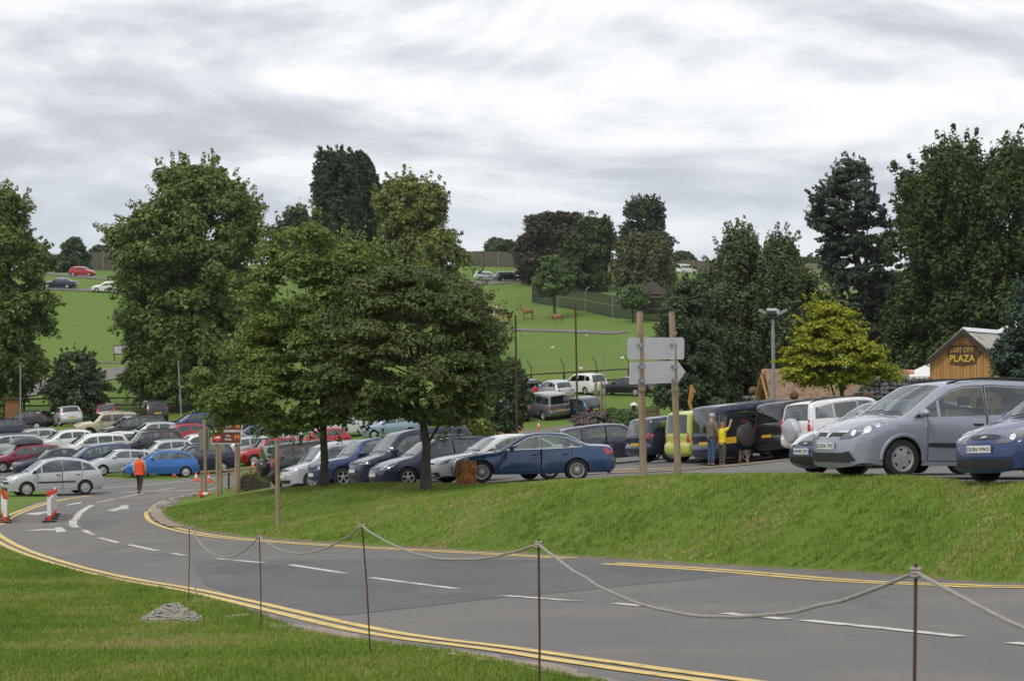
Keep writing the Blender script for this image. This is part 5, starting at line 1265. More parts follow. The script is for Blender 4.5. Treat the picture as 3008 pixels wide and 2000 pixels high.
# --- direction sign seen from behind
def dir_sign():
    y1, y2 = 44.8, 46.2; x1, x2 = X(1891, y1), X(1993, y2); z1, z2 = h(x1, y1), h(x2, y2)
    r = empty('direction_sign', (x1, y1, z1), 0, 'pair of blank pale signboards, one arrow-shaped, on two wooden posts', 'sign')
    def post(x, y, z, utop, yy):
        xt = X(utop, yy); zt = CZ-(916-V0)/FPX*yy
        b = MB(); b.tube([(x-x1, y-y1, z-z1-.2), ((x+xt)/2-x1, y-y1, (z+zt)/2-z1), (xt-x1, y-y1, zt-z1)], [.080, .074, .070], 12); b.build('post', M_wood, r, True, 50); return xt, zt
    post(x1, y1, z1, 1879, y1); post(x2, y2, z2, 1973, y2)
    def pt(u, v, off=.10):
        t = (u-1891)/(1993-1891); yy = y1+(y2-y1)*t+off; return (X(u, yy)-x1, yy-y1, CZ-(v-V0)/FPX*yy-z1)
    def panel(pl):
        b = MB(); n = len(pl); V = [pt(u, v, .09) for u, v in pl]+[pt(u, v, .115) for u, v in pl]
        b.add(V, [tuple(range(n)), tuple(range(2*n-1, n-1, -1))]+[(i, i+n, (i+1) % n+n, (i+1) % n) for i in range(n)]); return b.build('sign_panel', M_sign, r)
    def rnd(a, b, c, d, q=7): return [(a+q, b), (c-q, b), (c-2, b+2), (c, b+q), (c, d-q), (c-2, d-2), (c-q, d), (a+q, d), (a+2, d-2), (a, d-q), (a, b+q), (a+2, b+2)]
    p1 = panel(rnd(1843, 991, 2010, 1056)); p2 = panel([(1848, 1064), (1990, 1059), (2014, 1092), (1992, 1124), (1848, 1129)])
    for v in (978, 1014, 1078, 1118, 1142):
        for u in (1881+(v-916)*.023, 1976+(v-916)*.035):
            c = pt(u, v, 0.0); b = MB(); b.lathe([(.083, -.035), (.086, -.035), (.086, .035), (.083, .035)], 12, c); b.build('clamp', M_galv if v not in (978, 1142) else M_wood, r, True)
dir_sign()
def stake(name, label, u, Y, vtop, r0, m=M_wood, lean=0.0, group=None, cat='post', base=None, sq=False):
    x = X(u, Y); z = h(x, Y) if base is None else base; ht = CZ-(vtop-V0)/FPX*Y-z
    o = MB().tube([(0, 0, -.3), (lean*.5, 0, ht*.5), (lean, 0, ht)], [r0, r0*.97, r0*.92], 8).build(name, m, None, True, 50); o.location = (x, Y, z); tag(o, label, cat, group); return o
stake('wooden_post', 'single slim wooden post standing alone on the bank left of the maples', 817, 50.5, 1300, .058, M_wood, -.03)
stake('slim_pole', 'slim brown pole rising behind the pale saloon', 1520, 100, 925, .055, M_iron, -.10, 'slim brown poles')
stake('slim_pole', 'slim brown pole rising from the lavender clump', 1697, 127, 893, .06, M_iron, -.15, 'slim brown poles')
stake('rope_stake', 'grey metal stake in front of the black hatchback', 60, 143, 1066, .05, M_galv, 0, 'grey stakes of the car park cord')
stake('rope_stake', 'leaning grey metal stake before the big lime trunk', 536, 146, 1058, .05, M_galv, -.32, 'grey stakes of the car park cord')
stake('wooden_stake', 'short wooden stake right behind the white people carrier', 1750, 150, 1117, .09, M_wood, 0, 'wooden stakes by the white people carrier')
stake('wooden_stake', 'taller wooden stake near the grey thin pole', 1767, 143, 1117, .09, M_wood, 0, 'wooden stakes by the white people carrier')
stake('grey_pole', 'thin grey metal pole between the white people carrier and the black saloon', 1778, 151, 1028, .045, M_galv, -.1)
a = Vector((X(-60, 143), 143, CZ-(1250-V0)/FPX*143)); b_ = Vector((X(60, 143), 143, CZ-(1247-V0)/FPX*143)); c_ = Vector((X(536, 146), 146, CZ-(1229-V0)/FPX*146))
o = MB().tube(rope_pts(a, b_, .05, 6)+rope_pts(b_, c_, .5, 16)[1:], .016, 5).build('cord', M_rope, None, True); tag(o, 'pale cord strung between grey stakes behind the lower car park', 'cord')
# --- no entry sign group
def entry_signs():
    def panel_sign(Y, us, rows, label, texts, posts_u, vbot):
        x0 = X(us[0], Y); xc = X((us[0]+us[1])/2, Y); z0 = h(xc, Y)
        r = empty('information_sign', (xc, Y, z0), 0, label, 'sign', 'brown signs at the island tip')
        w = X(us[1], Y)-x0; zt, zb_ = CZ-(rows[0]-V0)/FPX*Y-z0, CZ-(rows[1]-V0)/FPX*Y-z0
        MB().box((0, 0, (zt+zb_)/2), (w, .03, zt-zb_)).build('sign_border', M_wht, r)
        MB().box((0, -.012, (zt+zb_)/2), (w-.06, .02, zt-zb_-.06)).build('sign_face', M_brown, r)
        for i, (pu, pv) in enumerate(posts_u):
            px = X(pu, Y)-xc; gz = h(X(pu, Y), Y+.1)-z0
            MB().tube([(px+.02, .09, gz-.2), (px, .09, (gz+zt)/2), (px, .09, zt-.03)], .062, 10).build('post', M_wood, r, True, 50)
        return r, (zt+zb_)/2, zt-zb_, w
    r, zc, hh, w = panel_sign(80, (621, 709), (1266, 1303), 'brown sign reading No Entry with red disc and orange animal', None, [(637, 0), (693, 0)], 0)
    MB().lathe([(.001, -.03), (.16, -.03), (.16, -.02)], 28, (-w*.31, 0, zc), 'Y').build('red_disc', M_redp, r); MB().box((-w*.31, -.034, zc), (.25, .008, .062)).build('white_bar', M_wht, r)
    lettering('letters', 'No', .125, M_wht, r, (w*.07, -.024, zc+.025), (R(90), 0, 0), .003); lettering('letters', 'Entry', .125, M_wht, r, (w*.07, -.024, zc-.11), (R(90), 0, 0), .003)
    mo = mat('orange_print', (0.55, 0.17, 0.03), .5)
    b = MB(); b.prism([(-.12, .02), (-.08, .07), (.04, .08), (.11, .10), (.13, .04), (.10, .0), (.10, -.11), (.06, -.11), (.055, -.03), (-.04, -.03), (-.05, -.11), (-.10, -.11), (-.10, -.02)], -.028, -.022); q = b.build('animal_mark', mo, r); q.location = (w*.35, 0, zc+.01)
    r, zc, hh, w = panel_sign(84.5, (628, 712), (1236, 1264), 'brown sign reading Exit half hidden by maple leaves', None, [(647, 0), (700, 0)], 0)
    lettering('letters', 'Exit', .13, M_wht, r, (w*.02, -.024, zc-.07), (R(90), 0, 0), .003)
    b = MB(); b.prism([(-.10, -.08), (-.06, .06), (.05, .10), (.12, .02), (.09, -.08)], -.028, -.022); q = b.build('animal_mark', mo, r); q.location = (w*.34, 0, zc)
    Y = 83; x = X(603, Y); z = h(x, Y); r = empty('notice_board', (x, Y, z), 0, 'tall wooden post with olive-grey board backs left of the no entry sign', 'sign')
    zt = CZ-(1226-V0)/FPX*Y-z; MB().tube([(0, 0, -.2), (0, 0, zt*.5), (-.05, 0, zt)], .066, 10).build('post', M_wood, r, True, 50)
    mo2 = mat('olive_board', (0.20, 0.20, 0.155), .6, var=.08)
    for ua, ub, va, vb in ((582, 632, 1260, 1290), (586, 660, 1291, 1320)):
        za, zb2 = CZ-(va-V0)/FPX*Y-z, CZ-(vb-V0)/FPX*Y-z; MB().box((X((ua+ub)/2, Y)-x, .10, (za+zb2)/2), (X(ub, Y)-X(ua, Y), .03, za-zb2)).build('board', mo2, r)
entry_signs()
def x_fence():
    Y0 = 87.0; x0 = X(592, Y0); z0 = h(x0, Y0); r = empty('trellis_fence', (x0, Y0, z0), 0, 'low rustic fence of crossed poles behind the brown signs', 'fence')
    us = [592, 672, 738, 795]
    def p(u, f, dy=0): x = X(u, Y0); return (x-x0, dy, h(x, Y0)-z0+f)
    for u in us: MB().tube([p(u, -.2), p(u, .98)], .045, 8).build('post', M_wooddk if u == 672 else M_wood, r, True)
    for a, b in zip(us[:-1], us[1:]):
        MB().tube([p(a, .90, -.05), p(b, .90, -.05)], .038, 7).build('rail', M_wood, r, True)
        MB().tube([p(a, .05, -.06), p(b, .82, -.06)], .034, 7).build('brace', M_wood, r, True)
        MB().tube([p(a, .82, -.02), p(b, .05, -.02)], .034, 7).build('brace', M_wood, r, True)
    Y = 85.8; x = X(748, Y); z = h(x, Y); r = empty('planter', (x, Y, z), 0, 'dark brown sleeper planter with orange and green plants', 'planter')
    for k in range(3): MB().box((0, 0, .09+.17*k), (1.25-.01*k, .6, .16)).build('sleeper', M_wooddk, r)
    pos = np.c_[rng.uniform(-.55, .55, 500), rng.uniform(-.25, .25, 500), .52+np.abs(rng.normal(0, .12, 500))]
    mobj('planting', leaf_mesh('planting', pos, rand_dirs(500, .8), .10, LM['bright']), r)
    pos = np.c_[rng.uniform(-.1, .35, 120), rng.uniform(-.25, .25, 120), .66+np.abs(rng.normal(0, .08, 120))]
    mobj('flowers', leaf_mesh('flowers', pos, rand_dirs(120, .8), .08, mat('orange_flowers', (.42, .19, .04), .7, var=.3)), r)
x_fence()
# --- cones
def cone_proto():
    r = empty('traffic_cone'); b = MB(); b.box((0, 0, .02), (.30, .30, .04)); b.build('cone_base', M_cone, r)
    MB().lathe([(.115, .04), (.085, .16), (.083, .16)], 16).build('cone_foot', M_cone, r, True)
    MB().lathe([(.084, .161), (.052, .33), (.050, .33)], 16).build('cone_band', M_whp, r, True)
    MB().lathe([(.051, .331), (.028, .46), (.001, .462)], 16).build('cone_top', M_cone, r, True)
    return r
cp = cone_proto(); first = True
clabs = ['orange and white cone at the grass edge right of the man in orange', 'orange and white cone on the road beyond the tall notice post', 'orange and white cone seen through the brown sign posts', 'orange and white cone on the verge below the small red car', 'small cone in front of the yellow-green roadside bush', 'small cone between the yellow-green bush and the slim brown pole', 'small cone beside the foot of the dark straggly bush', 'small cone on the verge below the grey boxy off-road car', 'small cone where the back road vanishes behind the parked row']
for i, (u, v, Y) in enumerate([(512, 1402, 0), (576, 1413, 0), (613, 1417, 0), (743, 1374, 0), (1402, 1286, 0), (1467, 1275, 0), (1527, 1266, 0), (1583, 1258, 0), (1318, 1296, 0)]):
    x, y = on_low(u, v); z = h(x, y)
    if first: c = cp; first = False
    else:
        c = cp.copy(); COL.objects.link(c)
        for ch in [q for q in bpy.data.objects if q.parent == cp]: d = ch.copy(); COL.objects.link(d); d.parent = c
    c.location = (x, y, z+.01); c.rotation_euler = (0, 0, random.uniform(0, 1.5))
    tag(c, clabs[i], 'cone', 'cones along the roads')
x, y = on_low(622, 1452); c = cp.copy(); COL.objects.link(c)
for ch in [q for q in bpy.data.objects if q.parent == cp]: d = ch.copy(); COL.objects.link(d); d.parent = c
c.location = (x, y-3, h(x, y-3)+.13); c.rotation_euler = (R(84), 0, R(70)); tag(c, 'toppled orange cone lying on the grass below the brown signs', 'cone', 'cones along the roads')
# --- road barriers, boards seen nearly end-on
def barrier(label, pA, pB):
    (xa, ya), (xb, yb) = on_low(*pA), on_low(*pB); z = h(xa, ya)
    r = empty('road_barrier', (xa, ya, z), 0, label, 'barrier', 'red and white barriers at the side road')
    d = Vector((xb-xa, yb-ya, h(xb, yb)-z)); 
    d2 = Vector((d.x, d.y)); d2 = d2.normalized()*min(d2.length, 12.0); ang = math.atan2(d2.y, d2.x); zz = (h(xa+d2.x, ya+d2.y)-z)
    for k, (px, py, pz) in enumerate([(d2.x*q, d2.y*q, zz*q) for q in (0, .333, .667, 1)]):
        MB().box((px, py, pz+.03), (.40, .16, .06), Matrix.Rotation(ang+R(90), 3, 'Z')).build('foot', M_blk, r)
        MB().box((px, py, pz+.13), (.10, .12, .15)).build('lower_cap', M_redp, r)
        MB().box((px, py, pz+.47), (.11, .11, .54)).build('upright', M_whp, r)
        MB().lathe([(.001, -.05), (.075, -.05), (.075, .05), (.001, .05)], 18, (px, py, pz+.84), 'Y').build('top_disc', M_redp, r, True, 40)
    c = d2*.5; Mx = Matrix.Rotation(ang, 3, 'Z')
    MB().box((c.x, c.y, zz*.5+.58), (d2.length-.1, .045, .34), Mx).build('board', M_whp, r); MB().box((c.x, c.y, zz*.5+.25), (d2.length-.1, .045, .13), Mx).build('lower_board', M_redp, r)
barrier('red and white barrier standing beside the right-turn arrow', (145, 1534), (161, 1512)); barrier('red and white barrier at the mouth of the side road', (16, 1536), (9, 1515))
def drum():
    Y = 59.0; x = X(1370, Y); z = h(x, Y); prof = [(.001, 0), (.29, 0)]+[(.29+(.012 if k in (3, 7) else 0)+random.uniform(-.003, .003), .07*k) for k in range(1, 11)]+[(.285, .71), (.27, .70), (.27, .45), (.001, .44)]
    m = layered_mat('rusted_drum', [(0.22, 0.085, 0.03), ((0.42, 0.20, 0.06), 5, .45, .6, (1, 1, 1)), ((0.08, 0.035, 0.02), 9, .52, .66, (1, 1, 1))], rough=.9)
    o = MB().lathe(prof, 24).build('oil_drum', m, None, True, 40); o.location = (x, Y, z); tag(o, 'rusty orange-brown drum on the bank edge before the blue saloon', 'drum')
    MB().lathe([(.292, .0), (.306, .012), (.292, .024)], 24, (0, 0, .35)).build('hoop', m, o, True)
drum()
# --- fences on the slopes
def rail_fence(label, pts, hgt, nrail, m, spacing, prad=.09, crank=False, name='rail_fence'):
    L_ = 0; x0, y0 = pts[0]; r = empty(name, (x0, y0, h(x0, y0)), 0, label, 'fence'); z00 = h(x0, y0); P_ = []
    for a, b in zip(pts[:-1], pts[1:]):
        n = max(1, round(math.dist(a, b)/spacing)); P_ += [(a[0]+(b[0]-a[0])*k/n, a[1]+(b[1]-a[1])*k/n) for k in range(n)]
    P_.append(pts[-1]); Q = [(x-x0, y-y0, h(x, y)-z00) for x, y in P_]
    for q in Q:
        b = MB().tube([(q[0], q[1], q[2]-.3), (q[0], q[1], q[2]+hgt)], prad, 7)
        if crank: b.tube([(q[0], q[1], q[2]+hgt), (q[0], q[1], q[2]+hgt+.55), (q[0]-.35, q[1], q[2]+hgt+1.15)], .045, 5)
        b.build('post', m, r, True, 50)
    for a, b in zip(Q[:-1], Q[1:]):
        for k in range(nrail):
            f = hgt*(.95-.82*k/max(1, nrail-1)) if nrail > 1 else hgt*.9
            MB().tube([(a[0], a[1]-.06, a[2]+f), (b[0], b[1]-.06, b[2]+f+random.uniform(-.04, .04))], prad*.72, 5).build('rail', m, r, True)
    return r, Q
rail_fence('dark post-and-rail fence behind the lower car park and dark bush', [(X(-60, 166), 166), (X(200, 168), 168), (X(520, 169), 169)], 1.35, 3, M_wooddk, 3.2)
rail_fence('dark post-and-rail field fence with angled wire tops above the parked cars', [(X(1380, 172), 172), (X(1560, 175), 175), (X(1940, 179), 179)], 1.05, 2, M_wooddk, 2.9, .10, True)
def board_fence(label, p0, p1, hgt, bw, m1, postm, pe=5):
    x0, y0 = p0; n = int(math.dist(p0, p1)/bw); r = empty('timber_fence', (x0, y0, h(x0, y0)), 0, label, 'fence'); z00 = h(x0, y0)
    ang = math.atan2(p1[1]-y0, p1[0]-x0); Mx = Matrix.Rotation(ang, 3, 'Z')
    me = MB().box((0, 0, hgt/2), (bw*1.12, .05, hgt), Mx).build('board', m1); bm = me.data; bpy.data.objects.remove(me)
    pm_ = MB().box((0, -.10, hgt/2+.1), (.26, .2, hgt+.2), Mx).build('post', postm); pmm = pm_.data; bpy.data.objects.remove(pm_)
    for k in range(n):
        x, y = x0+(p1[0]-x0)*(k+.5)/n, y0+(p1[1]-y0)*(k+.5)/n
        mobj('board', bm, r, (x-x0, y-y0+.06*(k % 2), h(x, y)-z00+random.uniform(-.05, .04)-.05))
        if k % pe == 0: mobj('post', pmm, r, (x-x0, y-y0, h(x, y)-z00-.05))
M_fb = mat('grey_fence_board', (0.095, 0.085, 0.062), .9, col2=(0.15, 0.135, 0.10), scale=1.5, stretch=(1, 1, .2)); M_fp = mat('pale_fence_post', (0.20, 0.175, 0.125), .9, var=.2)
board_fence('tall weathered timber fence on the hill left of the copper beech', (X(1360, 388), 388), (X(1560, 388), 388), 2.95, .62, M_fb, M_fp)
board_fence('tall timber fence on the hilltop beside the dark bush', (X(256, 346), 346), (X(420, 346), 346), 3.1, .60, M_fb, M_fp, 4)
board_fence('low distant timber fence right of the weeping birch', (X(2280, 470), 470), (X(2480, 470), 470), 1.6, .8, M_fp, M_fp, 6)
board_fence('distant timber fence between the willow and the weeping birch', (X(1960, 440), 440), (X(2100, 440), 440), 2.4, .8, M_fb, M_fp, 6)
def paling():
    Y = 121; x0, x1 = X(1785, Y), X(1935, Y); r = empty('paling_fence', (x0, Y, h(x0, Y)), 0, 'brown paling fence behind the clipped bushes', 'fence'); z0 = h(x0, Y); m = mat('brown_pale', (0.075, 0.05, 0.035), .9, col2=(0.13, 0.085, 0.055), scale=4, stretch=(1, 1, .2))
    n = 24
    for k in range(n):
        x = x0+(x1-x0)*k/(n-1); MB().box((x-x0, 0, h(x, Y)-z0+.55+random.uniform(-.03, .03)), (.10, .025, 1.15)).build('pale', m, r)
    for f in (.25, .9): MB().box(((x1-x0)/2, .04, (h((x0+x1)/2, Y)-z0)+f), (x1-x0, .05, .09)).build('rail', m, r)
paling()
def bollard_lamp():
    Y = 117; x = X(1862, Y); z = h(x, Y); r = empty('bollard_lamp', (x, Y, z), 0, 'short dark bollard lamp with white domed cap', 'lamp'); hh = CZ-(1182-V0)/FPX*Y-z
    MB().lathe([(.001, 0), (.11, 0), (.11, hh-.16), (.001, hh-.16)], 14).build('lamp_post', M_blk, r, True, 40); MB().lathe([(.22, hh-.17), (.20, hh-.08), (.10, hh-.01), (.001, hh+.02)], 16).build('lamp_cap', M_whp, r, True, 60)
bollard_lamp()
def floodlight():
    Y = 83.5; x = X(2270, Y); z = h(x, Y); hh = CZ-(930-V0)/FPX*Y-z
    r = empty('floodlight_mast', (x, Y, z), 0, 'grey mast with a cluster of tilted floodlights', 'lamp')
    MB().tube([(.04, 0, -.2), (.03, 0, hh*.5), (0, 0, hh)], [.085, .075, .065], 10).build('mast', M_galv, r, True); MB().lathe([(.001, .0), (.20, .0), (.22, .05), (.001, .06)], 14, (0, 0, hh-.05)).build('head_plate', M_galv, r)
    for dx, dy, rz in ((-.34, .0, 180), (.36, 0, 0), (-.08, -.30, 262), (.10, .30, 80)):
        hd = MB().box((0, 0, 0), (.46, .40, .10)).build('lamp_head', M_galv, r); hd.location = (dx, dy, hh+.17); hd.rotation_euler = (0, R(-26), R(rz))
        MB().box((0, 0, -.056), (.38, .33, .012)).build('lamp_glass', mat('floodlight_glass', (.35, .38, .36), .08, coat=1), hd)
        MB().box((-.10, 0, -.13), (.05, .34, .18)).build('bracket', M_blk, hd)
floodlight()
# ------------------------------------------------------------------ buildings
def timber_building():
    Y0 = 99.0; xl = X(2731, Y0+1.0); th = R(-31); w = 3.55; g = h(X(2815, Y0), Y0)
    r = empty('timber_building', (xl, Y0+1.0, g), th, 'honey-coloured timber building with a corrugated roof and a yellow name sign', 'building')
    ze = CZ-(1064-V0)/FPX*Y0-g; za = CZ-(974-V0)/FPX*Y0-g; Ld = 7.0; n = 21
    dark = mat('dark_fascia', (0.035, 0.022, 0.018), .7, var=.2); m2 = mat('honey_timber_b', (0.30, 0.145, 0.045), .75, col2=(0.43, 0.22, 0.07), scale=3, stretch=(4, 4, .35), bump=.2)
    for k in range(n):
        a, b = w*k/n+.006, w*(k+1)/n-.006; t = lambda x: ze+(za-ze)*(1-abs(x-w/2)/(w/2))
        pl = [(a, 0), (b, 0), (b, t(b))]+([(w/2, za)] if a < w/2 < b else [])+[(a, t(a))]
        MB().prism(pl, -.012*(k % 2)-.0, .05).build('plank', M_pine_t if k % 3 else m2, r)
    MB().prism([(.02, 0), (w-.02, 0), (w-.02, ze-.05), (w/2, za-.05), (.02, ze-.05)], .055, Ld).build('wall', m2, r)
    # roof: corrugated sheets
    mr = layered_mat('corrugated_roof', [(0.42, 0.41, 0.38), ((0.25, 0.22, 0.14), 1.2, .42, .66, (1, 1, 1)), ((0.16, 0.14, 0.07), 3.0, .55, .7, (1, 1, 1))], rough=.6, bump=0)
    ov = .28; pitch = math.atan2(za-ze, w/2); nn = 120
    for s in (-1, 1):
        V = []; F = []
        for i in range(nn+1):
            y = -ov+(Ld+ov)*i/nn; zc = .022*math.cos(i/nn*(Ld+ov)/.15*2*math.pi)
            for f in (0, 1.05):
                V.append((w/2+s*w/2*f, y, za+.14-(za-ze)*f+zc))
        for i in range(nn): F.append((2*i, 2*i+1, 2*i+3, 2*i+2))
        o = pyobj('roof_sheet', V, F, mr, r, True)
        so = o.modifiers.new('s', 'SOLIDIFY'); so.thickness = .02
        MB().prism([(w/2, za+.10), (w/2+s*w/2*1.05, ze+.10-(za-ze)*.05), (w/2+s*w/2*1.05, ze-.12-(za-ze)*.05), (w/2, za-.12)], -ov-.03, -ov+.02).build('fascia', dark, r)
        MB().prism([(w/2, za-.10), (w/2+s*w/2*1.05, ze-.10-(za-ze)*.05), (w/2+s*w/2*1.05, ze-.16-(za-ze)*.05), (w/2, za-.16)], -.05, -.014).build('trim_strip', mat('pink_strip', (.42, .16, .17), .6) if s < 0 else M_wht, r)
    MB().prism([(w/2-.22, za+.02), (w/2, za+.22), (w/2+.22, za+.02), (w/2, za+.15)], -ov, Ld).build('ridge_cap', mat('white_metal', (.72, .72, .72), .4, .2), r)
    # name sign
    sg = MB().prism([(-.80, .05), (-.62, .42), (-.30, .42), (-.15, .52), (.15, .52), (.30, .42), (.62, .42), (.72, .18), (.95, .05), (.72, -.12), (.62, -.46), (.20, -.50), (0, -.56), (-.20, -.50), (-.62, -.46)], -.07, -.03).build('name_board', mat('dark_board', (.05, .025, .012), .6, col2=(.12, .045, .018), scale=4), r)
    sg.location = (w*.475, 0, CZ-(1040-V0)/FPX*Y0-g)
    my = mat('yellow_letters', (.70, .46, .06), .5)
    lettering('letters', 'LOST CITY', .30, mat('tan_letters', (.55, .36, .10), .5), sg, (-.03, -.075, .10), (R(90), 0, 0), .02, 1.15); lettering('letters', 'PLAZA', .46, my, sg, (-.03, -.075, -.36), (R(90), 0, 0), .02, 1.25)
timber_building()
def thatched():
    Y0 = 91.0; xr, yr = X(2236, Y0), Y0; g = h(X(2300, Y0), Y0); ang = R(9)
    r = empty('thatched_kiosk', (xr, yr, g), ang, 'thatched kiosk with terracotta ridge tiles and open timber gable', 'kiosk')
    zr = CZ-(1100-V0)/FPX*Y0-g; zev = .62; hw_ = 1.75; Ln = 6.6
    mt = layered_mat('thatch', [(0.30, 0.205, 0.135), ((0.20, 0.13, 0.08), 3.0, .42, .64, (1, 1, 1)), ((0.40, 0.30, 0.21), 9.0, .50, .70, (1, 1, 1)), ((0.15, 0.10, 0.06), 22.0, .52, .72, (1, 1, .5))], rough=.95, bump=1.0, bump_scale=26)
    for s in (-1, 1):
        V = []; F = []; nx, nz = 60, 22
        for j in range(nz+1):
            f = j/nz
            for i in range(nx+1):
                lay = .035*((f*7) % 1.0); d = .05*rng.uniform(-.5, .5)+lay+.10
                x = .12+Ln*i/nx+(rng.uniform(-.05, .05) if i in (0, nx) else 0); yy = s*hw_*f; z = zr-(zr-zev)*f
                nv = Vector((0, s*(zr-zev), hw_)).normalized(); V.append((x-.16*f*(i == 0), yy+nv.y*d, z+nv.z*d+(rng.uniform(-.05, .02) if j == nz else 0)))
        for j in range(nz):
            for i in range(nx): a = j*(nx+1)+i; F.append((a, a+1, a+nx+2, a+nx+1))
        o = pyobj('thatch_slope', V, F, mt, r, True); so = o.modifiers.new('s', 'SOLIDIFY'); so.thickness = .24; so.offset = -1
        for k in (0.02, 0.30): MB().tube([(k, 0, zr-.02), (k, s*hw_*.98, zev+.02)], .06, 7).build('rafter', M_pine_t, r, True)
    for k in range(4):
        f = .35+.18*k; MB().box((.35, 0, zev+(zr-zev)*(1-f)-.1), (.05, 2*hw_*f*.86, .17)).build('gable_board', M_wooddk if k % 2 else M_pine_t, r)
    MB().box((Ln/2+.5, 0, zev*.5), (Ln-.8, hw_*1.5, zev)).build('wall', M_wooddk, r)
    mtc = mat('terracotta', (.48, .17, .09), .8, col2=(.62, .27, .16), scale=3)
    me = MB().lathe([(.17, 0), (.185, .10), (.175, .50)], 8, (0, 0, 0), 'X', -.15, math.pi+.15)
    o0 = me.build('ridge_tile', mtc, None, True); dm = o0.data; bpy.data.objects.remove(o0); s_ = None
    k = 0; x = 0.0
    while x < Ln+.1: t = mobj('ridge_tile', dm, r, (x, 0, zr+.05)); x += .47
thatched()
M_stone = mat('dark_stone', (0.055, 0.06, 0.062), .85, col2=(0.17, 0.175, 0.17), scale=3, bump=.5); M_stone2 = mat('grey_stone', (0.09, 0.092, 0.09), .85, col2=(0.24, 0.235, 0.22), scale=3, bump=.5); M_stone3 = mat('blue_black_stone', (0.025, 0.03, 0.034), .8, col2=(0.09, 0.10, 0.105), scale=3, bump=.5)
STONES = []
for k in range(9):
    bm = bmesh.new(); bmesh.ops.create_icosphere(bm, subdivisions=1 if k % 3 else 2, radius=1)
    for v in bm.verts: v.co *= random.uniform(.72, 1.12)
    me = bpy.data.meshes.new('stone'); bm.to_mesh(me); bm.free(); me.materials.append((M_stone, M_stone2, M_stone3)[k % 3]); STONES.append(me)
M_stone4 = mat('pale_rubble', (0.16, 0.145, 0.125), .9, col2=(0.33, 0.30, 0.26), scale=4, bump=.5); STONES_L = []
for me in STONES[:4]: q = me.copy(); q.materials.clear(); q.materials.append(M_stone4); STONES_L.append(q)
def stone(parent, loc, sz, st=None): o = mobj('stone', random.choice(st or STONES), parent, loc, (random.uniform(0, 6), random.uniform(0, 6), random.uniform(0, 6))); o.scale = tuple(sz*random.uniform(.75, 1.25) for _ in range(3)); return o
def gabion():
    Y0 = 88.0; x0, x1 = X(2504, Y0), X(2742, Y0); g = h(x0, Y0); r = empty('stone_wall', (x0, Y0, g), 0, 'dark dry stone wall rising between the thatched kiosk and the timber building', 'wall')
    W_ = x1-x0; zt = CZ-(1108-V0)/FPX*Y0-g; zb_ = CZ-(1215-V0)/FPX*Y0-g; n = 0; st = .205
    MB().prism([(0, 0), (W_, 0), (W_, zt-.15), (W_*.30, zt-.15), (W_*.08, zt-.55), (0, zt-.9)], .12, .6).build('core', M_stone3, r)
    z = zb_
    while z < zt:
        x = random.uniform(0, .1)
        while x < W_:
            lim = zt if x > W_*.30 else zt-.95*(1-x/(W_*.30))**1.5
            if z < lim and n < 300: stone(r, (x, random.uniform(-.02, .05)+.08, z), .135); n += 1
            x += st*random.uniform(.85, 1.15)
        z += st*.88
gabion()
def pillars():
    for lab, u, v, Y, rr in (('grey stone pillar topped by a brown ball at the kiosk gable', 2212, 1148, 93.5, .20), ('stone pillar topped by a brown ball before the thatched roof', 2332, 1161, 84.5, .20), ('stone pillar topped by a rust-red ball before the dark stone wall', 2552, 1167, 82, .20)):
        x = X(u, Y); g = h(x, Y); zb_ = CZ-(v-V0)/FPX*Y-g; r = empty('stone_pillar', (x, Y, g), 0, lab, 'pillar', 'ball-topped stone pillars')
        MB().box((0, 0, (zb_-rr)/2-.05), (.42, .42, zb_-rr-.1)).build('pillar_core', M_stone3, r)
        z = .1
        while z < zb_-rr:
            k = .30 if z < zb_-rr-.35 else .42
            for a in range(8): stone(r, (k*math.cos(a*.785)*.95, k*math.sin(a*.785)*.95, z), .14)
            z += .22
        MB().ellipsoid((0, 0, zb_), (rr, rr, rr*.98), 18, 12, .01).build('ball', mat('rust_ball', (.11, .05, .035), .8, col2=(.19, .10, .075), scale=4), r, True)
pillars()
def marquee(label, u, Y, w, d, vpk, veave, ang):
    x = X(u, Y); g = h(x, Y); zp = CZ-(vpk-V0)/FPX*Y-g; zev = CZ-(veave-V0)/FPX*Y-g; m = mat('white_canvas', (.74, .73, .71), .7, var=.05, scale=2)
    r = empty('marquee', (x, Y, g), ang, label, 'tent', 'white marquees behind the plaza')
    V = []; n = 8
    for j in range(n+1):
        f = (j/n); k = f**1.0; z = zev+(zp-zev)*(1-f)**1.5
        V += [(sx*w/2*k+(.001 if j == 0 else 0)*sx, sy*d/2*k, z) for sx, sy in ((-1, -1), (1, -1), (1, 1), (-1, 1))]
    F = [(4*j+i, 4*j+(i+1) % 4, 4*j+4+(i+1) % 4, 4*j+4+i) for j in range(n) for i in range(4)]
    pyobj('canopy', V, F, m, r)
    MB().box((0, 0, zev-.13), (w*.995, d*.995, .26)).build('valance', m, r)
    for sx in (-1, 1):
        for sy in (-1, 1): MB().tube([(sx*w*.48, sy*d*.48, 0), (sx*w*.48, sy*d*.48, zev-.2)], .04, 6).build('tent_pole', M_galv, r, True)
marquee('white marquee roof showing left of the timber building', 2762, 111, 4.2, 4.2, 1048, 1106, R(10)); marquee('white marquee peak showing behind the spruce and corrugated roof', 2992, 118, 4.4, 4.4, 934, 992, R(0))
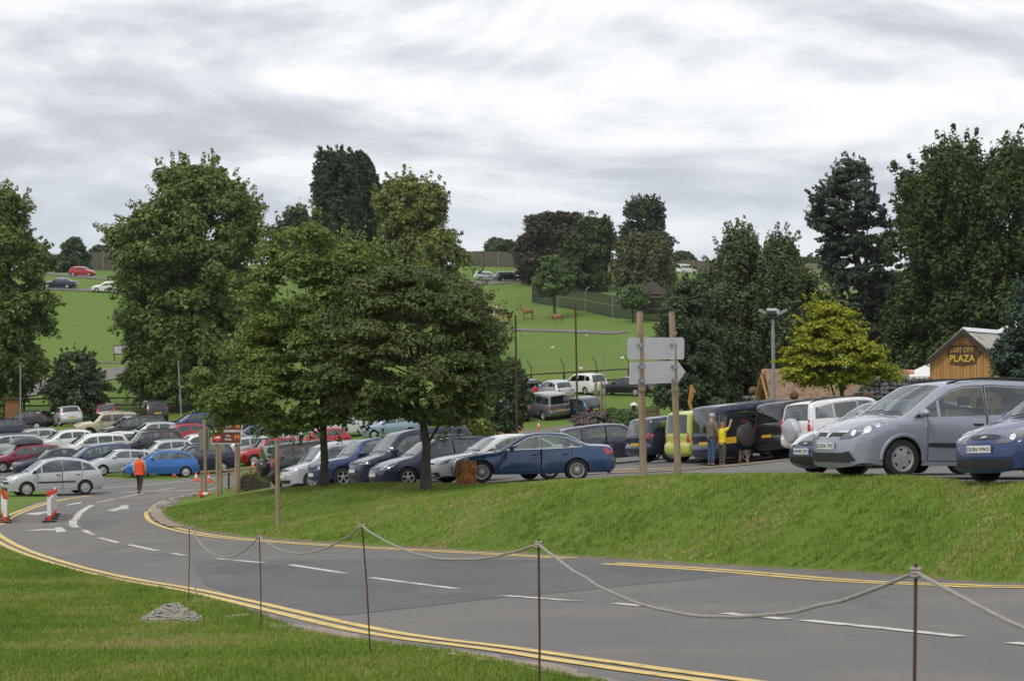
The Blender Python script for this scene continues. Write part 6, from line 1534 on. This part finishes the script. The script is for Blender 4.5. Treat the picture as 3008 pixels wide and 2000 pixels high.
def carved():
    Y = 119; x = X(2030, Y); g = h(x, Y); zt = CZ-(1130-V0)/FPX*Y-g; m = mat('carved_wood', (.30, .13, .035), .7, col2=(.45, .22, .06), scale=6)
    o = MB().tube([(0, 0, -.1), (.05, 0, zt*.3), (-.08, 0, zt*.55), (.06, 0, zt*.8), (.02, 0, zt)], [.10, .09, .12, .16, .10], 8).build('carved_post', m, None, True); o.location = (x, Y, g); tag(o, 'orange carved wooden post standing against the dark yew', 'carving')
    MB().ellipsoid((.10, -.05, zt*.82), (.18, .12, .14), 10, 6).build('carved_head', m, o, True)
carved()
def hill_shed():
    Y = 338; x0, x1 = X(95, Y), X(190, Y); w = x1-x0; g = h((x0+x1)/2, Y); r = empty('field_shed', (x0, Y, g), 0, 'low dark open-fronted shed with a pale flat roof on the hilltop', 'shed'); m = mat('shed_dark', (.03, .032, .034), .9, var=.2)
    MB().box((w/2, 2.6, 1.35), (w, .1, 2.7)).build('back_wall', m, r); MB().box((.05, 1.3, 1.35), (.1, 2.6, 2.7)).build('side_wall', m, r); MB().box((w-.05, 1.3, 1.35), (.1, 2.6, 2.7)).build('side_wall', m, r)
    MB().box((w/2, 1.2, 2.85), (w+.5, 3.4, .25)).build('roof', mat('shed_roof', (.38, .43, .38), .6, var=.1), r)
    for k in range(3): MB().box((w*(.2+.3*k), 0, 1.35), (.15, .15, 2.7)).build('post', M_wood, r)
hill_shed()
def brown_hut():
    Y = 159; x = X(36, Y); g = h(x, Y); r = empty('wooden_hut', (x, Y, g), 0, 'narrow orange-brown wooden hut under the lime tree', 'hut'); m = mat('orange_board', (.20, .085, .03), .85, col2=(.28, .13, .05), scale=4, stretch=(3, 3, .3))
    n = 8
    for k in range(n): MB().box((-.55+1.1*(k+.5)/n, 0, 1.0), (1.1/n-.01, .06, 2.0)).build('plank', m, r)
    MB().box((0, .55, 1.0), (1.06, 1.0, 1.96)).build('wall', m, r); MB().box((.1, .5, 2.06), (1.7, 1.5, .12)).build('roof', M_wooddk, r)
brown_hut()
def notice():
    Y = 213; x0 = X(336, Y); x1 = X(408, Y); w = x1-x0; g = h(x0, Y); r = empty('notice_sign', (x0, Y, g), 0, 'wide pale notice on brown posts above a line of stones in the field', 'sign'); zt = CZ-(1017-V0)/FPX*Y-g; zb_ = CZ-(1038-V0)/FPX*Y-g
    MB().box((w/2, 0, (zt+zb_)/2), (w, .06, zt-zb_)).build('sign_panel', mat('pale_notice', (.50, .47, .56), .5, var=.1), r)
    MB().box((w/2, .02, zt+.06), (w+.2, .1, .1)).build('frame', M_wooddk, r); MB().box((w/2, .02, zb_-.06), (w+.2, .1, .1)).build('frame', M_wooddk, r)
    for k in (0, w): MB().box((k, .06, zt/2), (.12, .12, zt)).build('post', mat('red_brown_post', (.10, .035, .025), .8), r)
    for k, wd in enumerate((.3, .55, .45, .6)): MB().box((w*(.2+.19*k), -.04, (zt+zb_)/2+random.uniform(-.15, .15)), (wd*.6, .01, .06)).build('print_line', M_ptext, r)
    r2 = empty('stone_edging', (x0-1.2, Y-2.5, h(x0-1.2, Y-2.5)), 0, 'row of pale stones on the field below the wide notice', 'stones'); zz = h(x0-1.2, Y-2.5)
    for k in range(26):
        xx = x0-1.2+k*.13; o = stone(r2, (xx-(x0-1.2), random.uniform(-.25, .25), h(xx, Y-2.5)-zz+.08), .16, STONES_L); 
notice()
def tip_stones():
    pts = dpts([(372, 1174), (378, 1164), (395, 1153), (420, 1146), (445, 1142), (470, 1139)]); x0, y0 = pts[0]; r = empty('rubble_edging', (x0, y0, h(x0, y0)), 0, 'low rubble stones edging the tip of the grass island', 'stones'); z0 = h(x0, y0)
    for a, b in zip(pts[:-1], pts[1:]):
        for k in range(16):
            f = random.random(); x, y = a[0]+(b[0]-a[0])*f+random.gauss(0, .12)+.15, a[1]+(b[1]-a[1])*f+random.gauss(0, .15); stone(r, (x-x0, y-y0, h(x, y)-z0+.03), random.uniform(.05, .12), STONES_L)
tip_stones()
def enclosure():
    m = bpy.data.materials.new('dark_netting'); m.use_nodes = True; nt = m.node_tree; N, L = nt.nodes, nt.links
    p = N['Principled BSDF']; p.inputs['Base Color'].default_value = (.012, .022, .020, 1); p.inputs['Roughness'].default_value = .9
    tr = N.new('ShaderNodeBsdfTransparent'); mx = N.new('ShaderNodeMixShader'); mx.inputs[0].default_value = .78; L.new(tr.outputs[0], mx.inputs[1]); L.new(p.outputs[0], mx.inputs[2]); L.new(mx.outputs[0], N['Material Output'].inputs[0])
    ln = [(1562, 300), (1640, 290), (1720, 279), (1800, 268), (1880, 258), (1970, 250)]; x0, y0 = X(*ln[0]), ln[0][1]; z0 = h(x0, y0)
    r = empty('wire_enclosure', (x0, y0, z0), 0, 'dark netted animal enclosure with crank-topped posts on the hillside', 'enclosure'); Q = []
    for u, Y in ln: x = X(u, Y); Q.append((x-x0, Y-y0, h(x, Y)-z0))
    for i, q in enumerate(Q):
        MB().tube([(q[0], q[1], q[2]-.2), (q[0], q[1], q[2]+2.7), (q[0]+.15, q[1], q[2]+3.1), (q[0]+.6, q[1], q[2]+3.4)], .06, 6).build('post', M_galv, r, True)
    for a, b in zip(Q[:-1], Q[1:]):
        pyobj('net_panel', [a, b, (b[0], b[1], b[2]+2.9), (a[0], a[1], a[2]+2.9)], [(0, 1, 2, 3)], m, r)
        MB().tube([(a[0], a[1], a[2]+1.55), (b[0], b[1], b[2]+1.55)], .045, 5).build('rail', M_wood, r, True)
    # side nets running back up the hill
    for q, dx in ((Q[0], 1.2), (Q[-1], 3.0)):
        e = (q[0]+dx, q[1]+16); ez = h(e[0]+x0, e[1]+y0)-z0
        pyobj('net_panel', [q, (e[0], e[1], ez), (e[0], e[1], ez+2.9), (q[0], q[1], q[2]+2.9)], [(0, 1, 2, 3)], m, r)
    Y = 276; x = X(1915, Y); g = h(x, Y); r = empty('animal_hut', (x, Y, g), 0, 'low brown hut with a hipped roof inside the wire enclosure', 'hut'); mb = mat('brown_hut_wall', (.06, .038, .03), .9, var=.3); mr_ = mat('brown_hut_roof', (.045, .038, .032), .9, var=.25)
    MB().box((0, 0, 1.2), (4.4, 3, 2.4)).build('wall', mb, r)
    MB().add([(-2.7, -2, 2.4), (2.7, -2, 2.4), (2.7, 2, 2.4), (-2.7, 2, 2.4), (-.2, 0, 4.2), (.2, 0, 4.2)], [(0, 1, 5, 4), (1, 2, 5), (2, 3, 4, 5), (3, 0, 4), (3, 2, 1, 0)]).build('roof', mr_, r)
    MB().box((.2, -1.54, 2.1), (2.6, .06, .22)).build('beam', M_wood, r)
enclosure()
# ------------------------------------------------------------------ tracks through the fields
def track(px, w, m=M_asphalt, name='field_road', lift=.10, edge=False):
    q = chaikin([on_low(u, v) for u, v in px], 2); V, F = ribbon(q, w, lift, S_low, step=1.5); o = pyobj(name, V, F, m); o['kind'] = 'structure'
    if edge:
        for s in (-1, 1): V, F = ribbon(offset_line(q, s*w/2), .35, lift+.02, S_low, 1.5); o = pyobj(name+'_edge', V, F, M_tan); o['kind'] = 'structure'
track([(-150, 1185), (60, 1152), (180, 1128), (300, 1104), (420, 1082), (560, 1062), (750, 1045)], 5.5, edge=True)
track([(1300, 962), (1400, 966), (1480, 969), (1600, 972), (1740, 977), (1830, 980)], 3.2)
track([(-200, 838), (100, 846), (200, 851), (340, 855), (480, 858)], 4)
track([(50, 800), (140, 806), (240, 815), (340, 822)], 3.5)
track([(1300, 838), (1395, 834), (1450, 830), (1520, 824), (1600, 818)], 6)
track([(2300, 858), (2430, 852), (2520, 848)], 4)
# ------------------------------------------------------------------ people and animals
def skin_mesh(name, verts, edges, rad, m, parent, sub=2, root=0):
    me = bpy.data.meshes.new(name); me.from_pydata([tuple(v) for v in verts], edges, []); me.update()
    o = bpy.data.objects.new(name, me); COL.objects.link(o)
    o.modifiers.new('skin', 'SKIN'); sv = me.skin_vertices[0].data
    for i, r_ in enumerate(rad): sv[i].radius = (r_, r_) if not hasattr(r_, '__len__') else r_
    sv[root].use_root = True
    s = o.modifiers.new('sub', 'SUBSURF'); s.levels = sub; s.render_levels = sub
    dg = bpy.context.evaluated_depsgraph_get(); nm = bpy.data.meshes.new_from_object(o.evaluated_get(dg)); bpy.data.objects.remove(o)
    nm.materials.clear(); nm.materials.append(m); set_smooth(nm); nm.name = name
    return mobj(name, nm, parent)
M_skin = mat('skin', (0.50, 0.28, 0.20), .55, var=.1, scale=8)
def person(label, x, y, face, S, J, top, legs, shoes, hair, sleeves=.5, leglen=1.0, vest=None, group=None, dz=0.0, bald=False):
    """J: joint overrides as fractions of height; figure faces +X, left is +Y"""
    r = empty('person', (x, y, h(x, y)+dz), R(face), label, 'person', group)
    D = dict(hipL=(0, .055, .52), hipR=(0, -.055, .52), kneeL=(.015, .058, .285), kneeR=(.015, -.058, .285), ankL=(-.01, .06, .045), ankR=(-.01, -.06, .045),
             pel=(0, 0, .545), waist=(.005, 0, .62), chest=(.005, 0, .74), neck=(-.005, 0, .835), shL=(0, .105, .80), shR=(0, -.105, .80), elL=(-.01, .125, .63), elR=(-.01, -.125, .63), wrL=(.03, .13, .485), wrR=(.03, -.13, .485), head=(.012, 0, .905), crown=(.008, 0, .965)); D.update(J)
    P3 = {k: Vector(v)*S for k, v in D.items()}
    for s in 'LR':
        a = P3['ank'+s]; P3['heel'+s] = a+Vector((-.015, 0, -.022))*S; P3['toe'+s] = a+Vector((.085, 0, -.028))*S
        w = P3['wr'+s]; d = (w-P3['el'+s]).normalized(); sd_ = Vector((0, 1 if s == 'L' else -1, 0)); f = d.cross(sd_).normalized() if d.cross(sd_).length > .1 else Vector((1, 0, 0))
        P3['palm'+s] = w+d*.05*S
        for k in range(4):
            off = f*(.017*(k-1.5))*S; ln = (.038, .044, .041, .032)[k]*S
            P3['k%d%s' % (k, s)] = P3['palm'+s]+off+d*.008*S; P3['m%d%s' % (k, s)] = P3['k%d%s' % (k, s)]+d*ln*.55-sd_*.006*S; P3['f%d%s' % (k, s)] = P3['m%d%s' % (k, s)]+d*ln*.4-sd_*.015*S
        P3['t1'+s] = w+d*.02*S-f*.022*S; P3['t2'+s] = P3['t1'+s]+d*.028*S-f*.008*S-sd_*.006*S
    RD = dict(hipL=.052, hipR=.052, kneeL=.034, kneeR=.034, ankL=.022, ankR=.022, heelL=.020, heelR=.020, toeL=.016, toeR=.016, pel=.070, waist=.068, chest=.078, neck=.032, shL=.038, shR=.038, elL=.024, elR=.024, wrL=.016, wrR=.016, palmL=.018, palmR=.018, head=.052, crown=.036)
    E = [('pel', 'waist'), ('waist', 'chest'), ('chest', 'neck'), ('neck', 'head'), ('head', 'crown')]
    for s in 'LR':
        E += [('pel', 'hip'+s), ('hip'+s, 'knee'+s), ('knee'+s, 'ank'+s), ('ank'+s, 'heel'+s), ('ank'+s, 'toe'+s), ('chest', 'sh'+s), ('sh'+s, 'el'+s), ('el'+s, 'wr'+s), ('wr'+s, 'palm'+s), ('wr'+s, 't1'+s), ('t1'+s, 't2'+s)]
        for k in range(4): E += [('palm'+s, 'k%d%s' % (k, s)), ('k%d%s' % (k, s), 'm%d%s' % (k, s)), ('m%d%s' % (k, s), 'f%d%s' % (k, s))]
    names = sorted({a for e in E for a in e}, key=lambda q: (q != 'pel', q)); ix = {n: i for i, n in enumerate(names)}
    rad = []
    for n in names:
        if n in RD: rad.append(RD[n]*S)
        else: rad.append((.0062 if n[0] in 'kmf' else .0075)*S)
    skin_mesh('body', [P3[n] for n in names], [(ix[a], ix[b]) for a, b in E], rad, M_skin, r, 1)
    def chain(nm, pts, edges, rd, m): return skin_mesh(nm, pts, edges, rd, m, r, 1)
    # clothes: a lofted torso with sleeves
    def torso(nm, m, grow, zlo, sl):
        zs_ = [zlo, .55, .60, .65, .70, .75, .79, .815, .835]; hw2 = [.098, .094, .090, .092, .100, .108, .104, .070, .040]; hd = [.072, .070, .066, .066, .070, .072, .066, .048, .038]
        b = MB(); V = []; F = []; n = 18
        for z_, a_, d_ in zip(zs_, hw2, hd):
            lo, hi = P3['pel'], P3['neck']; t_ = max(0, min(1, (z_*S-lo.z)/(hi.z-lo.z))); c_ = lo.lerp(hi, t_); g_ = grow if z_ < .80 else grow*.6
            for k in range(n):
                th = 2*math.pi*k/n; sx_, sy_ = math.cos(th), math.sin(th)
                V.append((c_.x+math.copysign(abs(sx_)**.8, sx_)*(d_+g_)*S, c_.y+math.copysign(abs(sy_)**.8, sy_)*(a_+g_)*S, z_*S))
        for r2 in range(len(zs_)-1):
            for k in range(n): F.append((r2*n+k, r2*n+(k+1) % n, (r2+1)*n+(k+1) % n, (r2+1)*n+k))
        b.add(V, F)
        if sl:
            for s in 'LR':
                pp = [P3['sh'+s]+Vector((0, -.03 if s == 'L' else .03, .004))*S, P3['sh'+s], P3['sh'+s].lerp(P3['el'+s], min(1, sl))]; rr_ = [.042*S, .044*S, .036*S]
                if sl > 1: pp.append(P3['el'+s].lerp(P3['wr'+s], sl-1)); rr_.append(.024*S)
                b.tube(pp, rr_, 10)
        return b.build(nm, m, r, True, 70)
    torso('shirt', top, 0.0, .485, sleeves)
    if vest: torso('vest', vest, .018, .475, 0)
    # trousers or shorts
    pts = [P3['pel']+Vector((0, 0, .05))*S]; ed = []; rd = [(.086*S, .070*S)]
    for s in 'LR':
        i = len(pts); k = P3['knee'+s]; a = P3['ank'+s]
        pts += [P3['hip'+s]+Vector((0, 0, -.02))*S]; ed.append((0, i)); rd.append(.062*S)
        if leglen >= 1: pts += [k, a+Vector((0, 0, .0))*S]; ed += [(i, i+1), (i+1, i+2)]; rd += [.045*S, .036*S]
        else: pts += [P3['hip'+s].lerp(k, leglen)]; ed += [(i, i+1)]; rd += [.056*S]
    chain('trousers' if leglen >= 1 else 'shorts', pts, ed, [(a, a) if not hasattr(a, '__len__') else a for a in rd], legs)
    for s in 'LR': chain('shoe', [P3['ank'+s]+Vector((0, 0, -.005))*S, P3['heel'+s], P3['toe'+s]], [(0, 1), (0, 2)], [.026*S, .026*S, .023*S], shoes)
    b = MB(); hd = P3['head']; cr_ = P3['crown']; up = (cr_-hd).normalized()
    c = hd+up*.026*S+Vector((-.010, 0, 0))*S; b.ellipsoid(c, (.056*S, .053*S, .052*S), 14, 9); b.build('hair', hair, r, True)
    f = hd+Vector((.050, 0, .002))*S
    MB().ellipsoid(f+Vector((.004, 0, -.004))*S, (.012*S, .009*S, .014*S), 8, 6).build('nose', M_skin, r, True)
    for sg in (1, -1):
        MB().ellipsoid(f+Vector((-.004, .019*sg, .014))*S, (.006*S, .009*S, .005*S), 8, 5).build('eye', M_ptext, r, True)
        MB().ellipsoid(hd+Vector((-.004, .050*sg, .004))*S, (.010*S, .008*S, .018*S), 8, 6).build('ear', M_skin, r, True)
    MB().box(f+Vector((-.003, 0, -.028))*S, (.008*S, .026*S, .005*S)).build('mouth', mat('lips', (.32, .12, .10), .6), r)
    return r, P3
M_vest = mat('orange_vest', (0.85, 0.085, 0.01), .7, var=.08, scale=5); M_cream = mat('cream_shirt', (.42, .36, .30), .85, var=.1); M_brn = mat('dark_brown_trousers', (.045, .026, .02), .9, var=.2); M_sh = mat('black_shoe', (.012, .012, .012), .5)
M_hairb = mat('brown_hair', (.05, .03, .02), .8); M_hairg = mat('grey_hair', (.42, .40, .38), .8, var=.15); M_hairs = mat('fair_hair', (.28, .17, .07), .8)
x, y = on_low(410, 1450)
person('person in an orange hi-vis vest and brown trousers walking away across the junction', x, y, 78, 1.78, dict(kneeL=(.07, .05, .285), ankL=(.05, .045, .05), kneeR=(-.02, -.05, .285), ankR=(-.11, -.045, .07), elL=(-.03, .135, .64), wrL=(.0, .13, .50), elR=(.02, -.135, .64), wrR=(.08, -.12, .51)), M_cream, M_brn, M_sh, M_hairb, 1.7, 1.0, M_vest)
M_taupe = mat('taupe_shirt', (.17, .14, .10), .9, var=.12); M_jean = mat('blue_jeans', (.035, .07, .14), .9, col2=(.07, .12, .20), scale=6); M_yel = mat('yellow_shirt', (.80, .66, .01), .8, var=.05); M_camo = mat('camouflage_cloth', (.03, .028, .022), .9, col2=(.16, .14, .12), scale=22); M_den = mat('denim_shorts', (.06, .09, .14), .9, var=.25, scale=8)
Y = 65.6; person('grey-haired person in a taupe T-shirt and jeans standing behind the navy van', X(2090, Y), Y, 25, 1.76, dict(elR=(.05, -.14, .64), wrR=(.16, -.09, .60), elL=(.0, .135, .63), wrL=(.08, .13, .52), head=(.02, -.005, .905), crown=(.02, -.005, .962)), M_taupe, M_jean, M_sh, M_hairg, .75)
Y = 65.4; person('person in a yellow T-shirt and camouflage trousers with one arm raised', X(2122, Y), Y, 30, 1.42, dict(elR=(.10, -.11, .86), wrR=(.17, -.08, .97), elL=(.02, .13, .64), wrL=(.10, .12, .56)), M_yel, M_camo, M_sh, M_hairs, .75, 1.0)
Y = 66.75; person('person in denim shorts with bare legs standing behind the open rear door', X(2186, Y), Y, 40, 1.66, dict(ankL=(-.04, .085, .045), kneeL=(.0, .075, .285), ankR=(.02, -.075, .045), elR=(.10, -.13, .66), wrR=(.22, -.10, .66), elL=(.10, .13, .66), wrL=(.22, .10, .66)), mat('dark_top', (.05, .04, .035), .9), M_den, M_sh, M_hairb, .6, .62)
Y = 154.5; person('person in a white top beside the blue estate with raised boot', X(1522, Y), Y, 60, 1.65, {}, M_wht, M_jean, M_sh, M_hairb, .7); Y = 153.6; person('person in a red top at the back of the blue estate', X(1572, Y), Y, 100, 1.55, {}, mat('red_top', (.5, .03, .03), .8), M_brn, M_sh, M_hairb, .7)
def eland(label, u, Y, face, S):
    x = X(u, Y); r = empty('antelope', (x, Y, h(x, Y)), R(face), label, 'antelope', 'antelopes grazing in the hill field')
    m = mat('tawny_hide', (.22, .105, .045), .85, col2=(.33, .17, .08), scale=2.5)
    V = dict(rump=(-.62, 0, 1.18), loin=(-.30, 0, 1.16), belly=(.05, 0, 1.10), chest=(.42, 0, 1.12), with_=(.55, 0, 1.28), neck=(.82, 0, 1.50), poll=(1.02, 0, 1.72), muzz=(1.30, 0, 1.52), tail=(-.80, 0, 1.05), tail2=(-.84, 0, .72))
    E = [('loin', 'rump'), ('loin', 'belly'), ('belly', 'chest'), ('chest', 'with_'), ('with_', 'neck'), ('neck', 'poll'), ('poll', 'muzz'), ('rump', 'tail'), ('tail', 'tail2')]; Rr = dict(rump=.27, loin=.30, belly=.33, chest=.33, with_=.26, neck=.16, poll=.115, muzz=.065, tail=.03, tail2=.03)
    for s, q in ((.14, 'L'), (-.14, 'R')):
        a = .06 if q == 'L' else -.05
        V.update({'st'+q: (-.58, s, .82), 'hk'+q: (-.70+a, s, .46), 'hf'+q: (-.64+a, s, .04), 'el'+q: (.46, s, .78), 'wr'+q: (.47-a, s, .42), 'ff'+q: (.48-a, s, .04)})
        E += [('rump', 'st'+q), ('st'+q, 'hk'+q), ('hk'+q, 'hf'+q), ('chest', 'el'+q), ('el'+q, 'wr'+q), ('wr'+q, 'ff'+q)]; Rr.update({'st'+q: .13, 'hk'+q: .06, 'hf'+q: .05, 'el'+q: .10, 'wr'+q: .055, 'ff'+q: .045})
    names = sorted(V, key=lambda q: (q != 'loin', q)); ix = {n: i for i, n in enumerate(names)}
    skin_mesh('body', [Vector(V[n])*S for n in names], [(ix[a], ix[b]) for a, b in E], [Rr[n]*S for n in names], m, r, 2)
    for sg in (1, -1):
        MB().tube([Vector((.98, .06*sg, 1.80))*S, Vector((.88, .09*sg, 2.02))*S, Vector((.72, .12*sg, 2.25))*S], [.03*S, .022*S, .008*S], 6).build('horn', M_blk, r, True)
        MB().ellipsoid(Vector((.94, .17*sg, 1.74))*S, (.05*S, .10*S, .05*S), 8, 5).build('ear', m, r, True)
eland('tawny antelope with its head raised, the larger one beside the safari van', 1549, 274, 172, 1.0); eland('tawny antelope turned towards the larger one, smaller and standing apart', 1639, 262, 165, .82)
def gull(u, v):
    x, y = on_low(u, v); r = empty('gull', (x, y, h(x, y)+.12), R(random.uniform(0, 360)), 'white gull standing on the field grass', 'bird', 'gulls on the hill field'); b = MB(); b.ellipsoid((0, 0, .12), (.24, .10, .11), 10, 7); b.ellipsoid((.20, 0, .26), (.07, .06, .07), 8, 6); b.tube([(.12, 0, .16), (.20, 0, .25)], .05, 7); b.build('body', M_wht, r, True)
    MB().tube([(.26, 0, .26), (.33, 0, .25)], [.018, .006], 5).build('beak', M_orange, r); MB().ellipsoid((-.10, 0, .17), (.22, .09, .05), 8, 5).build('wing', M_galv, r, True)
    for sg in (1, -1): MB().tube([(0, .04*sg, .05), (0, .04*sg, -.12)], .012, 5).build('leg', M_orange, r)
for q in ((1622, 1028), (1722, 993), (1826, 1059), (1708, 1090)): gull(*q)
# ------------------------------------------------------------------ turf
def turf():
    bl = MB(); me = None; V = []; F = []
    for k in range(16):
        a = random.uniform(0, 6.28); rr = .075*math.sqrt(random.random()); x, y = rr*math.cos(a), rr*math.sin(a); th = random.uniform(0, 6.28); w = random.uniform(.0035, .006); hh = random.uniform(.03, .065); lx, ly = random.gauss(0, .018), random.gauss(0, .018)
        b = len(V); dx, dy = math.cos(th)*w, math.sin(th)*w
        V += [(x-dx, y-dy, -.005), (x+dx, y+dy, -.005), (x+lx*.5+dx*.6, y+ly*.5+dy*.6, hh*.6), (x+lx*.5-dx*.6, y+ly*.5-dy*.6, hh*.6), (x+lx, y+ly, hh)]; F += [(b, b+1, b+2, b+3), (b+3, b+2, b+4)]
    m, nt, p = nodes_mat('grass_blades'); N, L = nt.nodes, nt.links
    oi = N.new('ShaderNodeObjectInfo'); geo = N.new('ShaderNodeNewGeometry'); t = N.new('ShaderNodeTexNoise'); t.inputs['Scale'].default_value = .45; t.inputs['Detail'].default_value = 5; L.new(geo.outputs['Position'], t.inputs['Vector'])
    ad = N.new('ShaderNodeMath'); ad.operation = 'MULTIPLY_ADD'; L.new(oi.outputs['Random'], ad.inputs[0]); ad.inputs[1].default_value = .35; L.new(t.outputs['Fac'], ad.inputs[2])
    rp = N.new('ShaderNodeValToRGB'); L.new(ad.outputs[0], rp.inputs[0]); e = rp.color_ramp.elements; e[0].position = .42; e[0].color = (.100, .180, .020, 1); e[1].position = .92; e[1].color = (.42, .32, .16, 1); q = e.new(.62); q.color = (.168, .260, .032, 1); q = e.new(.80); q.color = (.245, .312, .052, 1)
    L.new(rp.outputs[0], p.inputs['Base Color']); p.inputs['Roughness'].default_value = .7; p.inputs['Specular IOR Level'].default_value = .25
    tuft = pyobj('grass_tuft', V, F, m); COL.objects.unlink(tuft)
    # scatter points over the near lawn, the bank and the verges
    n = 470000; t_ = rng.uniform(0, 1, n); Yc = 5*(66/5)**t_; xx = rng.uniform(-.40, .42, n)*(Yc+1.5)
    ok = ~inside(xx, Yc, ROAD) & ~inside(xx, Yc, LOT); xx, Yc = xx[ok], Yc[ok]
    zz = H(xx, Yc)+.015
    pm_ = bpy.data.meshes.new('lawn_grass'); pm_.vertices.add(len(xx)); pm_.vertices.foreach_set('co', np.c_[xx, Yc, zz].astype(np.float32).ravel())
    a = pm_.attributes.new('sc', 'FLOAT', 'POINT'); a.data.foreach_set('value', (rng.uniform(.6, 1.25, len(xx))*np.clip(.85+Yc/90, .85, 1.2)).astype(np.float32))
    a = pm_.attributes.new('rz', 'FLOAT', 'POINT'); a.data.foreach_set('value', rng.uniform(0, 6.28, len(xx)).astype(np.float32))
    o = mobj('lawn_grass', pm_); o['kind'] = 'stuff'; o['label'] = 'short mown grass of the lawn and the bank'; o['category'] = 'grass'
    ng = bpy.data.node_groups.new('scatter_grass', 'GeometryNodeTree'); ng.interface.new_socket('Geometry', in_out='INPUT', socket_type='NodeSocketGeometry'); ng.interface.new_socket('Geometry', in_out='OUTPUT', socket_type='NodeSocketGeometry')
    gi = ng.nodes.new('NodeGroupInput'); go = ng.nodes.new('NodeGroupOutput'); ip = ng.nodes.new('GeometryNodeInstanceOnPoints'); ob = ng.nodes.new('GeometryNodeObjectInfo'); ob.inputs['Object'].default_value = tuft; ob.inputs['As Instance'].default_value = True
    s1 = ng.nodes.new('GeometryNodeInputNamedAttribute'); s1.data_type = 'FLOAT'; s1.inputs[0].default_value = 'sc'; s2 = ng.nodes.new('GeometryNodeInputNamedAttribute'); s2.data_type = 'FLOAT'; s2.inputs[0].default_value = 'rz'; cx = ng.nodes.new('ShaderNodeCombineXYZ')
    l = ng.links.new; l(gi.outputs[0], ip.inputs['Points']); l(ob.outputs['Geometry'], ip.inputs['Instance']); l(s1.outputs[0], ip.inputs['Scale']); l(s2.outputs[0], cx.inputs[2]); l(cx.outputs[0], ip.inputs['Rotation']); l(ip.outputs[0], go.inputs[0])
    md = o.modifiers.new('grass', 'NODES'); md.node_group = ng
turf()

# ------------------------------------------------------------------ air
def haze():
    o = MB().box((400, 1780, 115), (5600, 3720, 290)).build('haze', bpy.data.materials.new('haze_air')); o['kind'] = 'stuff'
    m = o.data.materials[0]; m.use_nodes = True; N, L = m.node_tree.nodes, m.node_tree.links; N.clear()
    v = N.new('ShaderNodeVolumePrincipled'); v.inputs['Color'].default_value = (.86, .93, 1, 1); v.inputs['Density'].default_value = .00008; v.inputs['Anisotropy'].default_value = .2
    v.inputs['Density Attribute'].default_value = ''; v.inputs['Color Attribute'].default_value = ''; v.inputs['Temperature Attribute'].default_value = ''; v.inputs['Blackbody Intensity'].default_value = 0
    m.cycles.homogeneous_volume = True
    out = N.new('ShaderNodeOutputMaterial'); L.new(v.outputs[0], out.inputs['Volume'])
haze()
